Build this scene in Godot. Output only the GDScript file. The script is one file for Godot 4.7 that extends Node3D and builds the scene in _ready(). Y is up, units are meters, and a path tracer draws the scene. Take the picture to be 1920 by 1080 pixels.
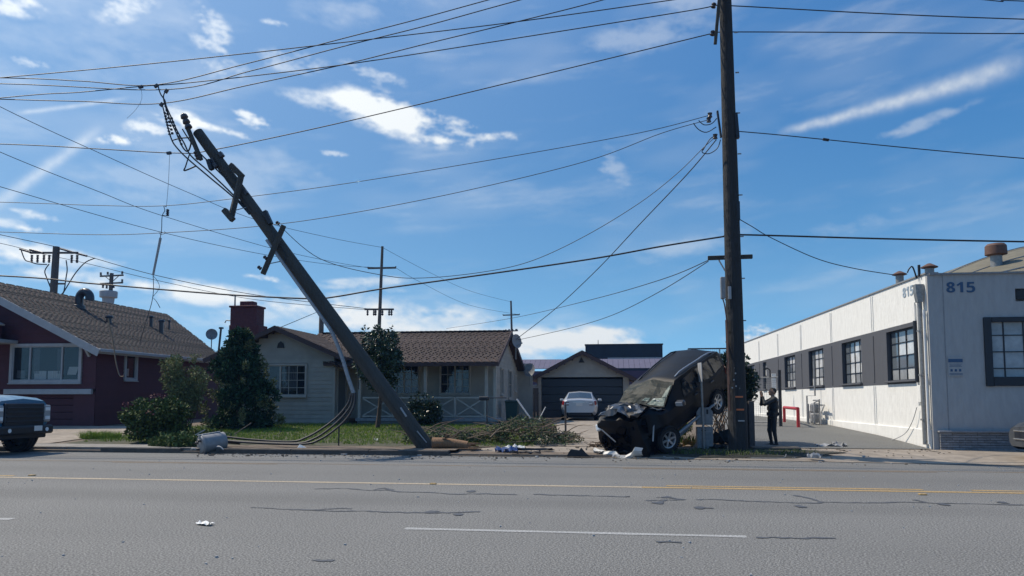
extends Node3D

# ---------------------------------------------------------------- helpers
var rng := RandomNumberGenerator.new()
var used := {}
var tex := {}
var mats := {}
var shared := {}
const GROUPS := {"utility_pole": "wooden utility poles", "power_line": "black power lines overhead", "distant_line": "thin distant power lines", "service_cable": "service cables between poles and houses",
	"communication_cable": "communication cables overhead", "loose_cable": "loose cables from the torn guard", "satellite_dish": "satellite dishes on the houses", "torn_plastic": "torn black plastic parts of the crash",
	"low_weeds": "weeds on the lawn and verge", "grey_cabinet": "grey cabinets by the sign post", "wooden_stake": "stakes around the brush pile", "broken_timber": "broken timbers near the fallen transformer",
	"yellow_part": "yellow plastic parts under the wreck", "car_wreckage": "dark wreckage by the pole foot", "sedan": "passenger cars"}

func numbered(parent: Node, called: String) -> String:
	var key := str(parent.get_instance_id()) + called
	var n: int = used.get(key, 0)
	used[key] = n + 1
	return called if n == 0 else "%s_%03d" % [called, n]

func tag(o: Node, label := "", category := "", group := "", kind := "") -> Node:
	if label: o.set_meta("label", label)
	if category: o.set_meta("category", category)
	if group: o.set_meta("group", group)
	if kind: o.set_meta("kind", kind)
	return o

func thing(called: String, label: String, category: String, at := Vector3.ZERO, turn := 0.0, group := "") -> Node3D:
	var o := Node3D.new()
	o.name = numbered(self, called)
	add_child(o, true)
	o.position = at
	o.rotation.y = turn
	tag(o, label, category, group if group else GROUPS.get(called, ""))
	return o

func mesh_of(st: SurfaceTool, m: Material) -> Mesh:
	st.set_material(m)
	return st.commit()

func put(called: String, mesh: Mesh, parent: Node = self, at := Transform3D()) -> MeshInstance3D:
	var o := MeshInstance3D.new()
	o.name = numbered(parent, called)
	o.mesh = mesh
	o.transform = at
	parent.add_child(o, true)
	return o

func obj(called: String, st: SurfaceTool, m: Material, parent: Node = self, at := Transform3D()) -> MeshInstance3D:
	return put(called, mesh_of(st, m), parent, at)

func group_node(called: String, parent: Node, at := Transform3D()) -> Node3D:
	var o := Node3D.new()
	o.name = numbered(parent, called)
	o.transform = at
	parent.add_child(o, true)
	return o

func copy_of(o: Node3D, at: Transform3D, label: String) -> Node3D:
	var base: String = o.name
	var c: Node3D = o.duplicate()
	c.name = numbered(self, base)
	add_child(c, true)
	c.transform = at
	c.set_meta("label", label)
	return c

func new_st() -> SurfaceTool:
	var st := SurfaceTool.new()
	st.begin(Mesh.PRIMITIVE_TRIANGLES)
	return st

func tri(st: SurfaceTool, a: Vector3, b: Vector3, c: Vector3, col := Color.WHITE) -> void:
	var n := (c - a).cross(b - a)
	if n.length_squared() < 1e-14: return
	n = n.normalized()
	st.set_normal(n); st.set_color(col); st.set_uv(Vector2(a.x, a.z)); st.add_vertex(a)
	st.set_normal(n); st.set_color(col); st.set_uv(Vector2(b.x, b.z)); st.add_vertex(b)
	st.set_normal(n); st.set_color(col); st.set_uv(Vector2(c.x, c.z)); st.add_vertex(c)

func quad(st: SurfaceTool, a: Vector3, b: Vector3, c: Vector3, d: Vector3, col := Color.WHITE) -> void:
	tri(st, a, b, c, col)
	tri(st, a, c, d, col)

func ntri(st: SurfaceTool, p: Array, n: Array, col := Color.WHITE) -> void:
	var out := (p[2] - p[0] as Vector3).cross(p[1] - p[0]).dot(n[0] + n[1] + n[2]) >= 0.0
	for i in ([0, 1, 2] if out else [0, 2, 1]):
		st.set_normal(n[i]); st.set_color(col); st.set_uv(Vector2(p[i].x, p[i].y)); st.add_vertex(p[i])

# a box with bevelled edges along its own axes
func box(st: SurfaceTool, c: Vector3, size: Vector3, b := Basis(), col := Color.WHITE, bev := 0.0) -> void:
	var h := size / 2.0
	if bev <= 0.0:
		var p := []
		for i in 8:
			p.append(c + b * Vector3(h.x if i & 1 else -h.x, h.y if i & 2 else -h.y, h.z if i & 4 else -h.z))
		quad(st, p[4], p[6], p[7], p[5], col); quad(st, p[1], p[3], p[2], p[0], col)
		quad(st, p[5], p[7], p[3], p[1], col); quad(st, p[0], p[2], p[6], p[4], col)
		quad(st, p[6], p[2], p[3], p[7], col); quad(st, p[0], p[4], p[5], p[1], col)
		return
	var v := func(sx: float, sy: float, sz: float, ax: int) -> Vector3:
		var q := Vector3(sx * (h.x - (0.0 if ax == 0 else bev)), sy * (h.y - (0.0 if ax == 1 else bev)), sz * (h.z - (0.0 if ax == 2 else bev)))
		return c + b * q
	for s in [-1.0, 1.0]:
		_face(st, [v.call(s, -1, -1, 0), v.call(s, 1, -1, 0), v.call(s, 1, 1, 0), v.call(s, -1, 1, 0)], c, col)
		_face(st, [v.call(-1, s, -1, 1), v.call(1, s, -1, 1), v.call(1, s, 1, 1), v.call(-1, s, 1, 1)], c, col)
		_face(st, [v.call(-1, -1, s, 2), v.call(1, -1, s, 2), v.call(1, 1, s, 2), v.call(-1, 1, s, 2)], c, col)
		for t in [-1.0, 1.0]:
			_face(st, [v.call(s, t, -1, 0), v.call(s, t, 1, 0), v.call(s, t, 1, 1), v.call(s, t, -1, 1)], c, col)
			_face(st, [v.call(s, -1, t, 0), v.call(s, 1, t, 0), v.call(s, 1, t, 2), v.call(s, -1, t, 2)], c, col)
			_face(st, [v.call(-1, s, t, 1), v.call(1, s, t, 1), v.call(1, s, t, 2), v.call(-1, s, t, 2)], c, col)
			for u in [-1.0, 1.0]:
				_face(st, [v.call(s, t, u, 0), v.call(s, t, u, 1), v.call(s, t, u, 2)], c, col)

func _face(st: SurfaceTool, p: Array, from: Vector3, col: Color) -> void:
	var n: Vector3 = (p[2] - p[0]).cross(p[1] - p[0])
	if n.dot(p[0] - from) < 0.0: p.reverse()
	for i in range(1, p.size() - 1): tri(st, p[0], p[i], p[i + 1], col)

func look(dir: Vector3, up := Vector3.UP) -> Basis:      # z along dir
	var z := dir.normalized()
	var x := up.cross(z)
	if x.length() < 0.01: x = Vector3.RIGHT.cross(z)
	x = x.normalized()
	return Basis(x, z.cross(x), z)

func bar(st: SurfaceTool, a: Vector3, b: Vector3, w: float, h: float, col := Color.WHITE, bev := 0.0, up := Vector3.UP) -> void:
	box(st, (a + b) / 2.0, Vector3(w, h, a.distance_to(b)), look(b - a, up), col, bev)

func tube(st: SurfaceTool, pts: Array, r0: float, r1 := -1.0, sides := 6, col := Color.WHITE, rough := 0.0, caps := true) -> void:
	if r1 < 0.0: r1 = r0
	var n := pts.size()
	var rings := []
	var norms := []
	var side := Vector3.ZERO
	for i in n:
		var d: Vector3 = (pts[mini(i + 1, n - 1)] - pts[maxi(i - 1, 0)]).normalized()
		if i == 0:
			side = d.cross(Vector3(0.31, 0.2, 0.93) if absf(d.dot(Vector3(0.31, 0.2, 0.93))) < 0.9 else Vector3.UP).normalized()
		else:
			side = (side - d * side.dot(d)).normalized()
		var up := d.cross(side)
		var ring := []
		var nn := []
		var r := lerpf(r0, r1, float(i) / (n - 1))
		for k in sides:
			var t := TAU * k / sides
			var o := side * cos(t) + up * sin(t)
			ring.append(pts[i] + o * r * (1.0 + (rng.randf_range(-rough, rough) if rough > 0.0 else 0.0)))
			nn.append(o)
		rings.append(ring); norms.append(nn)
	for i in n - 1:
		for k in sides:
			var k2 := (k + 1) % sides
			ntri(st, [rings[i][k], rings[i + 1][k2], rings[i + 1][k]], [norms[i][k], norms[i + 1][k2], norms[i + 1][k]], col)
			ntri(st, [rings[i][k], rings[i][k2], rings[i + 1][k2]], [norms[i][k], norms[i][k2], norms[i + 1][k2]], col)
	if caps:
		for k in range(1, sides - 1):
			_face2(st, rings[0][0], rings[0][k + 1], rings[0][k], pts[0] - pts[1], col)
			_face2(st, rings[n - 1][0], rings[n - 1][k], rings[n - 1][k + 1], pts[n - 1] - pts[n - 2], col)

# profile: Vector2(radius, height), turned about the y axis of at
func lathe(st: SurfaceTool, prof: Array, sides := 16, at := Transform3D(), col := Color.WHITE) -> void:
	for i in prof.size() - 1:
		var a: Vector2 = prof[i]
		var b: Vector2 = prof[i + 1]
		var e := b - a
		var nr := Vector2(e.y, -e.x).normalized()
		for k in sides:
			var t0 := TAU * k / sides
			var t1 := TAU * (k + 1) / sides
			var p := func(q: Vector2, t: float) -> Vector3: return at * Vector3(q.x * cos(t), q.y, q.x * sin(t))
			var m := func(t: float) -> Vector3: return (at.basis * Vector3(nr.x * cos(t), nr.y, nr.x * sin(t))).normalized()
			if a.x > 1e-5:
				ntri(st, [p.call(a, t0), p.call(b, t0), p.call(a, t1)], [m.call(t0), m.call(t0), m.call(t1)], col)
			if b.x > 1e-5:
				ntri(st, [p.call(a, t1), p.call(b, t0), p.call(b, t1)], [m.call(t1), m.call(t0), m.call(t1)], col)

# a flat outline (x, y) given depth along z, under a transform
func prism(st: SurfaceTool, poly: Array, depth: float, at := Transform3D(), col := Color.WHITE) -> void:
	var pv := PackedVector2Array(poly)
	if Geometry2D.is_polygon_clockwise(pv): pv.reverse()
	var idx := Geometry2D.triangulate_polygon(pv)
	var h := depth / 2.0
	var f := func(i: int, z: float) -> Vector3: return at * Vector3(pv[i].x, pv[i].y, z)
	for i in range(0, idx.size(), 3):
		var mid: Vector3 = at * Vector3(0, 0, 0)
		_face2(st, f.call(idx[i], h), f.call(idx[i + 1], h), f.call(idx[i + 2], h), at.basis.z, col)
		_face2(st, f.call(idx[i], -h), f.call(idx[i + 1], -h), f.call(idx[i + 2], -h), -at.basis.z, col)
	for i in pv.size():
		var j := (i + 1) % pv.size()
		var e := pv[j] - pv[i]
		var out: Vector3 = at.basis * Vector3(e.y, -e.x, 0)
		_face2(st, f.call(i, h), f.call(j, h), f.call(j, -h), out, col)
		_face2(st, f.call(i, h), f.call(j, -h), f.call(i, -h), out, col)

func _face2(st: SurfaceTool, a: Vector3, b: Vector3, c: Vector3, out: Vector3, col: Color) -> void:
	if (c - a).cross(b - a).dot(out) < 0.0: tri(st, a, c, b, col)
	else: tri(st, a, b, c, col)

func smooth_path(p: Array, n := 6) -> Array:
	var out := []
	for i in p.size() - 1:
		var a: Vector3 = p[maxi(i - 1, 0)]
		var d: Vector3 = p[mini(i + 2, p.size() - 1)]
		for k in n:
			out.append(p[i].cubic_interpolate(p[i + 1], a, d, float(k) / n))
	out.append(p[-1])
	return out

func grey(v: float) -> Color: return Color(v, v, v)

func noise_tex(key: String, freq: float, lo: float, hi: float, octaves := 4, kind := FastNoiseLite.TYPE_SIMPLEX_SMOOTH, size := 512, normal := false, bump := 2.0) -> NoiseTexture2D:
	var n := FastNoiseLite.new()
	n.seed = hash(key) % 10000
	n.noise_type = kind
	n.frequency = freq
	n.fractal_octaves = octaves
	n.fractal_gain = 0.6
	var t := NoiseTexture2D.new()
	t.width = size; t.height = size
	t.seamless = true
	t.noise = n
	if normal:
		t.as_normal_map = true
		t.bump_strength = bump
	else:
		var g := Gradient.new()
		g.set_color(0, grey(lo).linear_to_srgb())
		g.set_color(1, grey(hi).linear_to_srgb())
		t.color_ramp = g
	tex[key] = t
	return t

func mat(key: String, c: Color, rough := 0.8, t := "", scale := Vector3.ONE, bump := "", world := true, metal := 0.0, vcol := false, bump_scale := 1.0) -> StandardMaterial3D:
	var m := StandardMaterial3D.new()
	m.albedo_color = c.linear_to_srgb()
	m.roughness = rough
	m.metallic = metal
	if t: m.albedo_texture = tex[t]
	if bump:
		m.normal_enabled = true
		m.normal_texture = tex[bump]
		m.normal_scale = bump_scale
	if t or bump:
		m.uv1_triplanar = true
		m.uv1_world_triplanar = world
		m.uv1_scale = scale
	m.vertex_color_use_as_albedo = vcol
	mats[key] = m
	return m

func lot(z: float) -> float:          # height of the ground on the far side of the street
	if z > -20.75: return 0.0
	if z > -22.6: return 0.14
	if z > -27.0: return remap(z, -22.6, -27.0, 0.14, 0.34)
	if z > -33.0: return remap(z, -27.0, -33.0, 0.34, 0.49)
	if z > -38.0: return remap(z, -33.0, -38.0, 0.49, 0.52)
	return 0.52

# leaves spread through blobs: each blob is [centre, radii]; many small leaf faces with gaps
func foliage(called: String, parent: Node, blobs: Array, count: int, leaf: float, material: Material, shell := 0.55, droop := 0.0, long := 1.7, col_lo := 0.7, col_hi := 1.25) -> MultiMeshInstance3D:
	var key := "leaf%.3f_%.2f" % [leaf, long] + str(material.get_instance_id())
	if not shared.has(key):
		var st := new_st()
		var w := leaf * 0.5
		var l := leaf * long
		var u := leaf * 0.12
		tri(st, Vector3(0, 0, 0), Vector3(-w, u, l * 0.45), Vector3(0, 0, l)); tri(st, Vector3(0, 0, 0), Vector3(0, 0, l), Vector3(w, u, l * 0.45))
		shared[key] = mesh_of(st, material)
	var mm := MultiMesh.new()
	mm.transform_format = MultiMesh.TRANSFORM_3D
	mm.use_colors = true
	mm.mesh = shared[key]
	mm.instance_count = count
	var vol := 0.0
	var acc := []
	for b in blobs:
		vol += pow(b[1].x * b[1].y * b[1].z, 0.7)
		acc.append(vol)
	for i in count:
		var pick := rng.randf() * vol
		var k := 0
		while acc[k] < pick: k += 1
		var d := Vector3(rng.randfn(), rng.randfn(), rng.randfn()).normalized()
		var r := pow(rng.randf_range(shell * shell * shell, 1.0), 1.0 / 3.0)
		if rng.randf() < 0.12: r *= rng.randf_range(1.0, 1.22)
		var p: Vector3 = blobs[k][0] + d * r * blobs[k][1]
		var face := (d + Vector3(rng.randfn(), rng.randfn() - droop, rng.randfn()) * 0.75).normalized()
		var bs := look(face, Vector3(rng.randfn(), rng.randfn(), rng.randfn()).normalized())
		mm.set_instance_transform(i, Transform3D(bs.scaled(Vector3.ONE * rng.randf_range(0.6, 1.35)), p))
		var c := rng.randf_range(col_lo, col_hi)
		mm.set_instance_color(i, Color(c * rng.randf_range(0.85, 1.15), c, c * rng.randf_range(0.8, 1.1)))
	var o := MultiMeshInstance3D.new()
	o.name = numbered(parent, called)
	o.multimesh = mm
	o.set_meta("kind", "stuff")
	parent.add_child(o, true)
	return o

# ---------------------------------------------------------------- sky
var cloud_list := []
var trail_list := []
var n_wisp := FastNoiseLite.new()
var n_fine := FastNoiseLite.new()

func clouds_near(az: float) -> Array:
	return cloud_list.filter(func(c): return absf(az - c[0]) < c[8])

func sky_colour(az: float, el: float, near: Array) -> Color:
	var e := maxf(el, 0.0)
	var ra := deg_to_rad(az)
	var re := deg_to_rad(e)
	var dir := Vector3(sin(ra) * cos(re), sin(re), -cos(ra) * cos(re))
	var sun := Vector3(-0.57, 0.79, -0.22).normalized()
	var ang := rad_to_deg(acos(clampf(dir.dot(sun), -1.0, 1.0)))
	var low := exp(-e / 10.0)
	var r := lerpf(0.020, 0.270, low)
	var g := lerpf(0.130, 0.580, low)
	var b := lerpf(0.380, 0.830, low)
	var glow := clampf((84.0 - ang) / 66.0, 0.0, 1.0)
	glow = glow * glow
	r += 0.32 * glow; g += 0.39 * glow; b += 0.42 * glow
	var w := 0.0
	# thin veil of high cirrus
	var v := n_wisp.get_noise_2d(az * 0.9 + e * 0.8, e * 3.2 - az * 0.5)
	w += clampf(v * 0.55 + 0.02, 0.0, 0.4) * (0.25 + 0.5 * glow)
	var streak := n_fine.get_noise_2d(az * 0.30 + e * 0.34, e * 1.9 - az * 0.22)
	w += clampf(streak * 0.55 - 0.03, 0.0, 0.3) * (0.45 + 0.4 * glow) * clampf(0.55 + v * 1.6, 0.0, 1.0)
	for c in near:
		var dx: float = az - c[0]
		var dy: float = el - c[1]
		if absf(dy) > c[8]: continue
		var x: float = (dx * c[5] + dy * c[6]) / c[2]
		var y: float = (-dx * c[6] + dy * c[5]) / c[3]
		var d := x * x + y * y
		if d > 4.0: continue
		var k: float = c[7]
		var nz := n_fine.get_noise_2d(az * k * 0.55 + dy * k * 0.5, el * k * 1.5) + 0.4 * n_fine.get_noise_2d(az * k * 2.2 + 71.0, el * k * 4.0)
		var edge := 1.0 - sqrt(d)
		var body := clampf(edge * 0.95 + nz * 1.55 - 0.08, 0.0, 1.0)
		w += body * clampf(edge * 3.0, 0.0, 1.0) * c[4]
	for t in trail_list:
		var ab: Vector2 = t[1] - t[0]
		var q: Vector2 = Vector2(az, el) - t[0]
		var s: float = q.dot(ab) / ab.length_squared()
		if s < -0.02 or s > 1.02: continue
		var off: float = (q - ab * s).dot(ab.orthogonal().normalized()) + n_fine.get_noise_2d(s * t[5], 5.0) * t[2] * 0.22
		var wd: float = t[2] * lerpf(t[3], 1.0, s)
		var f := exp(-off * off / (wd * wd)) * clampf(s * 8.0, 0.0, 1.0) * clampf((1.02 - s) * 6.0, 0.0, 1.0)
		w += f * t[4] * (0.85 + 0.45 * n_fine.get_noise_2d(az * 4.0, el * 4.0))
	w = clampf(w, 0.0, 1.0)
	var white := lerpf(0.72, 0.96, clampf(glow * 2.0, 0.0, 1.0))
	return Color(lerpf(r, white * 0.92, w), lerpf(g, white * 0.97, w), lerpf(b, white, w))

func make_sky() -> PanoramaSkyMaterial:
	n_wisp.seed = 5; n_wisp.frequency = 0.045; n_wisp.fractal_octaves = 4
	n_fine.seed = 11; n_fine.frequency = 0.22; n_fine.fractal_octaves = 6; n_fine.fractal_gain = 0.62
	# azimuth, elevation, half width, half height, opacity, tilt, grain
	for c in [
		[-9.5, 22.0, 0.0, 0.0, 0.0, 0, 1.0],
		[-16.04, 20.82, 7.0, 1.9, 1.0, -12, 1.0], [-17.68, 21.36, 4.5, 1.2, 0.9, -14, 1.1], [-10.00, 19.54, 4.6, 0.55, 1.0, 4, 1.0], [-11.89, 20.30, 3.5, 0.8, 0.8, -12, 1.1], [-20.92, 21.40, 5.2, 0.9, 0.6, -6, 1.2], [-18.54, 23.67, 3.0, 0.8, 0.45, -12, 1.4],
		[-31.78, 18.99, 3.2, 0.95, 0.95, -22, 1.0], [-29.27, 18.82, 2.6, 0.32, 0.9, -8, 1.0], [-27.26, 19.77, 2.0, 0.6, 0.9, -14, 1.2], [-34.00, 18.46, 2.2, 0.75, 0.7, 10, 1.4], [-36.05, 17.32, 1.6, 0.42, 0.85, 8, 1.4],
		[-30.37, 25.02, 2.2, 1.6, 0.55, -55, 1.3], [-35.86, 25.63, 2.6, 1.1, 0.5, 25, 1.2], [-42.43, 24.15, 2.2, 0.8, 0.75, 5, 1.2], [-24.71, 23.99, 3.2, 1.0, 0.4, 0, 1.4], [-29.39, 22.87, 2.4, 0.8, 0.4, 0, 1.4],
		[-41.41, 21.07, 1.3, 0.35, 0.5, 0, 1.5], [-25.93, 26.30, 1.2, 0.25, 0.5, 0, 1.5], [-21.45, 18.02, 1.3, 0.25, 0.5, 0, 1.5],
		[-26.23, 8.76, 1.7, 0.28, 0.75, -4, 1.4], [-40.85, 11.81, 1.9, 0.35, 0.65, -3, 1.2], [-40.52, 10.93, 1.4, 0.3, 0.75, 0, 1.2], [-41.97, 11.09, 2.5, 0.4, 0.5, 0, 1.0],
		[-39.86, 9.29, 6.0, 0.8, 0.75, -3, 0.8], [-41.91, 9.58, 3.5, 0.9, 0.7, -5, 0.9], [-36.74, 8.16, 11.0, 1.1, 0.7, -4, 0.7], [-32.10, 7.56, 12.0, 1.0, 0.75, -5, 0.7],
		[-17.49, 7.37, 9.0, 1.3, 0.5, -6, 0.8], [-14.25, 5.81, 12.0, 1.7, 0.62, -7, 0.8], [-23.72, 5.82, 10.0, 1.6, 0.45, 0, 0.8], [-10.98, 4.00, 14.0, 1.7, 0.7, -2, 0.7], [-19.11, 8.73, 4.5, 0.5, 0.6, 5, 1.0],
		[-3.60, 4.40, 7.5, 1.5, 0.95, 0, 0.6], [0.46, 4.85, 4.0, 1.0, 0.85, 0, 0.8], [4.01, 2.32, 9.0, 1.4, 0.5, 0, 0.7],
		[10.63, 4.77, 1.5, 0.8, 0.9, 0, 1.6], [9.35, 4.38, 1.5, 0.45, 0.7, 0, 1.5],
		[4.42, 27.07, 9.0, 2.0, 0.25, 16, 0.7], [-18.61, 28.18, 8.0, 1.6, 0.2, 10, 0.7], [-38.62, 23.52, 12.0, 4.0, 0.15, 14, 0.6], [-29.89, 15.70, 12.0, 2.4, 0.2, 10, 0.6],
		[0.19, 17.13, 2.6, 1.2, 0.3, -55, 0.8], [17.19, 12.14, 6.0, 0.8, 0.2, 12, 0.8], [21.40, 18.13, 4.5, 0.55, 0.33, 13, 1.0], [6.12, 11.41, 6.0, 1.0, 0.22, 12, 0.7],
		[52, 15, 14, 3.0, 0.5, 8, 0.6], [95, 20, 18, 3.0, 0.5, -6, 0.6], [150, 12, 22, 2.6, 0.6, 3, 0.6], [-150, 16, 20, 3.0, 0.5, -4, 0.6], [-95, 12, 20, 2.5, 0.6, 5, 0.6], [-62, 10, 9, 1.6, 0.8, -4, 0.7]]:
		if c[4] > 0.0:
			cloud_list.append([c[0], c[1], c[2], c[3], c[4], cos(deg_to_rad(c[5])), sin(deg_to_rad(c[5])), c[6] * clampf(4.5 / c[2], 1.0, 3.2), 2.0 * maxf(c[2], c[3])])
	for t in [[[12.21, 18.86], [28.01, 20.79], 0.62, 0.35, 0.62, 40.0], [[-43.13, 11.86], [-37.11, 17.97], 0.30, 1.2, 0.42, 25.0], [[-42.13, 17.88], [-35.57, 20.06], 0.12, 1.0, 0.4, 20.0]]:
		trail_list.append([Vector2(t[0][0], t[0][1]), Vector2(t[1][0], t[1][1]), t[2], t[3], t[4], t[5]])
	var coarse := Image.create(640, 320, false, Image.FORMAT_RGBAF)
	coarse.fill(Color(0.24, 0.25, 0.25))
	for x in 640:
		var az := wrapf((x + 0.5) / 640.0 * 360.0, -180.0, 180.0)
		var near := clouds_near(az)
		for y in 161:
			coarse.set_pixel(x, y, sky_colour(az, 90.0 - (y + 0.5) / 320.0 * 180.0, near))
	var im := coarse
	im.resize(4096, 2048, Image.INTERPOLATE_BILINEAR)
	for x in range(-520, 335):
		var az := (x + 0.5) / 4096.0 * 360.0
		var near := clouds_near(az)
		var px := posmod(x, 4096)
		for y in range(660, 1015):
			im.set_pixel(px, y, sky_colour(az, 90.0 - (y + 0.5) / 2048.0 * 180.0, near))
	var m := PanoramaSkyMaterial.new()
	m.panorama = ImageTexture.create_from_image(im)
	return m

# ---------------------------------------------------------------- scene
func _ready() -> void:
	rng.seed = 815
	var cam := Camera3D.new()
	cam.name = "camera"
	cam.projection = Camera3D.PROJECTION_FRUSTUM
	cam.near = 0.1
	cam.far = 4000.0
	cam.size = 0.1 * 0.7714
	cam.frustum_offset = Vector2(0.0, 0.1 * 0.0734)
	cam.position = Vector3(0, 1.6, 0)
	cam.rotation_degrees = Vector3(4.3, 7.7, 0)
	add_child(cam)
	cam.current = true

	var env := Environment.new()
	env.background_mode = Environment.BG_SKY
	env.sky = Sky.new()
	env.sky.sky_material = make_sky()
	env.background_energy_multiplier = 1.2
	env.tonemap_mode = Environment.TONE_MAPPER_LINEAR
	env.tonemap_exposure = 1.0
	env.fog_enabled = true
	env.fog_density = 0.00035
	env.fog_light_color = Color(0.50, 0.72, 1.0)
	env.sdfgi_enabled = true
	env.ssao_enabled = true
	env.ssil_enabled = true
	var we := WorldEnvironment.new()
	we.name = "world_environment"
	we.environment = env
	add_child(we)

	var sun := DirectionalLight3D.new()
	sun.name = "sun"
	sun.light_color = Color(1.0, 0.95, 0.87)
	sun.light_energy = 1.42
	sun.light_angular_distance = 0.5
	sun.shadow_enabled = true
	sun.basis = look(-Vector3(0.57, -0.79, 0.22))
	add_child(sun)

	textures()
	grounds()
	red_house()
	cream_house()
	garage()
	far_buildings()
	numbered_building()
	plants()
	far_poles()
	upright_pole()
	leaning_pole()
	wires()
	wreck()
	other_cars()
	officer()
	street_things()
	debris()

func textures() -> void:
	noise_tex("mottle", 0.012, 0.62, 1.0, 5)
	noise_tex("fine", 0.09, 0.72, 1.0, 4)
	noise_tex("speck", 0.11, 0.14, 1.0, 3, FastNoiseLite.TYPE_SIMPLEX)
	noise_tex("soft", 0.006, 0.8, 1.0, 4)
	noise_tex("faint", 0.008, 0.93, 1.0, 4)
	noise_tex("stain", 0.02, 0.84, 1.0, 5)
	noise_tex("streak", 0.03, 0.5, 1.0, 5)
	noise_tex("bump", 0.03, 0, 1, 5, FastNoiseLite.TYPE_SIMPLEX_SMOOTH, 512, true, 6.0)
	noise_tex("grit", 0.2, 0, 1, 3, FastNoiseLite.TYPE_SIMPLEX, 512, true, 5.0)
	mat("asphalt", Color(0.405, 0.398, 0.375), 0.86, "speck", Vector3.ONE * 0.5, "grit", true, 0.0, true, 0.6)
	mat("old_asphalt", Color(0.34, 0.338, 0.315), 0.9, "speck", Vector3.ONE * 0.4, "grit", true, 0.0, true, 0.5)
	mat("tar", Color(0.085, 0.088, 0.095), 0.6, "fine", Vector3.ONE)
	mat("pale_yellow_paint", Color(0.80, 0.66, 0.47), 0.8, "speck", Vector3(0.3, 1, 0.8))
	mat("yellow_paint", Color(0.78, 0.53, 0.22), 0.8, "speck", Vector3(0.3, 1, 0.8))
	mat("worn_yellow", Color(0.46, 0.33, 0.20), 0.85, "speck", Vector3(0.3, 1, 0.8))
	mat("white_paint", Color(0.70, 0.70, 0.68), 0.8, "speck", Vector3(0.5, 1, 0.9))
	mat("concrete", Color(0.36, 0.335, 0.30), 0.9, "mottle", Vector3.ONE * 0.35, "grit", true, 0.0, true, 0.4)
	mat("tan_concrete", Color(0.40, 0.34, 0.275), 0.92, "mottle", Vector3.ONE * 0.3, "grit", true, 0.0, true, 0.4)
	mat("shaded_soil", Color(0.040, 0.040, 0.030), 0.95, "mottle", Vector3.ONE * 0.6, "bump")  # soil made darker still to carry the shade lying on it
	mat("kerb", Color(0.13, 0.115, 0.10), 0.9, "mottle", Vector3.ONE * 0.6, "grit")
	mat("dirt", Color(0.20, 0.155, 0.115), 0.95, "mottle", Vector3.ONE * 0.5, "bump", true, 0.0, true)
	mat("soil", Color(0.085, 0.085, 0.05), 0.95, "mottle", Vector3.ONE * 0.5, "bump")
	mat("red_siding", Color(0.085, 0.018, 0.026), 0.7, "soft", Vector3.ONE * 0.5, "", true, 0.0, true)
	mat("red_brick", Color(0.13, 0.032, 0.035), 0.8, "mottle", Vector3.ONE * 0.8, "bump")
	mat("trim", Color(0.40, 0.405, 0.41), 0.7, "soft", Vector3.ONE * 0.6)
	mat("cream", Color(0.39, 0.36, 0.31), 0.8, "soft", Vector3.ONE * 0.4, "", true, 0.0, true)
	mat("cream_trim", Color(0.44, 0.41, 0.36), 0.75, "soft", Vector3.ONE * 0.6)
	mat("shingle_grey", Color(0.075, 0.074, 0.072), 0.93, "speck", Vector3.ONE * 0.7, "grit", true, 0.0, true)
	mat("shingle_brown", Color(0.165, 0.118, 0.098), 0.93, "speck", Vector3.ONE * 0.7, "grit", true, 0.0, true)
	mat("brown_trim", Color(0.075, 0.045, 0.042), 0.8, "fine", Vector3.ONE)
	mat("glass", Color(0.02, 0.028, 0.035), 0.06)
	mats["glass"].metallic_specular = 0.7
	mat("curtain", Color(0.22, 0.23, 0.24), 0.9, "streak", Vector3(3, 0.3, 3))
	mat("paper", Color(0.62, 0.62, 0.6), 0.8)
	mat("black", Color(0.012, 0.013, 0.015), 0.6)
	mat("void_black", Color(0.004, 0.004, 0.005), 0.95)
	mats.void_black.metallic_specular = 0.1
	mat("black_frame", Color(0.012, 0.014, 0.02), 0.5)
	mat("wall_white", Color(0.87, 0.86, 0.82), 0.85, "stain", Vector3(0.5, 0.12, 0.5), "bump", true, 0.0, false, 0.15)
	mat("wall_white_shaded", Color(0.40, 0.40, 0.395), 0.85, "stain", Vector3(0.5, 0.12, 0.5), "bump", true, 0.0, false, 0.2)  # same white paint as the side wall, street-side shade put into the colour
	mat("band_grey", Color(0.088, 0.091, 0.104), 0.8, "stain", Vector3(0.5, 0.12, 0.5))
	mat("pane_pale", Color(0.78, 0.79, 0.78), 0.12, "mottle", Vector3.ONE * 0.3)
	mat("pane_grey", Color(0.40, 0.42, 0.44), 0.1, "mottle", Vector3.ONE * 0.3)
	mat("pane_dim", Color(0.12, 0.14, 0.16), 0.08)
	mat("number_blue", Color(0.035, 0.085, 0.17), 0.6)
	mat("galv", Color(0.34, 0.34, 0.33), 0.5, "mottle", Vector3.ONE * 1.5, "", true, 0.5)
	mat("grey_paint", Color(0.30, 0.305, 0.31), 0.6, "mottle", Vector3.ONE * 0.9)
	mat("pole_wood", Color(0.034, 0.035, 0.036), 0.9, "streak", Vector3(2.2, 0.12, 2.2), "bump", true, 0.0, true, 0.8)
	mat("tilt_wood", Color(0.078, 0.074, 0.064), 0.9, "streak", Vector3(2.2, 0.12, 2.2), "bump", false, 0.0, true, 0.8)
	mat("fresh_wood", Color(0.30, 0.17, 0.09), 0.9, "streak", Vector3(1.5, 0.4, 1.5), "bump", false)
	mat("far_wood", Color(0.15, 0.125, 0.10), 0.9, "streak", Vector3(1.5, 0.1, 1.5), "", true, 0.0, true)
	mat("wire", Color(0.018, 0.02, 0.024), 0.6)
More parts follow.
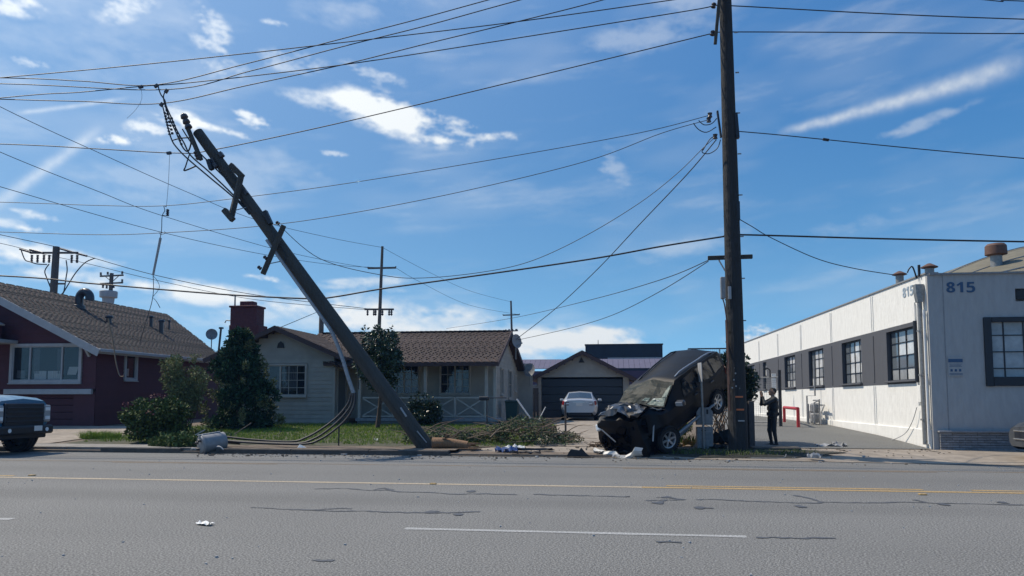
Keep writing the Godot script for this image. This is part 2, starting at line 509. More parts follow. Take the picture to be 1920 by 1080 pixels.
	mat("porcelain", Color(0.045, 0.04, 0.045), 0.35)
	mat("conduit", Color(0.30, 0.31, 0.32), 0.5)
	mat("rust", Color(0.16, 0.085, 0.06), 0.8, "mottle", Vector3.ONE)
	mat("vault_roof", Color(0.20, 0.19, 0.145), 0.9, "mottle", Vector3.ONE * 0.5, "", true, 0.0, true)
	mat("purple_roof", Color(0.125, 0.115, 0.175), 0.8, "soft", Vector3.ONE * 0.2, "", true, 0.0, true)
	mat("dark_block", Color(0.012, 0.02, 0.032), 0.8)
	mat("garage_door", Color(0.022, 0.03, 0.038), 0.6)
	mat("fence_wood", Color(0.12, 0.10, 0.09), 0.9, "streak", Vector3(2, 0.3, 2), "", true, 0.0, true)
	mat("red_paint", Color(0.42, 0.025, 0.03), 0.5)
	mat("leaf_dark", Color(0.030, 0.055, 0.026), 0.55, "", Vector3.ONE, "", true, 0.0, true)
	mat("leaf_conifer", Color(0.035, 0.070, 0.038), 0.7, "", Vector3.ONE, "", true, 0.0, true)
	mat("leaf_olive", Color(0.175, 0.185, 0.09), 0.7, "", Vector3.ONE, "", true, 0.0, true)
	mat("leaf_mid", Color(0.09, 0.125, 0.045), 0.65, "", Vector3.ONE, "", true, 0.0, true)
	mat("leaf_bright", Color(0.12, 0.19, 0.03), 0.65, "", Vector3.ONE, "", true, 0.0, true)
	mat("leaf_grey", Color(0.115, 0.14, 0.075), 0.7, "", Vector3.ONE, "", true, 0.0, true)
	mat("petal", Color(0.17, 0.045, 0.05), 0.7, "", Vector3.ONE, "", true, 0.0, true)
	mat("grass", Color(0.22, 0.30, 0.06), 0.75, "", Vector3.ONE, "", true, 0.0, true)
	for k in ["leaf_dark", "leaf_conifer", "leaf_olive", "leaf_mid", "leaf_bright", "leaf_grey", "grass"]:
		mats[k].metallic_specular = 0.25
		mats[k].backlight_enabled = true
		var a: Color = mats[k].albedo_color
		mats[k].backlight = Color(a.r * 0.5, a.g * 0.6, a.b * 0.3)
	mats.leaf_dark.metallic_specular = 0.5
	mats.leaf_dark.roughness = 0.34
	mat("bark", Color(0.09, 0.065, 0.045), 0.9, "streak", Vector3(3, 0.5, 3))
	mat("dry_twig", Color(0.22, 0.16, 0.11), 0.9)
	mat("tyre", Color(0.014, 0.014, 0.015), 0.85)
	mat("rim", Color(0.45, 0.46, 0.48), 0.35, "", Vector3.ONE, "", true, 0.7)
	mat("chrome", Color(0.72, 0.72, 0.72), 0.2, "", Vector3.ONE, "", true, 0.9)
	mat("lamp_glass", Color(0.75, 0.77, 0.78), 0.1)
	mat("tail_red", Color(0.22, 0.012, 0.015), 0.15)
	mat("black_car", Color(0.010, 0.012, 0.017), 0.28)
	mats["black_car"].clearcoat_enabled = true
	mat("dusty_black", Color(0.003, 0.004, 0.0065), 0.5, "mottle", Vector3.ONE)
	mats["dusty_black"].metallic_specular = 0.35
	mat("bumper_white", Color(0.55, 0.55, 0.53), 0.45, "mottle", Vector3.ONE * 2.0)
	mat("number_pale", Color(0.30, 0.37, 0.44), 0.7)
	mat("blue_car", Color(0.02, 0.15, 0.27), 0.35)
	mats["blue_car"].clearcoat_enabled = true
	mat("silver_car", Color(0.42, 0.44, 0.47), 0.28, "", Vector3.ONE, "", true, 0.35)
	mats["silver_car"].clearcoat_enabled = true
	mat("grey_car", Color(0.06, 0.065, 0.072), 0.28, "", Vector3.ONE, "", true, 0.3)
	mats["grey_car"].clearcoat_enabled = true

# ---------------------------------------------------------------- ground
func sheet(st: SurfaceTool, x0: float, x1: float, z0: float, z1: float, lift: float, nx: int, nz: int, height: Callable, tone = null) -> void:
	for i in nx:
		for j in nz:
			var p := []
			var c := []
			for k in [[i, j], [i + 1, j], [i + 1, j + 1], [i, j + 1]]:
				var x: float = lerpf(x0, x1, float(k[0]) / nx)
				var z: float = lerpf(z0, z1, float(k[1]) / nz)
				p.append(Vector3(x, height.call(x, z) + lift, z))
				c.append(tone.call(x, z) if tone != null else Color.WHITE)
			for t in [[0, 1, 2], [0, 2, 3]]:
				for q in t:
					st.set_normal(Vector3.UP); st.set_color(c[q]); st.set_uv(Vector2(p[q].x, p[q].z)); st.add_vertex(p[q])

func ribbon(st: SurfaceTool, pts: Array, w: float, y: float, jitter := 0.0) -> void:
	var l := []
	for i in pts.size():
		var d: Vector3 = pts[mini(i + 1, pts.size() - 1)] - pts[maxi(i - 1, 0)]
		var s := Vector3(-d.z, 0, d.x).normalized() * w * (0.5 + rng.randf_range(-jitter, jitter))
		l.append([pts[i] - s, pts[i] + s])
	for i in pts.size() - 1:
		var q := [l[i][0], l[i + 1][0], l[i + 1][1], l[i][1]]
		for k in 4: q[k] = Vector3(q[k].x, y, q[k].z)
		quad(st, q[0], q[3], q[2], q[1])

func grounds() -> void:
	var big := new_st()
	var zs := [4000.0, 6.0, -20.74, -20.76, -22.6, -27.0, -33.0, -38.0, -4000.0]
	var ys := [-0.03, -0.03, -0.03, 0.06, 0.13, 0.33, 0.48, 0.51, 0.51]
	for i in zs.size() - 1:
		quad(big, Vector3(-4000, ys[i], zs[i]), Vector3(-4000, ys[i + 1], zs[i + 1]), Vector3(4000, ys[i + 1], zs[i + 1]), Vector3(4000, ys[i], zs[i]))
	tag(obj("ground", big, mats.dirt), "", "", "", "structure")

	var tone := FastNoiseLite.new()
	tone.seed = 3; tone.frequency = 0.11
	var road_tone := func(x: float, z: float) -> Color:
		var v := 0.93 + 0.10 * tone.get_noise_2d(x * 0.25, z * 2.2) + 0.10 * tone.get_noise_2d(x * 1.5, z * 1.5 + 90)
		for p in [-4.2, -7.6, -10.6, -12.7, -18.4, -20.0]:
			v += 0.06 * exp(-pow((z - p) / 0.45, 2.0))
		for p in [-5.9, -11.6, -15.7, -19.2]:
			v -= 0.075 * exp(-pow((z - p) / 0.5, 2.0))
		if z < -20.1: v -= 0.12 * (-20.1 - z) / 0.65
		return grey(v)
	var rs := new_st()
	sheet(rs, -70, 70, -20.75, 5.0, 0.0, 220, 60, func(_x, _z): return 0.0, road_tone)
	var road := obj("road", rs, mats.asphalt)
	tag(road, "", "", "", "structure")
	# painted lines
	var st := new_st()
	ribbon(st, _line(-70, 0.5, -13.9), 0.18, 0.004, 0.10)
	obj("yellow_line", st, mats.pale_yellow_paint, road)
	st = new_st()
	ribbon(st, _line(0.5, 70, -13.9), 0.18, 0.004, 0.10)
	obj("yellow_line", st, mats.yellow_paint, road)
	for a in [[-16.0, -12.4], [0.95, 5.4], [6.2, 11.0]]:
		st = new_st()
		ribbon(st, _line(a[0], a[1], -14.2), 0.13, 0.004, 0.14)
		obj("broken_yellow_line", st, mats.yellow_paint, road)
	for a in [[0.2, 7.0], [-12.6, -8.2]]:
		st = new_st()
		ribbon(st, _line(a[0], a[1], -17.58), 0.09, 0.004, 0.2)
		obj("worn_yellow_line", st, mats.worn_yellow, road)
	st = new_st()
	ribbon(st, _line(-26, 24, -17.78), 0.07, 0.004, 0.25)
	obj("worn_yellow_line", st, mats.worn_yellow, road)
	for a in [[-2.57, 1.52], [-12.0, -7.95], [7.0, 11.0]]:
		st = new_st()
		ribbon(st, _line(a[0], a[1], -9.12), 0.14, 0.004, 0.13)
		obj("white_dash", st, mats.white_paint, road)
	# tar seals over cracks
	for c in [[Vector3(-5.283, 0.000, -12.858), Vector3(-4.841, 0.000, -12.998), Vector3(-4.174, 0.000, -12.773), Vector3(-3.966, 0.000, -12.878), Vector3(-3.603, 0.000, -12.624), Vector3(-3.195, 0.000, -12.679), Vector3(-2.679, 0.000, -12.458), Vector3(-2.203, 0.000, -12.594), Vector3(-1.605, 0.000, -12.533)], [Vector3(-4.199, 0.000, -12.847), Vector3(-4.109, 0.000, -13.178), Vector3(-3.873, 0.000, -12.891)], [Vector3(-5.315, 0.000, -10.546), Vector3(-4.777, 0.000, -10.457), Vector3(-4.275, 0.000, -10.420), Vector3(-3.971, 0.000, -10.358), Vector3(-3.481, 0.000, -10.424), Vector3(-3.038, 0.000, -10.383), Vector3(-2.615, 0.000, -10.390), Vector3(-2.318, 0.000, -10.430), Vector3(-1.890, 0.000, -10.588)], [Vector3(-4.275, 0.000, -10.420), Vector3(-4.106, 0.000, -10.601), Vector3(-3.797, 0.000, -10.643)],
			[Vector3(-1.347, 0.000, -12.639), Vector3(-0.805, 0.000, -12.571), Vector3(-0.364, 0.000, -12.562), Vector3(0.245, 0.000, -12.509), Vector3(0.203, 0.000, -12.570)], [Vector3(0.485, 0.000, -12.088), Vector3(0.780, 0.000, -12.191), Vector3(1.121, 0.000, -12.300), Vector3(0.883, 0.000, -12.462), Vector3(0.673, 0.000, -12.500)], [Vector3(0.638, 0.000, -11.865), Vector3(0.822, 0.000, -12.197)], [Vector3(0.893, 0.000, -12.596), Vector3(0.995, 0.000, -12.283)], [Vector3(1.289, 0.000, -12.323), Vector3(1.626, 0.000, -12.369), Vector3(2.056, 0.000, -12.239), Vector3(2.526, 0.000, -12.180), Vector3(3.068, 0.000, -12.134), Vector3(3.223, 0.000, -12.274), Vector3(3.818, 0.000, -12.295), Vector3(4.493, 0.000, -12.446), Vector3(4.934, 0.000, -12.386), Vector3(5.474, 0.000, -12.400), Vector3(6.138, 0.000, -12.374)],
			[Vector3(2.972, 0.000, -13.082), Vector3(3.131, 0.000, -12.701), Vector3(3.182, 0.000, -12.269)], [Vector3(4.713, 0.000, -12.786), Vector3(4.780, 0.000, -12.485)], [Vector3(4.918, 0.000, -12.384), Vector3(5.019, 0.000, -12.223)], [Vector3(1.618, 0.000, -9.083), Vector3(1.995, -0.000, -9.101), Vector3(2.516, 0.000, -9.138)], [Vector3(-2.954, 0.000, -7.224), Vector3(-2.761, 0.000, -7.226)]]:
		st = new_st()
		var wig := []
		for i in c.size() - 1:
			for k in 6: wig.append(c[i].lerp(c[i + 1], k / 6.0) + Vector3(0, 0, rng.randf_range(-0.035, 0.035)))
		wig.append(c[-1])
		ribbon(st, wig, 0.062, 0.0055, 0.32)
		obj("crack_seal", st, mats.tar, road)
	for c in [Vector3(-2.454, 0.000, -12.854), Vector3(-2.565, 0.000, -10.497), Vector3(-2.140, 0.000, -10.307), Vector3(0.845, 0.000, -12.523), Vector3(0.678, 0.000, -11.870), Vector3(2.740, 0.000, -11.745), Vector3(1.242, 0.000, -11.378), Vector3(4.964, 0.000, -12.273), Vector3(5.938, 0.000, -12.581)]:
		st = new_st()
		var p := []
		for k in 9:
			p.append(c + Vector3(cos(TAU * k / 9) * rng.randf_range(0.05, 0.13), 0.008, sin(TAU * k / 9) * rng.randf_range(0.06, 0.18)))
		for k in 9: tri(st, Vector3(c.x, 0.008, c.z), p[(k + 1) % 9], p[k])
		obj("tar_patch", st, mats.tar, road)
	for c in [Vector3(0.606, 0.000, -8.654), Vector3(1.304, 0.000, -11.386)]:
		st = new_st()
		ribbon(st, [c + Vector3(-0.14, 0, 0.02), c + Vector3(-0.03, 0, -0.02), c + Vector3(0.13, 0, 0.01)], 0.06, 0.007, 0.3)
		obj("tar_patch", st, mats.tar, road)
	for c in [Vector3(-3.373, 0.000, -13.873), Vector3(5.109, 0.000, -13.441), Vector3(-12.050, 0.000, -14.278)]:
		st = new_st()
		box(st, c + Vector3(0, 0.012, 0), Vector3(0.12, 0.022, 0.10), Basis(), Color.WHITE, 0.008)
		obj("lane_marker", st, mats.yellow_paint, road)

	# kerbs and pavement slabs
	for a in [[-60.0, -17.6], [-15.3, -12.7], [-11.6, -4.6]]:
		st = new_st()
		var n := int(ceil((a[1] - a[0]) / 3.0))
		for i in n:
			var x0: float = lerpf(a[0], a[1], float(i) / n)
			var x1: float = lerpf(a[0], a[1], float(i + 1) / n)
			box(st, Vector3((x0 + x1) / 2, 0.062, -20.83), Vector3(x1 - x0 - 0.012, 0.175, 0.16), Basis(), Color.WHITE, 0.02)
		var k := obj("kerb", st, mats.kerb)
		tag(k, "", "", "", "structure")
	var pave := group_node("pavement", self)
	tag(pave, "", "", "", "structure")
	var slab_tone := FastNoiseLite.new()
	slab_tone.seed = 21
	for i in 30:
		var x0 := -50.0 + i * 1.52
		if x0 > -13.0: break
		st = new_st()
		box(st, Vector3(x0 + 0.75, 0.075, -21.66), Vector3(1.5, 0.15, 1.44), Basis(), grey(0.88 + 0.1 * slab_tone.get_noise_1d(i * 77.0)), 0.01)
		obj("slab", st, mats.concrete, pave)
	# aprons and driveways, sheets following the ground
	st = new_st()
	var stain := func(x: float, z: float) -> Color: return grey(clampf(0.93 + 0.22 * tone.get_noise_2d(x * 4.0, z * 5.0), 0.6, 1.1))
	var apron_h := func(x: float, z: float) -> float:
		var edge := -20.72 + clampf((x + 0.5) / 10.0, 0.0, 1.25) * 1.15
		var t := clampf((edge - z) / 1.3, 0.0, 1.0)
		return 0.012 + 0.13 * t + maxf(0.0, lot(z) - 0.14)
	for i in 56:
		var x0 := -4.5 + i * 0.5
		var e0 := -20.72 + clampf((x0 + 0.5) / 10.0, 0.0, 1.25) * 1.15
		var e1 := -20.72 + clampf((x0 + 1.0) / 10.0, 0.0, 1.25) * 1.15
		for j in 6:
			var z := [lerpf(e0, -22.9, j / 6.0), lerpf(e1, -22.9, j / 6.0), lerpf(e1, -22.9, (j + 1) / 6.0), lerpf(e0, -22.9, (j + 1) / 6.0)]
			var p := []
			for k in 4:
				var x: float = x0 + (0.5 if k in [1, 2] else 0.0)
				p.append(Vector3(x, apron_h.call(x, z[k]), z[k]))
			quad(st, p[0], p[3], p[2], p[1], stain.call(p[0].x, p[0].z))
	var apron := obj("driveway_apron", st, mats.tan_concrete)
	tag(apron, "", "", "", "structure")
	for j in 10:
		st = new_st()
		var x := -3.2 + j * 2.4
		ribbon(st, [Vector3(x, 0, -21.9), Vector3(x + 0.03, 0, -22.8)], 0.03, 0.0)
		# joints follow the slab
		st = new_st()
		box(st, Vector3(x, 0.152, -22.35), Vector3(0.025, 0.012, 1.0))
		obj("joint", st, mats.kerb, apron)
	st = new_st()
	sheet(st, -2.6, 1.1, -42.9, -22.9, 0.014, 8, 40, func(_x, z): return lot(z), stain)
	tag(obj("garage_driveway", st, mats.tan_concrete), "", "", "", "structure")
	st = new_st()
	sheet(st, 3.9, 9.0, -75, -22.9, 0.018, 12, 80, func(_x, z): return lot(z), func(x, z): return grey(0.95 + 0.15 * tone.get_noise_2d(x * 3.0, z * 3.0)))
	tag(obj("side_driveway", st, mats.old_asphalt), "", "", "", "structure")
	# weedy soil under the wreck and round the pole, its colour also holding painted shade
	st = new_st()
	var c0 := Vector3(3.5, 0, -21.55)
	for k in 40:
		for q in 3:
			var p := []
			for e in [[k, q], [k + 1, q], [k + 1, q + 1], [k, q + 1]]:
				var a: float = TAU * (e[0] % 40) / 40.0
				var rr: float = e[1] / 3.0 * (1.0 + 0.28 * tone.get_noise_2d(cos(a) * 14.0, sin(a) * 14.0))
				var x := c0.x + cos(a) * 2.55 * rr
				var z := c0.z + sin(a) * 1.12 * rr
				p.append(Vector3(x, apron_h.call(x, z) + 0.014 + 0.03 * (1.0 - e[1] / 3.0), z))
			quad(st, p[0], p[1], p[2], p[3])
	tag(obj("weedy_soil", st, mats.shaded_soil), "", "", "", "structure")
	st = new_st()
	sheet(st, -30.0, -18.4, -29.95, -22.42, 0.014, 16, 16, func(_x, z): return lot(z), stain)
	tag(obj("house_driveway", st, mats.tan_concrete), "", "", "", "structure")
	st = new_st()
	sheet(st, -12.9, -4.45, -22.5, -20.915, 0.0, 24, 8, func(x, z): return 0.15 + 0.025 * tone.get_noise_2d(x * 9.0, z * 9.0), func(x, z): return grey(clampf(0.9 + 0.5 * tone.get_noise_2d(x * 6.0, z * 8.0), 0.5, 1.3)))
	tag(obj("verge", st, mats.dirt), "", "", "", "structure")
	st = new_st()
	sheet(st, -17.9, -2.7, -36, -22.42, 0.012, 30, 40, func(_x, z): return lot(z) + 0.0)
	tag(obj("lawn_soil", st, mats.soil), "", "", "", "structure")
	# grass: small blades on the lawn
	var gb := new_st()
	for k in 3:
		var a := TAU * k / 3.0
		var o := Vector3(cos(a), 0, sin(a)) * 0.02
		var w := Vector3(-sin(a), 0, cos(a)) * 0.009
		tri(gb, o - w, o + w, o * 3.2 + Vector3(0, 0.09, 0))
	var gm := mesh_of(gb, mats.grass)
	var mm := MultiMesh.new()
	mm.transform_format = MultiMesh.TRANSFORM_3D
	mm.use_colors = true
	mm.mesh = gm
	var pl := []
	while pl.size() < 16000:
		var x := rng.randf_range(-17.6, -2.4)
		var z := rng.randf_range(-32.0, -22.5)
		var d := tone.get_noise_2d(x * 5.0, z * 5.0) + tone.get_noise_2d(x * 17.0, z * 17.0) * 0.6
		var edge := clampf((-22.5 - z) / 0.9, 0.0, 1.0)
		if d + edge * 1.1 < 0.55: continue
		pl.append(Vector3(x, lot(z) + 0.01, z))
	mm.instance_count = pl.size()
	for i in pl.size():
		var s := rng.randf_range(0.55, 1.25)
		mm.set_instance_transform(i, Transform3D(Basis(Vector3.UP, rng.randf() * TAU).scaled(Vector3(s, s * rng.randf_range(0.6, 1.3), s)), pl[i]))
		var c := rng.randf_range(0.65, 1.15)
		mm.set_instance_color(i, Color(c * rng.randf_range(0.9, 1.25), c, c * 0.8))
	var g := MultiMeshInstance3D.new()
	g.name = "grass"
	g.multimesh = mm
	add_child(g, true)
	tag(g, "short green grass of the front lawn before the cream house", "grass", "", "stuff")

func _line(x0: float, x1: float, z: float) -> Array:
	var p := []
	var n := int(maxf(2.0, (x1 - x0) / 0.35))
	for i in n + 1: p.append(Vector3(lerpf(x0, x1, float(i) / n), 0, z))
	return p

# ---------------------------------------------------------------- building helpers
# wall boards: x along the wall, y up, z outwards; leaves holes for windows
func siding(st: SurfaceTool, at: Transform3D, span: Callable, y0: float, y1: float, h: float, holes: Array) -> void:
	var y := y0
	while y < y1 - 0.01:
		var yb := minf(y + h, y1)
		var s: Vector2 = span.call((y + yb) / 2.0)
		if s.y > s.x:
			var cuts := [s.x]
			var mid := (y + yb) / 2.0
			var hs := holes.filter(func(r): return mid > r[1] and mid < r[3])
			hs.sort_custom(func(a, b): return a[0] < b[0])
			for r in hs:
				cuts.append(r[0]); cuts.append(r[2])
			cuts.append(s.y)
			for i in range(0, cuts.size(), 2):
				var x := maxf(cuts[i], s.x)
				while x < cuts[i + 1] - 0.01:
					var xe := minf(x + rng.randf_range(2.0, 3.4), cuts[i + 1])
					if cuts[i + 1] - xe < 0.5: xe = cuts[i + 1]
					var c := grey(rng.randf_range(0.9, 1.05))
					quad(st, at * Vector3(x, y, 0.02), at * Vector3(x, yb + 0.004, 0.003), at * Vector3(xe, yb + 0.004, 0.003), at * Vector3(xe, y, 0.02), c)
					quad(st, at * Vector3(x, y, 0.0), at * Vector3(x, y, 0.02), at * Vector3(xe, y, 0.02), at * Vector3(xe, y, 0.0), c)
					x = xe
		y = yb

# overlapping tabs on a roof slope: eave a-b, ridge d-c
func shingles(st: SurfaceTool, a: Vector3, b: Vector3, c: Vector3, d: Vector3, course := 0.15, tab := 0.32) -> void:
	var up := ((d - a) + (c - b)) / 2.0
	var nrm := (b - a).cross(up).normalized()
	if nrm.y < 0: nrm = -nrm
	var rows := int(up.length() / course)
	for j in rows:
		var l0 := a.lerp(d, float(j) / rows)
		var r0 := b.lerp(c, float(j) / rows)
		var l1 := a.lerp(d, float(j + 1) / rows)
		var r1 := b.lerp(c, float(j + 1) / rows)
		var n := maxi(1, int(l0.distance_to(r0) / tab))
		var sh := rng.randf()
		for i in n + 1:
			var u0 := clampf((i - sh) / n, 0, 1)
			var u1 := clampf((i + 1 - sh) / n - 0.01, 0, 1)
			if u1 <= u0: continue
			var v := rng.randf_range(0.88, 1.06)
			var col := Color(v * rng.randf_range(0.96, 1.06), v, v * rng.randf_range(0.93, 1.03))
			var lift := nrm * rng.randf_range(0.007, 0.013)
			quad(st, l0.lerp(r0, u0) + lift, l1.lerp(r1, u0) + nrm * 0.004, l1.lerp(r1, u1) + nrm * 0.004, l0.lerp(r0, u1) + lift, col)
			quad(st, l0.lerp(r0, u0), l0.lerp(r0, u0) + lift, l0.lerp(r0, u1) + lift, l0.lerp(r0, u1), col * 0.9)

# a slab between four corners with a thickness downwards
func slab4(st: SurfaceTool, p: Array, t: float) -> void:
	var q := []
	for v in p: q.append(v - Vector3(0, t, 0))
	var c := Vector3.ZERO
	for v in p: c += v / 4.0
	c -= Vector3(0, t / 2, 0)
	_face(st, [p[0], p[1], p[2], p[3]], c, Color.WHITE)
	_face(st, [q[0], q[1], q[2], q[3]], c, Color.WHITE)
	for i in 4:
		var j := (i + 1) % 4
		_face(st, [p[i], p[j], q[j], q[i]], c, Color.WHITE)

# at: x along the wall, y up, z outwards, origin at the lower left corner of the opening
func window(parent: Node, at: Transform3D, w: float, h: float, trim: float, lights: Array, frame_m: Material, deep := 0.06, sill := true) -> Node3D:
	var o := group_node("window", parent, at)
	var st := new_st()
	for s in [[-trim, -trim, w + trim, 0.0], [-trim, h, w + trim, h + trim], [-trim, 0.0, 0.0, h], [w, 0.0, w + trim, h]]:
		box(st, Vector3((s[0] + s[2]) / 2, (s[1] + s[3]) / 2, 0.0), Vector3(s[2] - s[0], s[3] - s[1], 0.10), Basis(), Color.WHITE, 0.008)
	if sill: box(st, Vector3(w / 2, -trim - 0.02, 0.04), Vector3(w + trim * 2.2, 0.045, 0.12), Basis(), Color.WHITE, 0.008)
	obj("frame", st, frame_m, o)
	# the dark room behind
	st = new_st()
	quad(st, Vector3(0, 0, -0.45), Vector3(0, h, -0.45), Vector3(w, h, -0.45), Vector3(w, 0, -0.45))
	quad(st, Vector3(0, 0, -0.45), Vector3(0, 0, -0.02), Vector3(0, h, -0.02), Vector3(0, h, -0.45))
	quad(st, Vector3(w, 0, -0.45), Vector3(w, 0, -0.02), Vector3(w, h, -0.02), Vector3(w, h, -0.45))
	quad(st, Vector3(0, h, -0.45), Vector3(0, h, -0.02), Vector3(w, h, -0.02), Vector3(w, h, -0.45))
	quad(st, Vector3(0, 0, -0.45), Vector3(0, 0, -0.02), Vector3(w, 0, -0.02), Vector3(w, 0, -0.45))
	obj("reveal", st, mats.black, o)
	# lights: [x0, x1, columns, rows] as shares of the width
	var pane := mats.clear_pane as Material
	for l in lights:
		var x0: float = l[0] * w
		var x1: float = l[1] * w
		st = new_st()
		for s in [[x0, 0.0, x0 + 0.035, h], [x1 - 0.035, 0.0, x1, h], [x0 + 0.035, 0.0, x1 - 0.035, 0.035], [x0 + 0.035, h - 0.035, x1 - 0.035, h]]:
			box(st, Vector3((s[0] + s[2]) / 2, (s[1] + s[3]) / 2, -0.015), Vector3(s[2] - s[0], s[3] - s[1], 0.05))
		var cols: int = l[2]
		var rows: int = l[3]
		for k in range(1, cols):
			box(st, Vector3(lerpf(x0, x1, float(k) / cols), h / 2, -0.02), Vector3(0.022, h - 0.07, 0.03))
		for k in range(1, rows):
			box(st, Vector3((x0 + x1) / 2, h * k / rows, -0.022), Vector3(x1 - x0 - 0.07, 0.022, 0.03))
		obj("sash", st, frame_m, o)
		st = new_st()
		quad(st, Vector3(x0 + 0.03, 0.03, -0.04), Vector3(x0 + 0.03, h - 0.03, -0.04), Vector3(x1 - 0.03, h - 0.03, -0.04), Vector3(x1 - 0.03, 0.03, -0.04))
		obj("pane", st, pane, o)
	return o

func curtain(o: Node3D, x0: float, x1: float, y0: float, y1: float, m: Material, slope := 0.0) -> void:
	var st := new_st()
	var n := 14
	for i in n:
		var a := lerpf(x0, x1, float(i) / n)
		var b := lerpf(x0, x1, float(i + 1) / n)
		var za := -0.16 + 0.025 * (i % 2)
		var zb := -0.16 + 0.025 * ((i + 1) % 2)
		quad(st, Vector3(a, y0, za), Vector3(a + slope, y1, za), Vector3(b + slope, y1, zb), Vector3(b, y0, zb))
	obj("curtain", st, m, o)

# ---------------------------------------------------------------- red house
func red_house() -> void:
	var cp := mat("clear_pane", Color(0.03, 0.04, 0.05), 0.04)
	cp.transparency = BaseMaterial3D.TRANSPARENCY_ALPHA
	cp.albedo_color.a = 0.35
	cp.metallic_specular = 0.7
	var base := Vector3(-26.5, 0.4, -32.0)
	var h := thing("red_house", "dark red boarded house with white trim and grey roof at the left", "house", base)
	var t := Transform3D(Basis(), -base)
	var ridge := func(x: float) -> float: return 7.15 - 0.485 * absf(x + 28.9)
	var st := new_st()
	var front := Transform3D(Basis(), Vector3(0, 0, -30.0))
	siding(st, front, func(y): return Vector2(-35.2 if y < 4 else maxf(-35.2, -28.9 - (6.95 - y) / 0.485), -22.45 if y < 3.85 else -28.9 + (6.95 - y) / 0.485), 2.03, 6.9, 0.165, [[-26.56, 2.36, -23.18, 3.98], [-30.0, 2.1, -27.3, 4.1]])
	tag(obj("wall_boards", st, mats.red_siding, h, t), "", "", "", "stuff")
	st = new_st()
	siding(st, Transform3D(Basis(Vector3.BACK * -1, Vector3.UP, Vector3.RIGHT), Vector3(-22.45, 0, 0)), func(_y): return Vector2(30.0, 43.5), 0.3, 3.95, 0.165, [[31.9, 2.52, 32.75, 3.82]])
	tag(obj("wall_boards", st, mats.red_siding, h, t), "", "", "", "stuff")
	st = new_st()
	box(st, Vector3(-22.98, 1.1, -30.07), Vector3(1.02, 1.6, 0.12))
	box(st, Vector3(-32.4, 1.1, -30.07), Vector3(5.6, 1.6, 0.12))
	box(st, Vector3(-28.9, 3.9, -37.0), Vector3(12.0, 0.1, 13.0))
	box(st, Vector3(-28.9, 1.45, -30.45), Vector3(12.5, 2.0, 0.2))
	box(st, Vector3(-23.2, 2.1, -36.8), Vector3(0.06, 3.6, 13.4))
	obj("wall", st, mats.red_siding, h, t)
	st = new_st()
	for k in 5:
		box(st, Vector3(-26.6, 0.55 + k * 0.31, -30.25), Vector3(6.2, 0.295, 0.06), Basis(), Color.WHITE, 0.015)
	obj("garage_door", st, mats.red_siding, h, t)
	st = new_st()
	box(st, Vector3(-24.7, 1.92, -29.96), Vector3(4.25, 0.23, 0.16), Basis(), Color.WHITE, 0.01)
	obj("trim_band", st, mats.trim, h, t)
	# roof
	var eave_y := 3.79
	st = new_st()
	slab4(st, [Vector3(-21.95, eave_y - 0.03, -29.4), Vector3(-21.95, eave_y - 0.03, -40.3), Vector3(-28.9, 7.12, -45.2), Vector3(-28.9, 7.12, -29.4)], 0.12)
	slab4(st, [Vector3(-35.85, eave_y - 0.03, -29.4), Vector3(-35.85, eave_y - 0.03, -44.0), Vector3(-28.9, 7.115, -45.2), Vector3(-28.9, 7.115, -29.4)], 0.12)
	var roof := obj("roof", st, mats.brown_trim, h, t)
	st = new_st()
	shingles(st, Vector3(-21.93, eave_y, -29.36), Vector3(-21.93, eave_y, -40.3), Vector3(-28.9, 7.15, -45.2), Vector3(-28.9, 7.15, -29.36))
	shingles(st, Vector3(-35.85, eave_y, -29.4), Vector3(-35.85, eave_y, -44.0), Vector3(-28.9, 7.15, -45.2), Vector3(-28.9, 7.15, -29.4), 0.3, 0.6)
	tag(obj("shingles", st, mats.shingle_grey, roof), "", "", "", "stuff")
	st = new_st()
	bar(st, Vector3(-28.9, 6.97, -29.36), Vector3(-21.9, 3.58, -29.36), 0.05, 0.32, Color.WHITE, 0.0, Vector3.UP)
	bar(st, Vector3(-28.9, 6.97, -29.37), Vector3(-35.9, 3.58, -29.37), 0.05, 0.32)
	obj("barge_board", st, mats.trim, h, t)
	st = new_st()
	bar(st, Vector3(-21.9, 3.70, -29.42), Vector3(-21.9, 3.70, -40.3), 0.10, 0.15, Color.WHITE, 0.02)
	bar(st, Vector3(-22.02, 3.66, -29.42), Vector3(-22.02, 3.66, -40.3), 0.04, 0.2)
	obj("gutter", st, mats.trim, h, t)
	st = new_st()
	bar(st, Vector3(-22.802, 4.068, -29.500), Vector3(-22.761, 3.468, -29.950), 0.11, 0.11, Color.WHITE, 0.01)
	bar(st, Vector3(-23.474, 4.176, -29.900), Vector3(-22.651, 4.090, -29.500), 0.09, 0.09)
	obj("knee_brace", st, mats.trim, h, t)
	# windows
	var w := window(h, t * Transform3D(Basis(), Vector3(-26.5, 2.42, -29.96)), 3.25, 1.5, 0.13, [[0.0, 0.26, 1, 1], [0.26, 0.74, 1, 1], [0.74, 1.0, 1, 1]], mats.trim)
	curtain(w, 0.95, 1.55, 0.05, 0.42, mats.paper); curtain(w, 1.62, 2.35, 0.05, 0.42, mats.paper); curtain(w, 2.55, 3.0, 0.25, 0.6, mats.paper, 0.1)
	curtain(w, 0.9, 1.2, 0.3, 1.42, mats.curtain); curtain(w, 2.05, 2.4, 0.3, 1.42, mats.curtain); curtain(w, 0.1, 0.5, 0.1, 0.45, mats.curtain)
	w = window(h, t * Transform3D(Basis(Vector3.BACK * -1, Vector3.UP, Vector3.RIGHT), Vector3(-22.41, 2.56, -31.95)), 0.72, 1.2, 0.11, [[0.0, 1.0, 1, 1]], mats.trim)
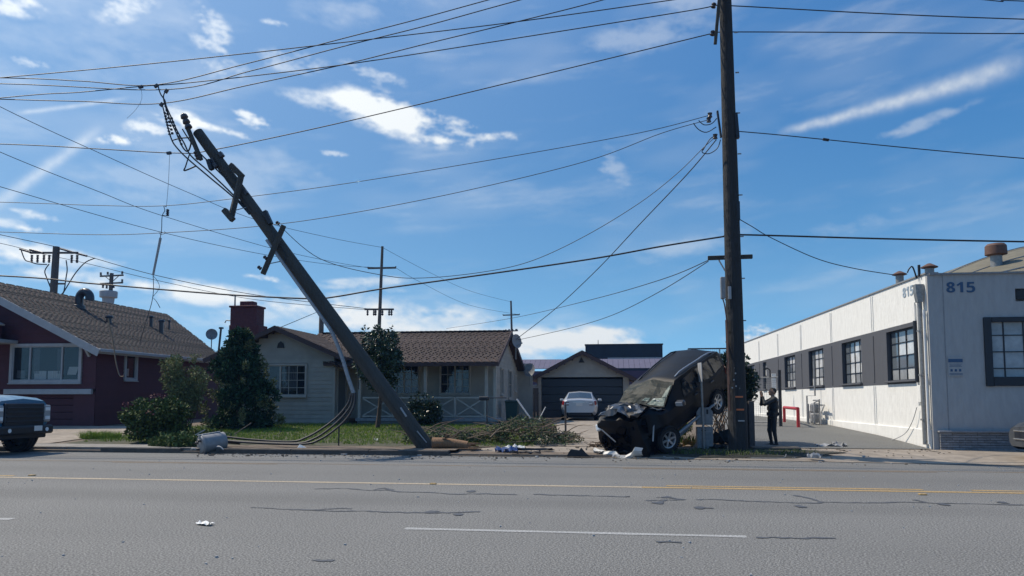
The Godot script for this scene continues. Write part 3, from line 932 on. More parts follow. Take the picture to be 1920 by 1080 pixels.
	curtain(w, 0.1, 0.45, 0.1, 0.45, mats.paper)
	# porch at the left edge
	st = new_st()
	box(st, Vector3(-29.0, 4.12, -29.4), Vector3(5.4, 0.16, 1.3), Basis(), Color.WHITE, 0.02)
	box(st, Vector3(-27.1, 3.05, -29.1), Vector3(0.24, 2.0, 0.24), Basis(), Color.WHITE, 0.015)
	box(st, Vector3(-27.35, 3.0, -29.98), Vector3(0.2, 2.05, 0.08))
	obj("porch", st, mats.trim, h, t)
	st = new_st()
	prism(st, [Vector2(-30.5, 4.2), Vector2(-26.75, 4.2), Vector2(-26.75, 4.85), Vector2(-29.0, 5.75), Vector2(-30.5, 5.2)], 0.7, Transform3D(Basis(), Vector3(0, 0, -29.2)))
	obj("porch_gable", st, mats.red_siding, h, t)
	st = new_st()
	bar(st, Vector3(-29.0, 5.8, -29.2), Vector3(-26.65, 4.86, -29.2), 0.8, 0.07)
	obj("porch_roof", st, mats.trim, h, t)
	# vents on the roof
	var v := thing("roof_vent", "large dark gooseneck pipe vent at the ridge of the red house", "vent", Vector3(-27.214, 6.337, -34.864), 0.0, "vents on the red house roof")
	st = new_st()
	var gp := []
	for k in 12:
		var a := PI * 1.12 * k / 11.0
		gp.append(Vector3(0.30 - 0.30 * cos(a), 0.42 + 0.34 * sin(a), 0.0))
	gp.insert(0, Vector3(0, -0.2, 0))
	tube(st, gp, 0.20, 0.215, 12)
	obj("pipe", st, mats.porcelain, v)
	st = new_st()
	lathe(st, [Vector2(0.30, -0.12), Vector2(0.29, 0.06), Vector2(0.205, 0.1)], 12)
	obj("collar", st, mats.porcelain, v)
	var labels := ["thin black stub vent nearest the hanging wire on the red roof", "stout black capped vent right of the thin stub on the red roof", "slim short pipe at the far right of the red roof vents", "small grey box vent low on the red roof above the rusty hook"]
	var where := [Vector3(-25.874, 5.691, -38.933), Vector3(-25.044, 5.291, -38.627), Vector3(-25.810, 5.660, -40.578), Vector3(-25.505, 5.513, -34.865)]
	for i in 4:
		v = thing("roof_vent", labels[i], "vent", where[i], 0.0, "vents on the red house roof")
		st = new_st()
		var hh: float = [0.5, 0.62, 0.45, 0.22][i]
		var rr: float = [0.09, 0.12, 0.05, 0.13][i]
		lathe(st, [Vector2(rr, -0.15), Vector2(rr, hh), Vector2(rr * 0.6, hh + 0.02), Vector2(0, hh + 0.02)], 10)
		obj("pipe", st, mats.porcelain, v)
		st = new_st()
		lathe(st, [Vector2(rr * 1.1, hh - 0.02), Vector2(rr * 1.5, hh + 0.02), Vector2(rr * 1.3, hh + 0.12), Vector2(0, hh + 0.15)], 10)
		obj("cap", st, mats.porcelain, v)
	dish("round satellite dish behind the back end of the red house roof", Vector3(-23.367, 5.385, -41.000), Vector3(0.5, 0.1, 1.0), 0.33, 1.1)
	v = thing("vent_pipe", "leaning bare pipe right of the satellite dish behind the red house", "pipe", Vector3(-22.953, 4.972, -41.000))
	st = new_st()
	tube(st, [Vector3(0, -1.2, 0), Vector3(0.16, 0.75, 0)], 0.06, 0.06, 8)
	box(st, Vector3(0.17, 0.78, 0), Vector3(0.2, 0.1, 0.2))
	obj("pipe", st, mats.porcelain, v)
	var hk := thing("hanging_hook", "rusty hooked wire dangling in front of the red house wall", "wire", Vector3(-20.882, 5.001, -28.500))
	st = new_st()
	var pts := []
	for p in [Vector3(-20.880, 4.956, -28.500), Vector3(-20.792, 4.619, -28.500), Vector3(-20.707, 4.328, -28.500), Vector3(-20.620, 3.992, -28.500), Vector3(-20.494, 3.324, -28.500), Vector3(-20.379, 2.880, -28.500), Vector3(-20.270, 2.592, -28.500), Vector3(-20.171, 2.525, -28.500), Vector3(-20.076, 2.547, -28.500)]: pts.append(p - hk.position)
	tube(st, smooth_path(pts, 3), 0.03, 0.022, 5)
	obj("hook", st, mats.dry_twig, hk)

func dish(label: String, at: Vector3, facing: Vector3, r: float, mast: float) -> void:
	var d := thing("satellite_dish", label, "satellite dish", at)
	var st := new_st()
	var prof := []
	for k in 6: prof.append(Vector2(r * k / 5.0, 0.22 * r * pow(k / 5.0, 2.0)))
	prof.reverse()
	var b := look(facing)
	lathe(st, prof, 18, Transform3D(Basis(b.x, b.z, b.y), Vector3.ZERO))
	obj("bowl", st, mats.grey_paint, d)
	st = new_st()
	tube(st, [Vector3(0, -mast, 0), Vector3(0, -0.1, 0), -facing.normalized() * 0.03], 0.03, 0.03, 6)
	tube(st, [Vector3(0, -r * 0.8, 0), facing.normalized() * r * 1.1 - Vector3(0, r * 0.5, 0)], 0.015, 0.015, 5)
	box(st, facing.normalized() * r * 1.1 - Vector3(0, r * 0.45, 0), Vector3(0.07, 0.07, 0.1))
	obj("mast", st, mats.galv, d)

# ---------------------------------------------------------------- cream house
func cream_house() -> void:
	var base := Vector3(-11.0, 0.47, -35.0)
	var h := thing("cream_house", "single storey cream boarded house with brown shingle roof and lattice porch behind the leaning pole", "house", base)
	var t := Transform3D(Basis(), -base)
	var st := new_st()
	var ax := -14.93
	siding(st, Transform3D(Basis(), Vector3(0, 0, -32.0)), func(y): return Vector2(maxf(-17.5, ax - (4.68 - y) / 0.43), minf(-12.35, ax + (4.68 - y) / 0.43)), 0.35, 4.6, 0.19, [[-16.1, 1.72, -13.62, 3.16]])
	siding(st, Transform3D(Basis(), Vector3(0, 0, -34.0)), func(_y): return Vector2(-12.35, -5.35), 0.7, 3.75, 0.19, [[-8.0, 1.8, -6.54, 3.22], [-10.44, 1.8, -8.94, 3.22]])
	siding(st, Transform3D(Basis(Vector3.FORWARD, Vector3.UP, Vector3.RIGHT), Vector3(-12.35, 0, 0)), func(_y): return Vector2(32.0, 34.0), 0.4, 3.5, 0.19, [[32.35, 0.8, 33.5, 2.95]])
	siding(st, Transform3D(Basis(Vector3.FORWARD, Vector3.UP, Vector3.RIGHT), Vector3(-5.35, 0, 0)), func(y): return Vector2(maxf(34.0, 37.0 - (4.9 - y) / 0.36), minf(42.0, 37.0 + (4.9 - y) / 0.36)), 0.35, 4.8, 0.19, [[35.3, 1.8, 36.1, 3.1], [38.0, 1.6, 39.2, 3.1], [40.4, 2.0, 41.0, 2.9]])
	tag(obj("wall_boards", st, mats.cream, h, t), "", "", "", "stuff")
	st = new_st()
	box(st, Vector3(-17.55, 2.0, -35.5), Vector3(0.1, 3.2, 7.0))
	box(st, Vector3(-11.0, 2.0, -42.0), Vector3(13.0, 3.2, 0.1))
	box(st, Vector3(-11.4, 3.5, -38.2), Vector3(11.9, 0.06, 7.6))
	box(st, Vector3(-17.5, 1.7, -31.99), Vector3(0.1, 2.7, 0.07))
	box(st, Vector3(-12.33, 1.7, -31.99), Vector3(0.1, 2.6, 0.07))
	obj("wall", st, mats.cream, h, t)
	# roof: main part and front wing
	st = new_st()
	var e := Vector3(-12.6, 3.2, -31.85)
	slab4(st, [Vector3(-12.8, 3.18, -31.85), Vector3(-4.95, 3.18, -31.85), Vector3(-5.05, 4.98, -37.0), Vector3(-15.2, 4.98, -37.0)], 0.1)
	slab4(st, [Vector3(-17.9, 3.18, -42.2), Vector3(-4.95, 3.18, -42.2), Vector3(-5.05, 4.985, -37.0), Vector3(-15.2, 4.985, -37.0)], 0.1)
	slab4(st, [Vector3(-11.62, 3.42, -31.45), Vector3(-11.62, 3.42, -33.0), Vector3(ax, 4.84, -37.0), Vector3(ax, 4.84, -31.45)], 0.1)
	slab4(st, [Vector3(-18.2, 3.42, -31.45), Vector3(-18.2, 3.42, -37.6), Vector3(ax, 4.845, -37.0), Vector3(ax, 4.845, -31.45)], 0.1)
	var roof := obj("roof", st, mats.brown_trim, h, t)
	st = new_st()
	shingles(st, Vector3(-12.8, 3.21, -31.83), Vector3(-4.93, 3.21, -31.83), Vector3(-5.03, 5.0, -37.0), Vector3(-15.2, 5.0, -37.0))
	shingles(st, Vector3(-17.9, 3.21, -42.2), Vector3(-4.93, 3.21, -42.2), Vector3(-5.03, 5.0, -37.0), Vector3(-15.2, 5.0, -37.0), 0.3, 0.6)
	shingles(st, Vector3(-11.6, 3.44, -31.43), Vector3(-11.6, 3.44, -33.0), Vector3(ax, 4.86, -37.0), Vector3(ax, 4.86, -31.43))
	shingles(st, Vector3(-18.2, 3.44, -31.43), Vector3(-18.2, 3.44, -37.6), Vector3(ax, 4.865, -37.0), Vector3(ax, 4.865, -31.43))
	tag(obj("shingles", st, mats.shingle_brown, roof), "", "", "", "stuff")
	st = new_st()
	var x := -14.8
	while x < -5.1:
		box(st, Vector3(x, 5.02, -37.0), Vector3(0.27, 0.045, 0.32), Basis(Vector3.FORWARD, 0.06))
		x += 0.25
	tag(obj("ridge_caps", st, mats.shingle_brown, roof), "", "", "", "stuff")
	st = new_st()
	bar(st, Vector3(ax, 4.75, -31.42), Vector3(-11.55, 3.30, -31.42), 0.04, 0.2)
	bar(st, Vector3(ax, 4.75, -31.415), Vector3(-18.27, 3.30, -31.415), 0.04, 0.2)
	bar(st, Vector3(-12.2, 3.11, -31.82), Vector3(-4.9, 3.11, -31.82), 0.05, 0.17)
	bar(st, Vector3(-4.92, 3.10, -31.85), Vector3(-5.02, 4.9, -37.0), 0.05, 0.2)
	bar(st, Vector3(-4.92, 3.10, -42.2), Vector3(-5.02, 4.9, -37.0), 0.05, 0.2)
	obj("barge_board", st, mats.brown_trim, h, t)
	st = new_st()
	for k in 3:
		box(st, Vector3(-12.215, 3.121, -32.000) + Vector3(0.25 * k, 0.05 - 0.06 * k, 0.25), Vector3(0.4, 0.07, 0.3), Basis(Vector3.BACK, -0.4 + 0.3 * k))
	obj("broken_eave_wood", st, mats.brown_trim, h, t)
	# gable vents, windows and door
	st = new_st()
	prism(st, [Vector2(-0.17, 0), Vector2(0.17, 0), Vector2(0.12, 0.2), Vector2(0.0, 0.3), Vector2(-0.12, 0.2)], 0.05, Transform3D(Basis(), Vector3(-14.87, 3.9, -31.96)))
	obj("gable_vent", st, mats.black, h, t)
	var w := window(h, t * Transform3D(Basis(), Vector3(-16.05, 1.77, -31.97)), 2.38, 1.34, 0.07, [[0.0, 0.5, 1, 1], [0.5, 1.0, 3, 4]], mats.cream_trim)
	curtain(w, 1.25, 1.9, 0.2, 1.28, mats.curtain); curtain(w, 0.2, 0.6, 0.1, 1.28, mats.curtain)
	w = window(h, t * Transform3D(Basis(), Vector3(-7.95, 1.85, -33.97)), 1.37, 1.32, 0.06, [[0.0, 0.5, 2, 3], [0.5, 1.0, 2, 4]], mats.cream_trim)
	curtain(w, 0.35, 0.62, 0.05, 1.28, mats.curtain, -0.15); curtain(w, 0.75, 0.95, 0.1, 1.25, mats.paper, 0.12); curtain(w, 1.05, 1.3, 0.1, 0.7, mats.curtain)
	w = window(h, t * Transform3D(Basis(), Vector3(-10.38, 1.85, -33.97)), 1.38, 1.32, 0.06, [[0.0, 0.5, 2, 4], [0.5, 1.0, 2, 4]], mats.cream_trim)
	curtain(w, 0.8, 1.3, 0.05, 0.6, mats.curtain)
	for s in [[35.35, 1.85, 0.7, 1.2], [38.05, 1.65, 1.1, 1.4], [40.45, 2.05, 0.5, 0.8]]:
		window(h, t * Transform3D(Basis(Vector3.FORWARD, Vector3.UP, Vector3.RIGHT), Vector3(-5.32, s[1], -s[0])), s[2], s[3], 0.06, [[0.0, 1.0, 1, 2]], mats.cream_trim)
	st = new_st()
	box(st, Vector3(-12.36, 1.87, -32.92), Vector3(0.05, 2.14, 1.13))
	var door := obj("door", st, mats.pane_dim, h, t)
	st = new_st()
	for q in [[-0.02, 0.08], [1.11, 0.08]]: box(st, Vector3(-12.31, 1.9, -32.37 - q[0]), Vector3(0.06, 2.2, q[1]))
	box(st, Vector3(-12.31, 2.98, -32.92), Vector3(0.06, 0.08, 1.1))
	obj("door_frame", st, mats.cream_trim, door)
	# porch
	st = new_st()
	box(st, Vector3(-8.2, 0.68, -33.1), Vector3(6.4, 0.14, 1.8), Basis(), Color.WHITE, 0.01)
	box(st, Vector3(-8.2, 0.5, -32.35), Vector3(6.3, 0.25, 0.06))
	obj("porch_floor", st, mats.grey_paint, h, t)
	for px in [-11.25, -8.24, -5.5, -5.12]:
		st = new_st()
		box(st, Vector3(px, 1.92, -32.3), Vector3(0.13, 2.4, 0.13), Basis(), Color.WHITE, 0.01)
		obj("porch_post", st, mats.cream_trim, h, t)
	var xs := [-11.15, -9.7, -8.3, -6.9, -5.56]
	for i in 4:
		st = new_st()
		var a: float = xs[i] + 0.05
		var b: float = xs[i + 1] - 0.05
		bar(st, Vector3(a, 1.66, -32.3), Vector3(b, 1.66, -32.3), 0.07, 0.07)
		bar(st, Vector3(a, 0.83, -32.3), Vector3(b, 0.83, -32.3), 0.06, 0.06)
		bar(st, Vector3(a, 0.86, -32.315), Vector3(b, 1.63, -32.315), 0.025, 0.055)
		bar(st, Vector3(a, 1.63, -32.285), Vector3(b, 0.86, -32.285), 0.025, 0.055)
		box(st, Vector3(b + 0.05, 1.23, -32.3), Vector3(0.08, 0.9, 0.08))
		obj("railing", st, mats.cream_trim, h, t)
	# chimney of painted brick on the left wall
	st = new_st()
	box(st, Vector3(-18.75, 2.4, -36.6), Vector3(2.0, 4.0, 1.2), Basis(), Color.WHITE, 0.02)
	box(st, Vector3(-18.8, 4.9, -36.55), Vector3(1.6, 1.0, 1.05), Basis(), Color.WHITE, 0.02)
	box(st, Vector3(-18.85, 5.85, -36.5), Vector3(1.42, 0.95, 0.9), Basis(), Color.WHITE, 0.02)
	box(st, Vector3(-18.85, 6.36, -36.5), Vector3(1.54, 0.1, 1.02), Basis(), Color.WHITE, 0.02)
	var ch := obj("chimney", st, mats.red_brick, h, t)
	tag(ch, "dark red stepped brick chimney")
	st = new_st()
	box(st, Vector3(-18.8, 6.53, -36.5), Vector3(0.72, 0.25, 0.5), Basis(), Color.WHITE, 0.02)
	obj("flue", st, mats.red_brick, ch)
	st = new_st()
	tube(st, [Vector3(-19.45, 6.3, -36.3), Vector3(-19.45, 7.0, -36.3)], 0.045, 0.035, 6)
	obj("antenna_pipe", st, mats.galv, ch)
	st = new_st()
	tube(st, [Vector3(-19.6, 5.65, -36.3), Vector3(-19.9, 5.68, -36.3), Vector3(-19.98, 5.55, -36.3)], 0.03, 0.03, 6)
	obj("bracket", st, mats.galv, ch)
	dish("grey satellite dish on the right gable end of the cream house", Vector3(-4.814, 4.479, -37.000), Vector3(0.9, 0.15, 0.6), 0.36, 0.9)
	dish("dark satellite dish on the wall left of the garage", Vector3(-4.588, 3.206, -41.500), Vector3(-0.5, 0.15, 0.9), 0.38, 0.9)

# ---------------------------------------------------------------- garage
func garage() -> void:
	var base := Vector3(-1.75, 0.52, -46.0)
	var h := thing("garage", "detached cream garage with low gable and wide dark door behind the silver sedan", "garage", base)
	var t := Transform3D(Basis(), -base)
	var st := new_st()
	var span := func(y: float) -> Vector2: return Vector2(maxf(-4.3, -1.73 - (4.2 - y) / 0.52), minf(0.85, -1.73 + (4.2 - y) / 0.52))
	siding(st, Transform3D(Basis(), Vector3(0, 0, -43.0)), span, 0.45, 4.15, 0.24, [[-4.1, 0.4, 0.56, 2.78]])
	tag(obj("wall_boards", st, mats.cream, h, t), "", "", "", "stuff")
	st = new_st()
	box(st, Vector3(-4.3, 1.65, -46.0), Vector3(0.1, 2.4, 5.9)); box(st, Vector3(0.85, 1.65, -46.0), Vector3(0.1, 2.4, 5.9)); box(st, Vector3(-1.7, 1.65, -49.0), Vector3(5.2, 2.4, 0.1))
	box(st, Vector3(-1.7, 2.9, -46.1), Vector3(5.0, 0.05, 5.8))
	obj("wall", st, mats.cream, h, t)
	st = new_st()
	for k in 5: box(st, Vector3(-1.77, 0.72 + k * 0.452, -43.12), Vector3(4.64, 0.44, 0.06), Basis(), Color.WHITE, 0.015)
	var gd := obj("garage_door", st, mats.garage_door, h, t)
	st = new_st()
	box(st, Vector3(-1.77, 0.66, -43.05), Vector3(0.25, 0.05, 0.05))
	obj("handle", st, mats.galv, gd)
	st = new_st()
	slab4(st, [Vector3(-4.75, 2.75, -42.6), Vector3(-4.75, 2.75, -49.3), Vector3(-1.73, 4.34, -49.3), Vector3(-1.73, 4.34, -42.6)], 0.12)
	slab4(st, [Vector3(1.27, 2.75, -42.6), Vector3(1.27, 2.75, -49.3), Vector3(-1.73, 4.345, -49.3), Vector3(-1.73, 4.345, -42.6)], 0.12)
	var roof := obj("roof", st, mats.brown_trim, h, t)
	st = new_st()
	shingles(st, Vector3(1.29, 2.77, -42.58), Vector3(1.29, 2.77, -49.3), Vector3(-1.73, 4.37, -49.3), Vector3(-1.73, 4.37, -42.58), 0.2, 0.4)
	shingles(st, Vector3(-4.77, 2.77, -42.58), Vector3(-4.77, 2.77, -49.3), Vector3(-1.73, 4.37, -49.3), Vector3(-1.73, 4.37, -42.58), 0.2, 0.4)
	tag(obj("shingles", st, mats.shingle_brown, roof), "", "", "", "stuff")
	st = new_st()
	bar(st, Vector3(-1.73, 4.24, -42.57), Vector3(1.33, 2.63, -42.57), 0.04, 0.2); bar(st, Vector3(-1.73, 4.24, -42.565), Vector3(-4.81, 2.63, -42.565), 0.04, 0.2)
	obj("barge_board", st, mats.brown_trim, h, t)
	st = new_st()
	prism(st, [Vector2(-0.17, 0), Vector2(0.17, 0), Vector2(0.0, 0.32)], 0.05, Transform3D(Basis(), Vector3(-1.78, 3.68, -42.96)))
	obj("gable_vent", st, mats.black, h, t)
	# fence left of the garage
	var f := thing("board_fence", "weathered board fence between the cream house and the garage", "fence", Vector3(-4.9, 0.52, -42.4))
	for k in 9:
		st = new_st()
		var ht := 1.75 + 0.12 * sin(k * 2.3)
		box(st, Vector3(-0.62 + k * 0.155, ht / 2, 0), Vector3(0.145, ht, 0.03), Basis(Vector3.BACK, rng.randf_range(-0.012, 0.012)), grey(rng.randf_range(0.8, 1.1)))
		obj("plank", st, mats.fence_wood, f)
	st = new_st()
	for y in [0.4, 1.4]:
		st = new_st()
		box(st, Vector3(0, y, -0.05), Vector3(1.4, 0.09, 0.04))
		obj("rail", st, mats.fence_wood, f)

func far_buildings() -> void:
	var b := thing("long_warehouse", "long low warehouse with a purple metal roof behind the garage", "warehouse", Vector3(-1.5, 0.52, -74.0))
	var st := new_st()
	box(st, Vector3(0, 1.2, 0), Vector3(22.0, 2.4, 7.0))
	obj("wall", st, mats.grey_paint, b)
	for k in 44:
		st = new_st()
		var x := -10.75 + k * 0.5
		bar(st, Vector3(x, 3.92, 3.9), Vector3(x, 4.95, 0.6), 0.48, 0.05, grey(rng.randf_range(0.97, 1.03)))
		obj("roof_panel", st, mats.purple_roof, b)
	st = new_st()
	box(st, Vector3(0, 3.05, 3.85), Vector3(22.1, 1.3, 0.1), Basis(), Color(0.55, 0.40, 0.50))
	obj("fascia", st, mats.purple_roof, b)
	st = new_st()
	box(st, Vector3(3.7, 5.0, 0.2), Vector3(5.4, 0.22, 0.5))
	obj("roof_curb", st, mats.trim, b)
	b = thing("dark_block", "flat topped black building rising behind the purple roof", "building", Vector3(1.15, 0.52, -84.0))
	st = new_st()
	box(st, Vector3(0, 3.4, 0), Vector3(8.05, 6.8, 8.0))
	obj("wall", st, mats.dark_block, b)
	st = new_st()
	for q in [[0.0, 4.0, 8.25, 0.2], [0.0, -4.0, 8.25, 0.2]]: box(st, Vector3(q[0], 6.86, q[1]), Vector3(q[2], 0.12, q[3]))
	for q in [-4.02, 4.02]: box(st, Vector3(q, 6.86, 0), Vector3(0.2, 0.12, 7.8))
	obj("parapet_cap", st, mats.black_frame, b)
	st = new_st()
	tube(st, [Vector3(-2.7, 6.9, 3.5), Vector3(-2.7, 7.4, 3.5)], 0.04, 0.03, 6)
	obj("antenna", st, mats.black, b)
	st = new_st()
	for k in 5: bar(st, Vector3(-4.04 + k * 2.02, 0.2, 4.02), Vector3(-4.04 + k * 2.02, 6.75, 4.02), 0.06, 0.03)
	obj("cladding_seams", st, mats.black_frame, b)

# ---------------------------------------------------------------- the white building
func lettering(called: String, text: String, height: float, m: Material, parent: Node, at: Transform3D) -> void:
	var tm := TextMesh.new()
	var f := SystemFont.new()
	f.font_names = PackedStringArray(["Droid Sans"])
	f.font_weight = 800
	tm.font = f
	tm.text = text
	tm.font_size = 64
	tm.pixel_size = height / 46.0
	tm.depth = 0.012
	tm.material = m
	put(called, tm, parent, at)

func numbered_building() -> void:
	var base := Vector3(9.1, 0.2, -23.0)
	var h := thing("white_building", "long white industrial building with a grey window band, marked 815", "building", base)
	var t := Transform3D(Basis(), -base)
	var wins := [[-23.75, -26.4], [-29.0, -31.35], [-34.0, -36.5], [-39.1, -41.5], [-46.25, -47.3], [-50.0, -52.5]]
	var wy := [2.17, 3.82]
	var st := new_st()
	# side wall, facing left; outer face at x = 9.1
	box(st, Vector3(9.25, 1.04, -39.68), Vector3(0.3, 2.08, 33.14))
	box(st, Vector3(9.248, 3.015, -23.27), Vector3(0.3, 1.87, 0.32))
	prism(st, [Vector2(23.11, 3.95), Vector2(56.25, 3.95), Vector2(56.25, 5.52), Vector2(23.11, 5.24)], 0.3, Transform3D(Basis(Vector3.FORWARD, Vector3.UP, Vector3.RIGHT), Vector3(9.25, 0, 0)))
	box(st, Vector3(16.0, 2.6, -56.1), Vector3(13.5, 5.2, 0.3))
	box(st, Vector3(22.8, 2.6, -39.6), Vector3(0.3, 5.2, 32.7))
	obj("wall", st, mats.wall_white, h, t)
	st = new_st()
	box(st, Vector3(9.24, 2.125, -39.84), Vector3(0.3, 0.09, 32.8))
	box(st, Vector3(9.24, 3.885, -39.84), Vector3(0.3, 0.13, 32.8))
	var z := -23.44
	for k in wins.size() + 1:
		var z2: float = wins[k][0] if k < wins.size() else -56.2
		box(st, Vector3(9.24, 2.995, (z + z2) / 2), Vector3(0.3, 1.65, z - z2))
		if k < wins.size(): z = wins[k][1]
	obj("window_band", st, mats.band_grey, h, t)
	st = new_st()
	for zz in [-27.7, -32.75, -37.85, -43.0, -48.4]:
		for off in [-0.09, 0.09]:
			box(st, Vector3(9.092, 1.30, zz + off), Vector3(0.03, 1.5, 0.025))
			box(st, Vector3(9.092, 4.6, zz + off), Vector3(0.03, 1.22, 0.025))
	box(st, Vector3(9.075, 0.40, -39.6), Vector3(0.05, 0.62, 33.0), Basis(), Color.WHITE, 0.012)
	obj("plinth", st, mats.wall_white, h, t)
	st = new_st()
	for zz in [-27.7, -32.75, -37.85, -43.0, -48.4]:
		st = new_st()
		box(st, Vector3(9.085, 2.995, zz), Vector3(0.03, 1.62, 0.14))
		obj("pilaster", st, mats.band_grey, h, t)
	# steel windows of the side wall, every pane a piece
	var pm := {}
	for k in ["pane_pale", "pane_grey", "pane_dim"]: pm[k] = mats[k]
	for k in wins.size():
		var wd: float = wins[k][0] - wins[k][1]
		var cols := 4 if wd > 2 else 2
		steel_window(h, t * Transform3D(Basis(Vector3.BACK, Vector3.UP, Vector3.LEFT), Vector3(9.24, wy[0], wins[k][1])), wd, 1.65, cols, 4, k)
		st = new_st()
		box(st, Vector3(9.07, 2.16, (wins[k][0] + wins[k][1]) / 2), Vector3(0.16, 0.06, wd + 0.12), Basis(), Color.WHITE, 0.01)
		obj("sill", st, mats.band_grey, h, t)
	# front wall, facing the street; outer face at z = -23
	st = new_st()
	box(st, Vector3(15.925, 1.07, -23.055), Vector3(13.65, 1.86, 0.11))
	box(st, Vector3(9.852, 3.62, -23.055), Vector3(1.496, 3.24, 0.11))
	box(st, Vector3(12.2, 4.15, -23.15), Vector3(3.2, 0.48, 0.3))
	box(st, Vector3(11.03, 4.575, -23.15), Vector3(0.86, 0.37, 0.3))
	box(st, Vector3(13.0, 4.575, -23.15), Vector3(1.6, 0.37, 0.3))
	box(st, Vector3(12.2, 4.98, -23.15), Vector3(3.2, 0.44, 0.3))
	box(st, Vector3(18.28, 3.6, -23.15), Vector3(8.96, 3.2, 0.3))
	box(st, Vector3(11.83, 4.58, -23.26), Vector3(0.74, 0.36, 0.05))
	obj("front_wall", st, mats.wall_white_shaded, h, t)  # white paint in its darker copy, shade painted in
	st = new_st()
	box(st, Vector3(16.0, 5.225, -23.13), Vector3(13.7, 0.05, 0.38))
	bar(st, Vector3(9.24, 5.265, -23.0), Vector3(9.24, 5.545, -56.2), 0.36, 0.045)
	obj("parapet_cap", st, mats.grey_paint, h, t)
	st = new_st()
	for x in [9.52, 13.85]:
		st = new_st()
		box(st, Vector3(x, 2.95, -22.998), Vector3(0.02, 4.5, 0.012))
		obj("wall_joint", st, mats.grey_paint, h, t)
	var fw := steel_window(h, t * Transform3D(Basis(), Vector3(10.6, 2.0, -23.1)), 3.2, 1.9, 6, 4, 9)
	st = new_st()
	for q in [[10.66, 2.95, 0.2, 1.98], [13.74, 2.95, 0.2, 1.98]]: box(st, Vector3(q[0], q[1], -22.985), Vector3(q[2], q[3], 0.10), Basis(), Color.WHITE, 0.01)
	box(st, Vector3(12.2, 3.87, -22.985), Vector3(2.87, 0.14, 0.10), Basis(), Color.WHITE, 0.01)
	box(st, Vector3(12.2, 2.1, -22.985), Vector3(2.87, 0.26, 0.10), Basis(), Color.WHITE, 0.01)
	obj("window_surround", st, mats.black_frame, h, t)
	st = new_st()
	box(st, Vector3(11.83, 4.6, -23.06), Vector3(0.66, 0.28, 0.05))
	obj("vent_opening", st, mats.black, h, t)
	# brick base: flat courses, too thin to pick apart singly
	st = new_st()
	for r in 7:
		var x := 9.24 - (0.16 if r % 2 else 0.0)
		while x < 22.6:
			var a := maxf(x, 9.24)
			box(st, Vector3((a + x + 0.33) / 2, 0.185 + r * 0.07, -22.955 + rng.randf_range(-0.004, 0.006)), Vector3(x + 0.322 - a, 0.056, 0.12), Basis(), grey(rng.randf_range(0.75, 1.1)))
			x += 0.33
	mat("base_brick", Color(0.30, 0.31, 0.33), 0.85, "mottle", Vector3.ONE, "", true, 0.0, true)
	tag(obj("brick_courses", st, mats.base_brick, h, t), "", "", "", "stuff")
	st = new_st()
	box(st, Vector3(15.9, 0.67, -22.93), Vector3(13.4, 0.05, 0.2), Basis(), Color.WHITE, 0.01)
	obj("brick_cap", st, mats.base_brick, h, t)
	# lettering
	lettering("number", "815", 0.30, mats.number_blue, h, t * Transform3D(Basis().scaled(Vector3(1.18, 1, 1)), Vector3(10.01, 4.82, -22.992)))
	lettering("number", "815", 0.30, mats.number_pale, h, t * Transform3D(Basis(Vector3.BACK * 1.25, Vector3.UP, Vector3.LEFT), Vector3(9.092, 4.92, -24.42)))
	# notice on the front wall
	st = new_st()
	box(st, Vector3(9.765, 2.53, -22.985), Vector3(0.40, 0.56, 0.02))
	var s := obj("notice", st, mats.wall_white_shaded, h, t)
	st = new_st()
	box(st, Vector3(9.765, 2.70, -22.972), Vector3(0.385, 0.10, 0.008))
	for k in 3: box(st, Vector3(9.765, 2.60 - k * 0.035, -22.972), Vector3(0.34 - 0.04 * (k % 2), 0.010, 0.006))
	for k in 3: box(st, Vector3(9.65 + k * 0.115, 2.42, -22.972), Vector3(0.06, 0.07, 0.006))
	for k in 2: box(st, Vector3(9.765, 2.33 - k * 0.035, -22.972), Vector3(0.36, 0.012, 0.006))
	obj("print", st, mats.number_blue, s)
	# rainwater pipe and conduits by the corner
	st = new_st()
	var pz := -23.28
	prism(st, [Vector2(-0.11, 0.25), Vector2(0.12, 0.25), Vector2(0.11, -0.02), Vector2(0.07, -0.28), Vector2(-0.06, -0.28), Vector2(-0.10, -0.02)], 0.2, Transform3D(Basis(), Vector3(8.96, 4.72, pz)))
	tube(st, [Vector3(8.98, 4.5, pz), Vector3(8.98, 0.28, pz)], 0.065, 0.065, 10)
	for y in [1.0, 2.3, 3.6]: box(st, Vector3(9.0, y, pz), Vector3(0.2, 0.05, 0.18))
	obj("downpipe", st, mats.galv, h, t)
	st = new_st()
	tube(st, [Vector3(9.02, 0.3, -23.12), Vector3(9.02, 4.2, -23.12)], 0.035, 0.035, 8)
	tube(st, [Vector3(9.04, 1.4, -23.75), Vector3(9.02, 4.35, -23.72), Vector3(9.01, 4.5, -23.66), Vector3(9.01, 4.5, -23.58), Vector3(9.02, 4.35, -23.52), Vector3(9.03, 0.9, -23.5)], 0.045, 0.045, 8)
	tube(st, [Vector3(9.0, 0.9, -23.5), Vector3(8.99, 0.6, -23.4), Vector3(8.99, 0.3, -23.38)], 0.04, 0.04, 8)
	box(st, Vector3(9.0, 1.75, -23.45), Vector3(0.16, 0.5, 0.22), Basis(), Color.WHITE, 0.01)
	obj("conduit", st, mats.wall_white, h, t)
	st = new_st()
	tube(st, [Vector3(8.99, 2.1, -23.66), Vector3(8.99, 3.93, -23.66)], 0.075, 0.075, 8)
	obj("conduit", st, mats.black_frame, h, t)
	st = new_st()
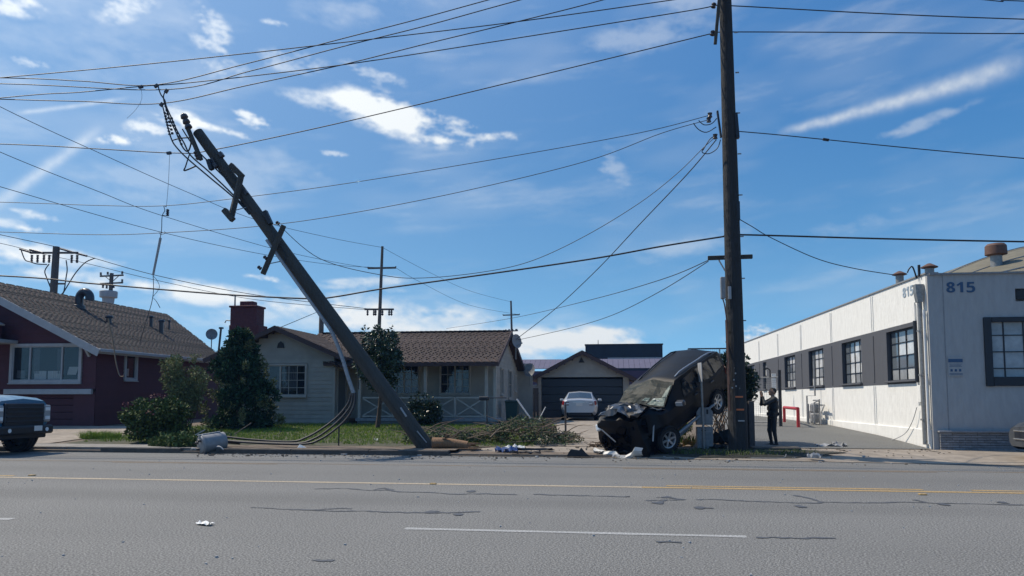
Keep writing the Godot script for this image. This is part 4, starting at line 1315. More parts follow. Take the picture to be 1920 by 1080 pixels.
	tube(st, smooth_path([Vector3(9.05, 5.2, -23.6), Vector3(8.95, 5.55, -23.6), Vector3(8.85, 5.5, -23.6), Vector3(8.8, 5.38, -23.62)], 4), 0.025, 0.02, 6)
	box(st, Vector3(9.05, 5.4, -23.4), Vector3(0.06, 0.35, 0.06))
	obj("service_mast", st, mats.black, h, t)
	st = new_st()
	tube(st, smooth_path([Vector3(9.02, 1.35, -23.9), Vector3(8.98, 0.9, -24.2), Vector3(8.95, 0.5, -24.8), Vector3(8.8, 0.24, -25.8), Vector3(8.8, 0.27, -26.8)], 5), 0.012, 0.012, 5)
	obj("loose_cable", st, mats.trim, h, t)
	# barrel roof
	var arc := []
	for k in 21:
		var u := k / 20.0
		arc.append(Vector2(lerpf(9.9, 22.3, u), 4.85 + 2.3 * (1.0 - pow(2.0 * u - 1.0, 2.0))))
	var hip := func(k: int, zz: float) -> Vector3:
		var rise := clampf((-23.4 - zz) / 5.0, 0.0, 1.0)
		return Vector3(arc[k].x, lerpf(4.9, arc[k].y, sqrt(rise)), zz)
	st = new_st()
	var zl := [-23.45, -23.8, -24.3, -25.0, -26.0, -27.2, -28.6, -32.0, -36.0, -40.0, -44.0, -48.0, -52.0, -55.9]
	for j in zl.size() - 1:
		var za: float = zl[j]
		var zb: float = zl[j + 1]
		for k in 20:
			var v := 0.9 + 0.1 * ((j * 7 + k * 3) % 5) / 5.0
			quad(st, hip.call(k, za), hip.call(k, zb), hip.call(k + 1, zb), hip.call(k + 1, za), Color(v * 1.05, v, v * 0.95))
	var roof := obj("roof", st, mats.vault_roof, h, t)
	st = new_st()
	for zz in [-24.6, -26.2, -28.2, -32.0, -36.0]:
		for k in 20: bar(st, hip.call(k, zz) + Vector3(0, 0.015, 0), hip.call(k + 1, zz) + Vector3(0, 0.015, 0), 0.07, 0.03)
	obj("roof_seam", st, mats.trim, roof)
	var vl := ["small pale roof vent with dark flat cap, left of the corner of the white building", "rusty cone capped roof vent above the corner of the white building", "fat drum headed roof vent on the barrel roof"]
	var vp := [Vector3(9.985, 5.735, -27.500), Vector3(9.658, 5.418, -24.200), Vector3(12.436, 6.148, -26.000)]
	for i in 3:
		var v := thing("roof_vent", vl[i], "vent", vp[i] - Vector3(0, 0.25, 0), 0.0, "vents on the white building")
		st = new_st()
		if i < 2: lathe(st, [Vector2(0.13, -0.3), Vector2(0.13, 0.45)], 14)
		else: lathe(st, [Vector2(0.17, -0.4), Vector2(0.17, 0.42)], 14)
		obj("pipe", st, mats.galv, v)
		st = new_st()
		if i < 2: lathe(st, [Vector2(0.13, 0.42), Vector2(0.24, 0.45), Vector2(0.24, 0.475), Vector2(0.05, 0.58), Vector2(0.0, 0.59)], 14)
		else: lathe(st, [Vector2(0.17, 0.36), Vector2(0.32, 0.40), Vector2(0.31, 0.68), Vector2(0.25, 0.75), Vector2(0.0, 0.76)], 18)
		obj("cap", st, mats.rust, v)

# at: lower left corner of the opening, x along, z outwards (pane plane at z = 0)
func steel_window(parent: Node, at: Transform3D, w: float, h: float, cols: int, rows: int, kind: int) -> Node3D:
	var o := group_node("window", parent, at)
	var st := new_st()
	for s in [[0.0, 0.0, w, 0.05], [0.0, h - 0.05, w, h], [0.0, 0.05, 0.05, h - 0.05], [w - 0.05, 0.05, w, h - 0.05]]:
		box(st, Vector3((s[0] + s[2]) / 2, (s[1] + s[3]) / 2, 0.0), Vector3(s[2] - s[0], s[3] - s[1], 0.07))
	for k in range(1, cols): box(st, Vector3(w * k / cols, h / 2, 0.0), Vector3(0.055 if k * 2 == cols else 0.03, h - 0.1, 0.05))
	for k in range(1, rows): box(st, Vector3(w / 2, h * k / rows, 0.002), Vector3(w - 0.1, 0.028, 0.045))
	obj("frame", st, mats.black_frame, o)
	for i in cols:
		for j in rows:
			var m: Material = mats.pane_grey
			var q := rng.randf()
			if kind < 9:
				if q < 0.42: m = mats.pane_pale
				elif q > 0.86: m = mats.pane_dim
				if i == 0 and kind < 4 and j > 0: m = mats.pane_dim
			st = new_st()
			var x0 := w * i / cols + 0.012
			var x1 := w * (i + 1) / cols - 0.012
			var y0 := h * j / rows + 0.012
			var y1 := h * (j + 1) / rows - 0.012
			var a := rng.randf_range(-0.004, 0.004)
			quad(st, Vector3(x0, y0, -a), Vector3(x0, y1, a), Vector3(x1, y1, a * 0.5), Vector3(x1, y0, -a * 1.5))
			obj("pane", st, m, o)
	return o

# ---------------------------------------------------------------- plants
func v3(x: float, y: float, z: float) -> Vector3: return Vector3(x, y, z)

func stem(parent: Node, pts: Array, r0: float, r1: float) -> void:
	var st := new_st()
	tube(st, smooth_path(pts, 3), r0, r1, 6, Color.WHITE, 0.12)
	obj("trunk", st, mats.bark, parent)

func limbs(parent: Node, from: Array, to: Array, r: float, m: Material) -> void:
	var st := new_st()
	for i in from.size():
		var a: Vector3 = from[i]
		var b: Vector3 = to[i]
		var mid := (a + b) / 2.0 + Vector3(rng.randf_range(-1, 1), rng.randf_range(-0.2, 1), rng.randf_range(-1, 1)) * a.distance_to(b) * 0.12
		tube(st, smooth_path([a, mid, b], 3), r * rng.randf_range(0.7, 1.2), r * 0.25, 5)
	obj("limbs", st, m, parent)

func cluster(c: Vector3, r: Vector3, n: int, small: float) -> Array:
	var out := []
	for i in n:
		var d := Vector3(rng.randfn(), rng.randfn(), rng.randfn()).normalized() * pow(rng.randf(), 0.4)
		out.append([c + d * r, Vector3.ONE * small * rng.randf_range(0.6, 1.25) * Vector3(1, 0.85, 1)])
	return out

func plants() -> void:
	# conifer
	var t := thing("conifer_tree", "bushy dark green conifer with pointed top between the red and cream houses", "tree", v3(-15.02, 0.36, -28.6))
	stem(t, [v3(0, -0.1, 0), v3(0.02, 1.8, 0), v3(-0.05, 3.6, 0)], 0.13, 0.03)
	var blobs := []
	for k in 95:
		var u := pow(rng.randf(), 0.75)
		var y := 0.22 + u * 3.6
		var r := 1.32 * (1.0 - pow(u, 1.7)) + 0.12
		if u < 0.25: r *= 0.85 + u * 0.6
		var a := rng.randf() * TAU
		var q := r * pow(rng.randf(), 0.35)
		blobs.append([v3(cos(a) * q + (0.16 if u < 0.5 else -0.03), y, sin(a) * q), v3(0.30, 0.26, 0.30) * rng.randf_range(0.65, 1.2)])
	for k in 26:
		var a := rng.randf() * TAU
		blobs.append([v3(cos(a) * rng.randf_range(0.3, 1.15), rng.randf_range(0.05, 0.4), sin(a) * 0.9), v3(0.26, 0.22, 0.26)])
	for k in 10: blobs.append([v3(rng.randf_range(-0.12, 0.12), 3.55 + k * 0.045, rng.randf_range(-0.1, 0.1)), v3(0.10, 0.16, 0.10)])
	var sprays := []
	for k in 60:
		var u := rng.randf()
		var a := rng.randf() * TAU
		var q := (1.36 * (1.0 - pow(u, 1.7)) + 0.14) * rng.randf_range(0.92, 1.12)
		sprays.append([v3(cos(a) * q + 0.1, 0.3 + u * 3.6, sin(a) * q), v3(0.09, 0.20, 0.09) * rng.randf_range(0.7, 1.3)])
	foliage("young_sprays", t, sprays, 3600, 0.05, mats.leaf_olive, 0.1, -0.8, 2.4, 0.5, 1.2)
	foliage("crown", t, blobs, 25000, 0.07, mats.leaf_conifer, 0.2, -0.5, 2.4, 0.35, 1.7)
	# broadleaf tree behind the leaning pole
	t = thing("small_tree", "small broadleaf tree with glossy leaves between leaning pole and porch", "tree", v3(-9.35, 0.42, -29.3))
	stem(t, [v3(-0.1, -0.1, 0), v3(0.0, 0.9, 0), v3(0.05, 1.9, 0)], 0.10, 0.06)
	var tips := []
	blobs = []
	for k in 60:
		var d := Vector3(rng.randfn(), rng.randfn(), rng.randfn()).normalized() * pow(rng.randf(), 0.4)
		var c := v3(-0.05, 2.75, 0) + d * v3(0.95, 1.2, 0.9)
		blobs.append([c, Vector3.ONE * rng.randf_range(0.14, 0.30)])
		if k < 16: tips.append(c)
	for k in 9: blobs.append([v3(-0.75 + k * 0.16 + rng.randf_range(-0.05, 0.05), 3.75 + 0.22 * sin(k * 2.1), rng.randf_range(-0.2, 0.2)), v3(0.09, 0.2, 0.09)])
	var from := []
	for c in tips: from.append(v3(0.03, 1.7, 0))
	limbs(t, from, tips, 0.035, mats.bark)
	foliage("crown", t, blobs, 8000, 0.075, mats.leaf_dark, 0.25, 0.0, 1.9, 0.5, 1.5)
	# shrub before the porch
	t = thing("round_shrub", "dark round shrub in front of the porch lattice", "shrub", v3(-8.0, 0.40, -31.0))
	limbs(t, [v3(0, 0, 0), v3(0, 0, 0), v3(0, 0, 0), v3(0, 0, 0)], [v3(0.3, 1.3, 0), v3(-0.2, 1.35, 0), v3(0.5, 1.0, 0.2), v3(-0.5, 0.9, 0.1)], 0.03, mats.bark)
	blobs = cluster(v3(0, 0.55, 0), v3(0.62, 0.42, 0.45), 34, 0.26)
	for q in [[-0.25, 1.25], [0.1, 1.15], [0.35, 1.25], [0.62, 0.9], [-0.55, 1.0]]: blobs.append([v3(q[0], q[1], 0), v3(0.09, 0.26, 0.09)])
	foliage("foliage", t, blobs, 4200, 0.075, mats.leaf_dark, 0.3, 0.0, 1.8, 0.4, 1.2)
	# two shrubs at the left
	t = thing("flowering_shrub", "dense dark shrub with a few reddish flower heads beside the house driveway", "shrub", Vector3(-15.184, 0.220, -23.188))
	limbs(t, [v3(0, 0, 0), v3(0.2, 0, 0), v3(-0.2, 0, 0)], [v3(0.5, 1.2, 0), v3(-0.4, 1.3, 0), v3(-0.7, 0.9, 0.1)], 0.03, mats.bark)
	blobs = cluster(v3(0.1, 0.75, 0), v3(0.95, 0.6, 0.7), 46, 0.28)
	foliage("foliage", t, blobs, 9000, 0.065, mats.leaf_mid, 0.3, 0.0, 1.7, 0.45, 1.2)
	foliage("flower_heads", t, [[v3(-0.75, 1.2, 0.3), v3(0.16, 0.08, 0.12)], [v3(0.05, 1.5, 0.1), v3(0.18, 0.09, 0.12)], [v3(0.32, 1.46, 0.1), v3(0.16, 0.08, 0.1)], [v3(-0.85, 0.95, 0.4), v3(0.12, 0.06, 0.1)], [v3(0.4, 0.95, 0.8), v3(0.12, 0.08, 0.1)]], 150, 0.04, mats.petal, 0.2, 0.0, 1.2)
	t = thing("tall_shrub", "tall loose olive green shrub left of the conifer", "shrub", Vector3(-16.048, 0.497, -26.400))
	var bl := []
	from = []; tips = []
	for k in 34:
		var a := rng.randf() * TAU
		var tp := v3(cos(a) * rng.randf_range(0.2, 0.95) + 0.05, rng.randf_range(1.2, 2.7), sin(a) * rng.randf_range(0.1, 0.6))
		from.append(v3(rng.randf_range(-0.15, 0.3), 0.0, 0)); tips.append(tp)
		for j in 4: bl.append([tp * lerpf(0.45, 1.0, j / 3.0) + v3(0, 0, 0), Vector3.ONE * rng.randf_range(0.13, 0.24)])
	limbs(t, from, tips, 0.018, mats.bark)
	foliage("foliage", t, bl, 11000, 0.05, mats.leaf_olive, 0.2, 0.0, 2.0, 0.6, 1.3)
	t = thing("grass_tuft", "light green grass tuft at the edge of the tan house driveway", "grass tuft", v3(-17.9, 0.2, -24.3))
	grass_clump(t, 1100, v3(0.75, 0, 0.4), 0.34, mats.grass)
	t = thing("kerb_weeds", "leafy green weeds spilling over the kerb left of the fallen transformer", "weeds", v3(-13.2, 0.12, -21.6))
	foliage("foliage", t, cluster(v3(0, 0.14, 0), v3(1.05, 0.10, 0.35), 26, 0.22), 2400, 0.07, mats.leaf_mid, 0.3, 0.0, 1.5, 0.6, 1.5)
	grass_clump(t, 500, v3(1.1, 0, 0.3), 0.4, mats.leaf_mid)
	t = thing("low_weeds", "patch of weeds under the conifer along the lawn edge", "weeds", v3(-14.6, 0.22, -24.4))
	foliage("foliage", t, cluster(v3(0, 0.12, 0), v3(1.4, 0.12, 0.6), 24, 0.22), 2000, 0.05, mats.leaf_mid, 0.3, 0.0, 1.6, 0.6, 1.3)
	t = thing("low_weeds", "pale flowering weeds between the porch shrub and the brush pile", "weeds", v3(-7.2, 0.3, -28.0))
	foliage("foliage", t, cluster(v3(0, 0.12, 0), v3(1.2, 0.1, 0.5), 20, 0.16), 1300, 0.04, mats.leaf_grey, 0.3, 0.0, 1.6, 0.7, 1.6)
	# bush behind the upright pole
	t = thing("broken_bush", "dark broadleaf bush crushed between the wreck and the upright pole", "bush", v3(3.62, 0.16, -24.55))
	blobs = cluster(v3(0.05, 1.95, 0), v3(0.75, 0.85, 0.7), 52, 0.24)
	for k in 8: blobs.append([v3(0.45 + rng.randf_range(-0.1, 0.25), 1.35 + rng.randf_range(0, 0.9), 0.1), Vector3.ONE * 0.16])
	foliage("foliage", t, blobs, 6500, 0.075, mats.leaf_dark, 0.3, 0.0, 1.8, 0.5, 1.3)
	from = []; tips = []
	for k in 26:
		from.append(v3(rng.randf_range(-0.7, 0.3), 0.05, rng.randf_range(-0.2, 0.4)))
		tips.append(v3(rng.randf_range(-0.9, 0.6), rng.randf_range(0.7, 1.9), rng.randf_range(-0.3, 0.5)))
	limbs(t, from, tips, 0.026, mats.dry_twig)
	t = thing("low_weeds", "dark low weeds round the foot of the upright pole and the cabinets", "weeds", v3(3.3, 0.10, -21.5))
	grass_clump(t, 1500, v3(2.2, 0, 0.75), 0.16, mats.leaf_mid)
	t = thing("bright_weeds", "bright green weeds under the raised wreck", "weeds", v3(2.15, 0.2, -24.6))
	foliage("foliage", t, cluster(v3(0, 0.5, 0), v3(0.34, 0.22, 0.25), 14, 0.16), 1500, 0.045, mats.leaf_bright, 0.3, 0.0, 1.7, 0.7, 1.4)
	grass_clump(t, 250, v3(0.5, 0, 0.3), 0.4, mats.leaf_bright)
	# brush pile of broken branches
	t = thing("brush_pile", "heap of broken leafy branches on the lawn left of the wreck", "branches", v3(-3.35, 0.18, -23.9))
	from = []; tips = []
	for k in 130:
		var x := rng.randf_range(-2.9, 2.0)
		var p := v3(x, rng.randf_range(0.05, 0.3 + 0.5 * exp(-pow((x - 0.4) / 1.0, 2.0))), rng.randf_range(-0.6, 0.7))
		var a := rng.randf_range(-0.5, 0.5) + (PI if rng.randf() < 0.5 else 0.0)
		from.append(p); tips.append(p + v3(cos(a), rng.randf_range(-0.05, 0.5), rng.randf_range(-0.4, 0.4)) * rng.randf_range(0.5, 1.3))
	limbs(t, from, tips, 0.02, mats.dry_twig)
	blobs = []
	for k in 110:
		var x := rng.randf_range(-3.1, 2.15)
		var top := 0.22 + 0.58 * exp(-pow((x - 0.5) / 1.1, 2.0))
		blobs.append([v3(x, rng.randf_range(0.05, top), rng.randf_range(-0.6, 0.65)), v3(0.26, 0.13, 0.24) * rng.randf_range(0.7, 1.2)])
	foliage("foliage", t, blobs, 8000, 0.05, mats.leaf_grey, 0.2, 0.0, 1.6, 0.45, 1.5)
	for q in [[Vector3(-4.595, 0.200, -24.985), Vector3(-3.221, 0.655, -23.200), 0.035], [Vector3(-3.793, 0.408, -23.100), Vector3(-3.437, 0.733, -23.300), 0.03], [Vector3(-3.053, 0.606, -23.200), Vector3(-2.658, 0.733, -23.400), 0.03], [Vector3(-2.312, 0.639, -23.300), Vector3(-1.674, 0.894, -23.700), 0.025]]:
		var st := new_st()
		tube(st, smooth_path([q[0], (q[0] + q[1]) / 2.0 + v3(0, 0.03, 0), q[1]], 3), q[2], q[2] * 0.6, 6, Color.WHITE, 0.1)
		obj("branch", st, mats.dry_twig, t, Transform3D(Basis(), -t.position))
	for q in [["white stick leaning out of the left of the brush pile", Vector3(-3.166, 1.600, -24.600), Vector3(-2.661, 0.962, -24.200), 0.035], ["short grey stake slanting right out of the brush pile", Vector3(-2.210, 1.337, -24.600), Vector3(-2.438, 0.871, -24.400), 0.022]]:
		var s := thing("wooden_stake", q[0], "stake", q[2])
		var st := new_st()
		bar(st, Vector3.ZERO, q[1] - q[2], q[3] * 1.6, q[3], Color.WHITE, 0.004)
		obj("stick", st, mats.trim, s)
	var s := thing("wooden_stake", "upright grey post behind the brush pile near the garage", "stake", v3(-1.72, 0.35, -27.2))
	var st := new_st()
	box(st, v3(0, 0.5, 0), v3(0.07, 1.1, 0.07), Basis(), Color.WHITE, 0.006)
	obj("stick", st, mats.fence_wood, s)

func grass_clump(parent: Node, n: int, r: Vector3, h: float, m: Material) -> void:
	var st := new_st()
	for k in n:
		var a := rng.randf() * TAU
		var q := sqrt(rng.randf())
		var p := v3(cos(a) * q * r.x, 0.0, sin(a) * q * r.z)
		var out := v3(rng.randfn() * 0.35, 1.0, rng.randfn() * 0.35).normalized() * h * rng.randf_range(0.4, 1.1)
		var w := v3(rng.randfn(), 0, rng.randfn()).normalized() * 0.008
		var mid := p + out * 0.55
		var tip := p + out + v3(out.x, -absf(out.x) * 0.5, out.z) * 0.6
		var c := rng.randf_range(0.7, 1.25)
		quad(st, p - w, mid - w, mid + w, p + w, Color(c, c, c * 0.8))
		tri(st, mid - w, tip, mid + w, Color(c * 1.1, c, c * 0.8))
	obj("blades", st, m, parent)

# ---------------------------------------------------------------- poles and wires
func insulator(st: SurfaceTool, at: Transform3D, n: int, r: float, gap: float) -> void:
	var prof := [Vector2(r * 0.4, 0.0)]
	for k in n:
		prof.append(Vector2(r, k * gap + 0.005)); prof.append(Vector2(r * 0.85, k * gap + gap * 0.5)); prof.append(Vector2(r * 0.4, k * gap + gap * 0.7))
	prof.append(Vector2(0.0, n * gap))
	lathe(st, prof, 10, at)

func wood_pole(st: SurfaceTool, a: Vector3, b: Vector3, r0: float, r1: float, n := 14, sides := 18) -> void:
	var d := (b - a).normalized()
	var x := d.cross(Vector3.BACK).normalized()
	var z := x.cross(d)
	var ns := FastNoiseLite.new()
	ns.seed = 4; ns.frequency = 0.6
	for i in n:
		for k in sides:
			var p := []
			var c := []
			for q in [[i, k], [i + 1, k], [i + 1, k + 1], [i, k + 1]]:
				var u := float(q[0]) / n
				var t: float = TAU * (q[1] % sides) / sides
				var r := lerpf(r0, r1, u)
				r *= 1.0 + 0.03 * ns.get_noise_3d(cos(t) * 3.0, u * 6.0, sin(t) * 3.0)
				p.append(a.lerp(b, u) + (x * cos(t) + z * sin(t)) * r)
				var v := 0.95 + 0.35 * ns.get_noise_3d(cos(t) * 5.0, u * 3.0 + 9.0, sin(t) * 5.0)
				c.append(grey(clampf(v, 0.6, 1.2)))
			quad(st, p[0], p[3], p[2], p[1], c[0])
	for k in sides:
		var t0 := TAU * k / sides
		var t1 := TAU * (k + 1) / sides
		tri(st, b, b + (x * cos(t1) + z * sin(t1)) * r1, b + (x * cos(t0) + z * sin(t0)) * r1)

func far_poles() -> void:
	# left, behind the red house: pole with many strain insulators
	var foot := v3(-49.35, 0.5, -60.0)
	var o := thing("utility_pole", "thick distant pole with crossarm of hanging insulators behind the red roof", "utility pole", foot)
	var t := Transform3D(Basis(), -foot)
	var st := new_st()
	wood_pole(st, foot - v3(0.2, 0, 0), v3(-49.3, 15.2, -60.0), 0.38, 0.28, 10, 12)
	obj("shaft", st, mats.far_wood, o, t)
	st = new_st()
	bar(st, Vector3(-52.112, 14.781, -60.300), Vector3(-46.933, 14.527, -59.700), 0.14, 0.17)
	obj("crossarm", st, mats.far_wood, o, t)
	st = new_st()
	for x in [60, 71, 83, 93, 135, 145]:
		insulator(st, Transform3D(Basis(Vector3.RIGHT, PI), Z_of(x)), 5, 0.12, 0.15)
	for q in [[Vector3(-52.936, 15.085, -60.000), Vector3(-51.855, 14.764, -60.000)], [Vector3(-51.921, 15.009, -60.000), Vector3(-50.634, 14.683, -60.000)], [Vector3(-48.967, 15.026, -60.000), Vector3(-47.482, 14.600, -60.000)], [Vector3(-47.482, 14.600, -60.000), Vector3(-46.271, 14.280, -60.000)]]:
		tube(st, [q[0], q[1]], 0.09, 0.09, 8)
	obj("insulators", st, mats.porcelain, o, t)
	st = new_st()
	for q in [[Vector3(-45.485, 14.068, -60.000), Vector3(-46.400, 13.707, -60.000), Vector3(-47.242, 12.864, -60.000), Vector3(-47.873, 11.920, -60.000), Vector3(-48.499, 10.879, -60.000)], [Vector3(-48.285, 13.946, -60.000), Vector3(-48.141, 13.125, -60.000), Vector3(-48.210, 12.407, -60.000), Vector3(-48.359, 11.212, -60.000), Vector3(-48.604, 10.881, -60.000)], [Vector3(-49.948, 13.650, -60.000), Vector3(-50.337, 13.032, -60.000), Vector3(-50.092, 12.352, -60.000), Vector3(-49.562, 11.235, -60.000)], [Vector3(-52.768, 14.935, -60.000), Vector3(-52.350, 14.097, -60.000), Vector3(-51.808, 13.889, -60.000), Vector3(-51.109, 13.678, -60.000), Vector3(-50.156, 13.607, -60.000)]]:
		tube(st, smooth_path(q, 4), 0.05, 0.05, 5)
	obj("jumpers", st, mats.wire, o, t)
	st = new_st()
	bar(st, Vector3(-49.752, 11.863, -60.000), Vector3(-48.338, 11.834, -60.000), 0.12, 0.14)
	obj("bracket", st, mats.far_wood, o, t)
	# transformer pole
	foot = v3(-55.0, 0.5, -75.0)
	o = thing("utility_pole", "distant pole with large pale transformer above the red roof", "utility pole", foot)
	t = Transform3D(Basis(), -foot)
	st = new_st()
	wood_pole(st, foot, v3(-54.75, 15.45, -75.0), 0.26, 0.2, 8, 10)
	obj("shaft", st, mats.far_wood, o, t)
	st = new_st()
	bar(st, Vector3(-56.343, 15.190, -75.300), Vector3(-53.153, 15.140, -74.700), 0.15, 0.16)
	bar(st, Vector3(-56.230, 14.336, -75.200), Vector3(-53.252, 14.331, -74.800), 0.15, 0.16)
	bar(st, Vector3(-55.539, 15.123, -75.000), Vector3(-54.876, 14.633, -75.000), 0.06, 0.06); bar(st, Vector3(-53.936, 15.088, -75.000), Vector3(-54.491, 14.625, -75.000), 0.06, 0.06)
	obj("crossarm", st, mats.far_wood, o, t)
	st = new_st()
	for p in [Vector3(-56.059, 15.254, -75.000), Vector3(-55.226, 15.295, -75.000), Vector3(-53.499, 15.316, -75.000), Vector3(-53.461, 14.425, -75.000), Vector3(-55.738, 13.819, -75.000), Vector3(-55.286, 13.751, -75.000), Vector3(-54.455, 13.794, -75.000)]: insulator(st, Transform3D(Basis(), p), 3, 0.13, 0.12)
	obj("insulators", st, mats.porcelain, o, t)
	st = new_st()
	var tc := Vector3(-54.517, 12.224, -74.300)
	lathe(st, [Vector2(0, -0.4), Vector2(0.55, -0.4), Vector2(0.62, 0.35), Vector2(0.88, 0.42), Vector2(0.90, 1.05), Vector2(0.85, 1.12), Vector2(0.0, 1.2)], 18, Transform3D(Basis(), tc))
	obj("transformer", st, mats.trim, o, t)
	# two thin poles on the skyline and a stub
	for q in [["tall thin distant pole with high crossarm above the small tree", Vector3(-22.547, 7.185, -70.000), Vector3(-22.298, 16.526, -70.000), Vector3(-23.866, 14.465, -70.400), Vector3(-20.804, 14.305, -69.600), Vector3(-24.131, 10.389, -70.400), Vector3(-20.968, 10.243, -69.600), true],
			["slim distant pole with two crossarms beyond the right end of the cream roof", Vector3(-14.873, 10.164, -110.000), Vector3(-15.034, 16.253, -110.000), Vector3(-16.302, 14.149, -110.400), Vector3(-13.698, 14.100, -109.600), Vector3(-16.057, 11.732, -110.400), Vector3(-13.939, 11.713, -109.600), false]]:
		foot = v3(q[1].x, 0.5, q[1].z)
		o = thing("utility_pole", q[0], "utility pole", foot)
		t = Transform3D(Basis(), -foot)
		st = new_st()
		var dirv: Vector3 = (q[2] - q[1]).normalized()
		var low: Vector3 = q[1] - dirv * ((q[1].y - 0.5) / dirv.y)
		wood_pole(st, low, q[2], 0.24, 0.13, 8, 10)
		obj("shaft", st, mats.far_wood, o, t)
		st = new_st()
		bar(st, q[3], q[4], 0.15, 0.17); bar(st, q[5], q[6], 0.15, 0.17)
		obj("crossarm", st, mats.far_wood, o, t)
		st = new_st()
		for k in 6:
			var p: Vector3 = q[5].lerp(q[6], [0.1, 0.32, 0.38, 0.62, 0.85, 0.93][k])
			insulator(st, Transform3D(Basis(Vector3.RIGHT, PI) if q[7] else Basis(), p), 3, 0.12, 0.22 if q[7] else 0.1)
		for s in [3, 4]: insulator(st, Transform3D(Basis(), q[s] + v3(0, 0.08, 0)), 1, 0.08, 0.1)
		obj("insulators", st, mats.porcelain, o, t)
	foot = v3(-28.45, 0.5, -70.0)
	o = thing("utility_pole", "plain pole stub rising behind the cream roof left of the leaning pole", "utility pole", foot)
	st = new_st()
	wood_pole(st, Vector3.ZERO, v3(0.05, 9.2, 0), 0.26, 0.24, 6, 10)
	obj("shaft", st, mats.far_wood, o)

func Z_of(x: float) -> Vector3:
	var a := Vector3(-52.101, 14.586, -60.300)
	var b := Vector3(-46.924, 14.335, -59.700)
	return a.lerp(b, (x - 57.0) / 89.0)

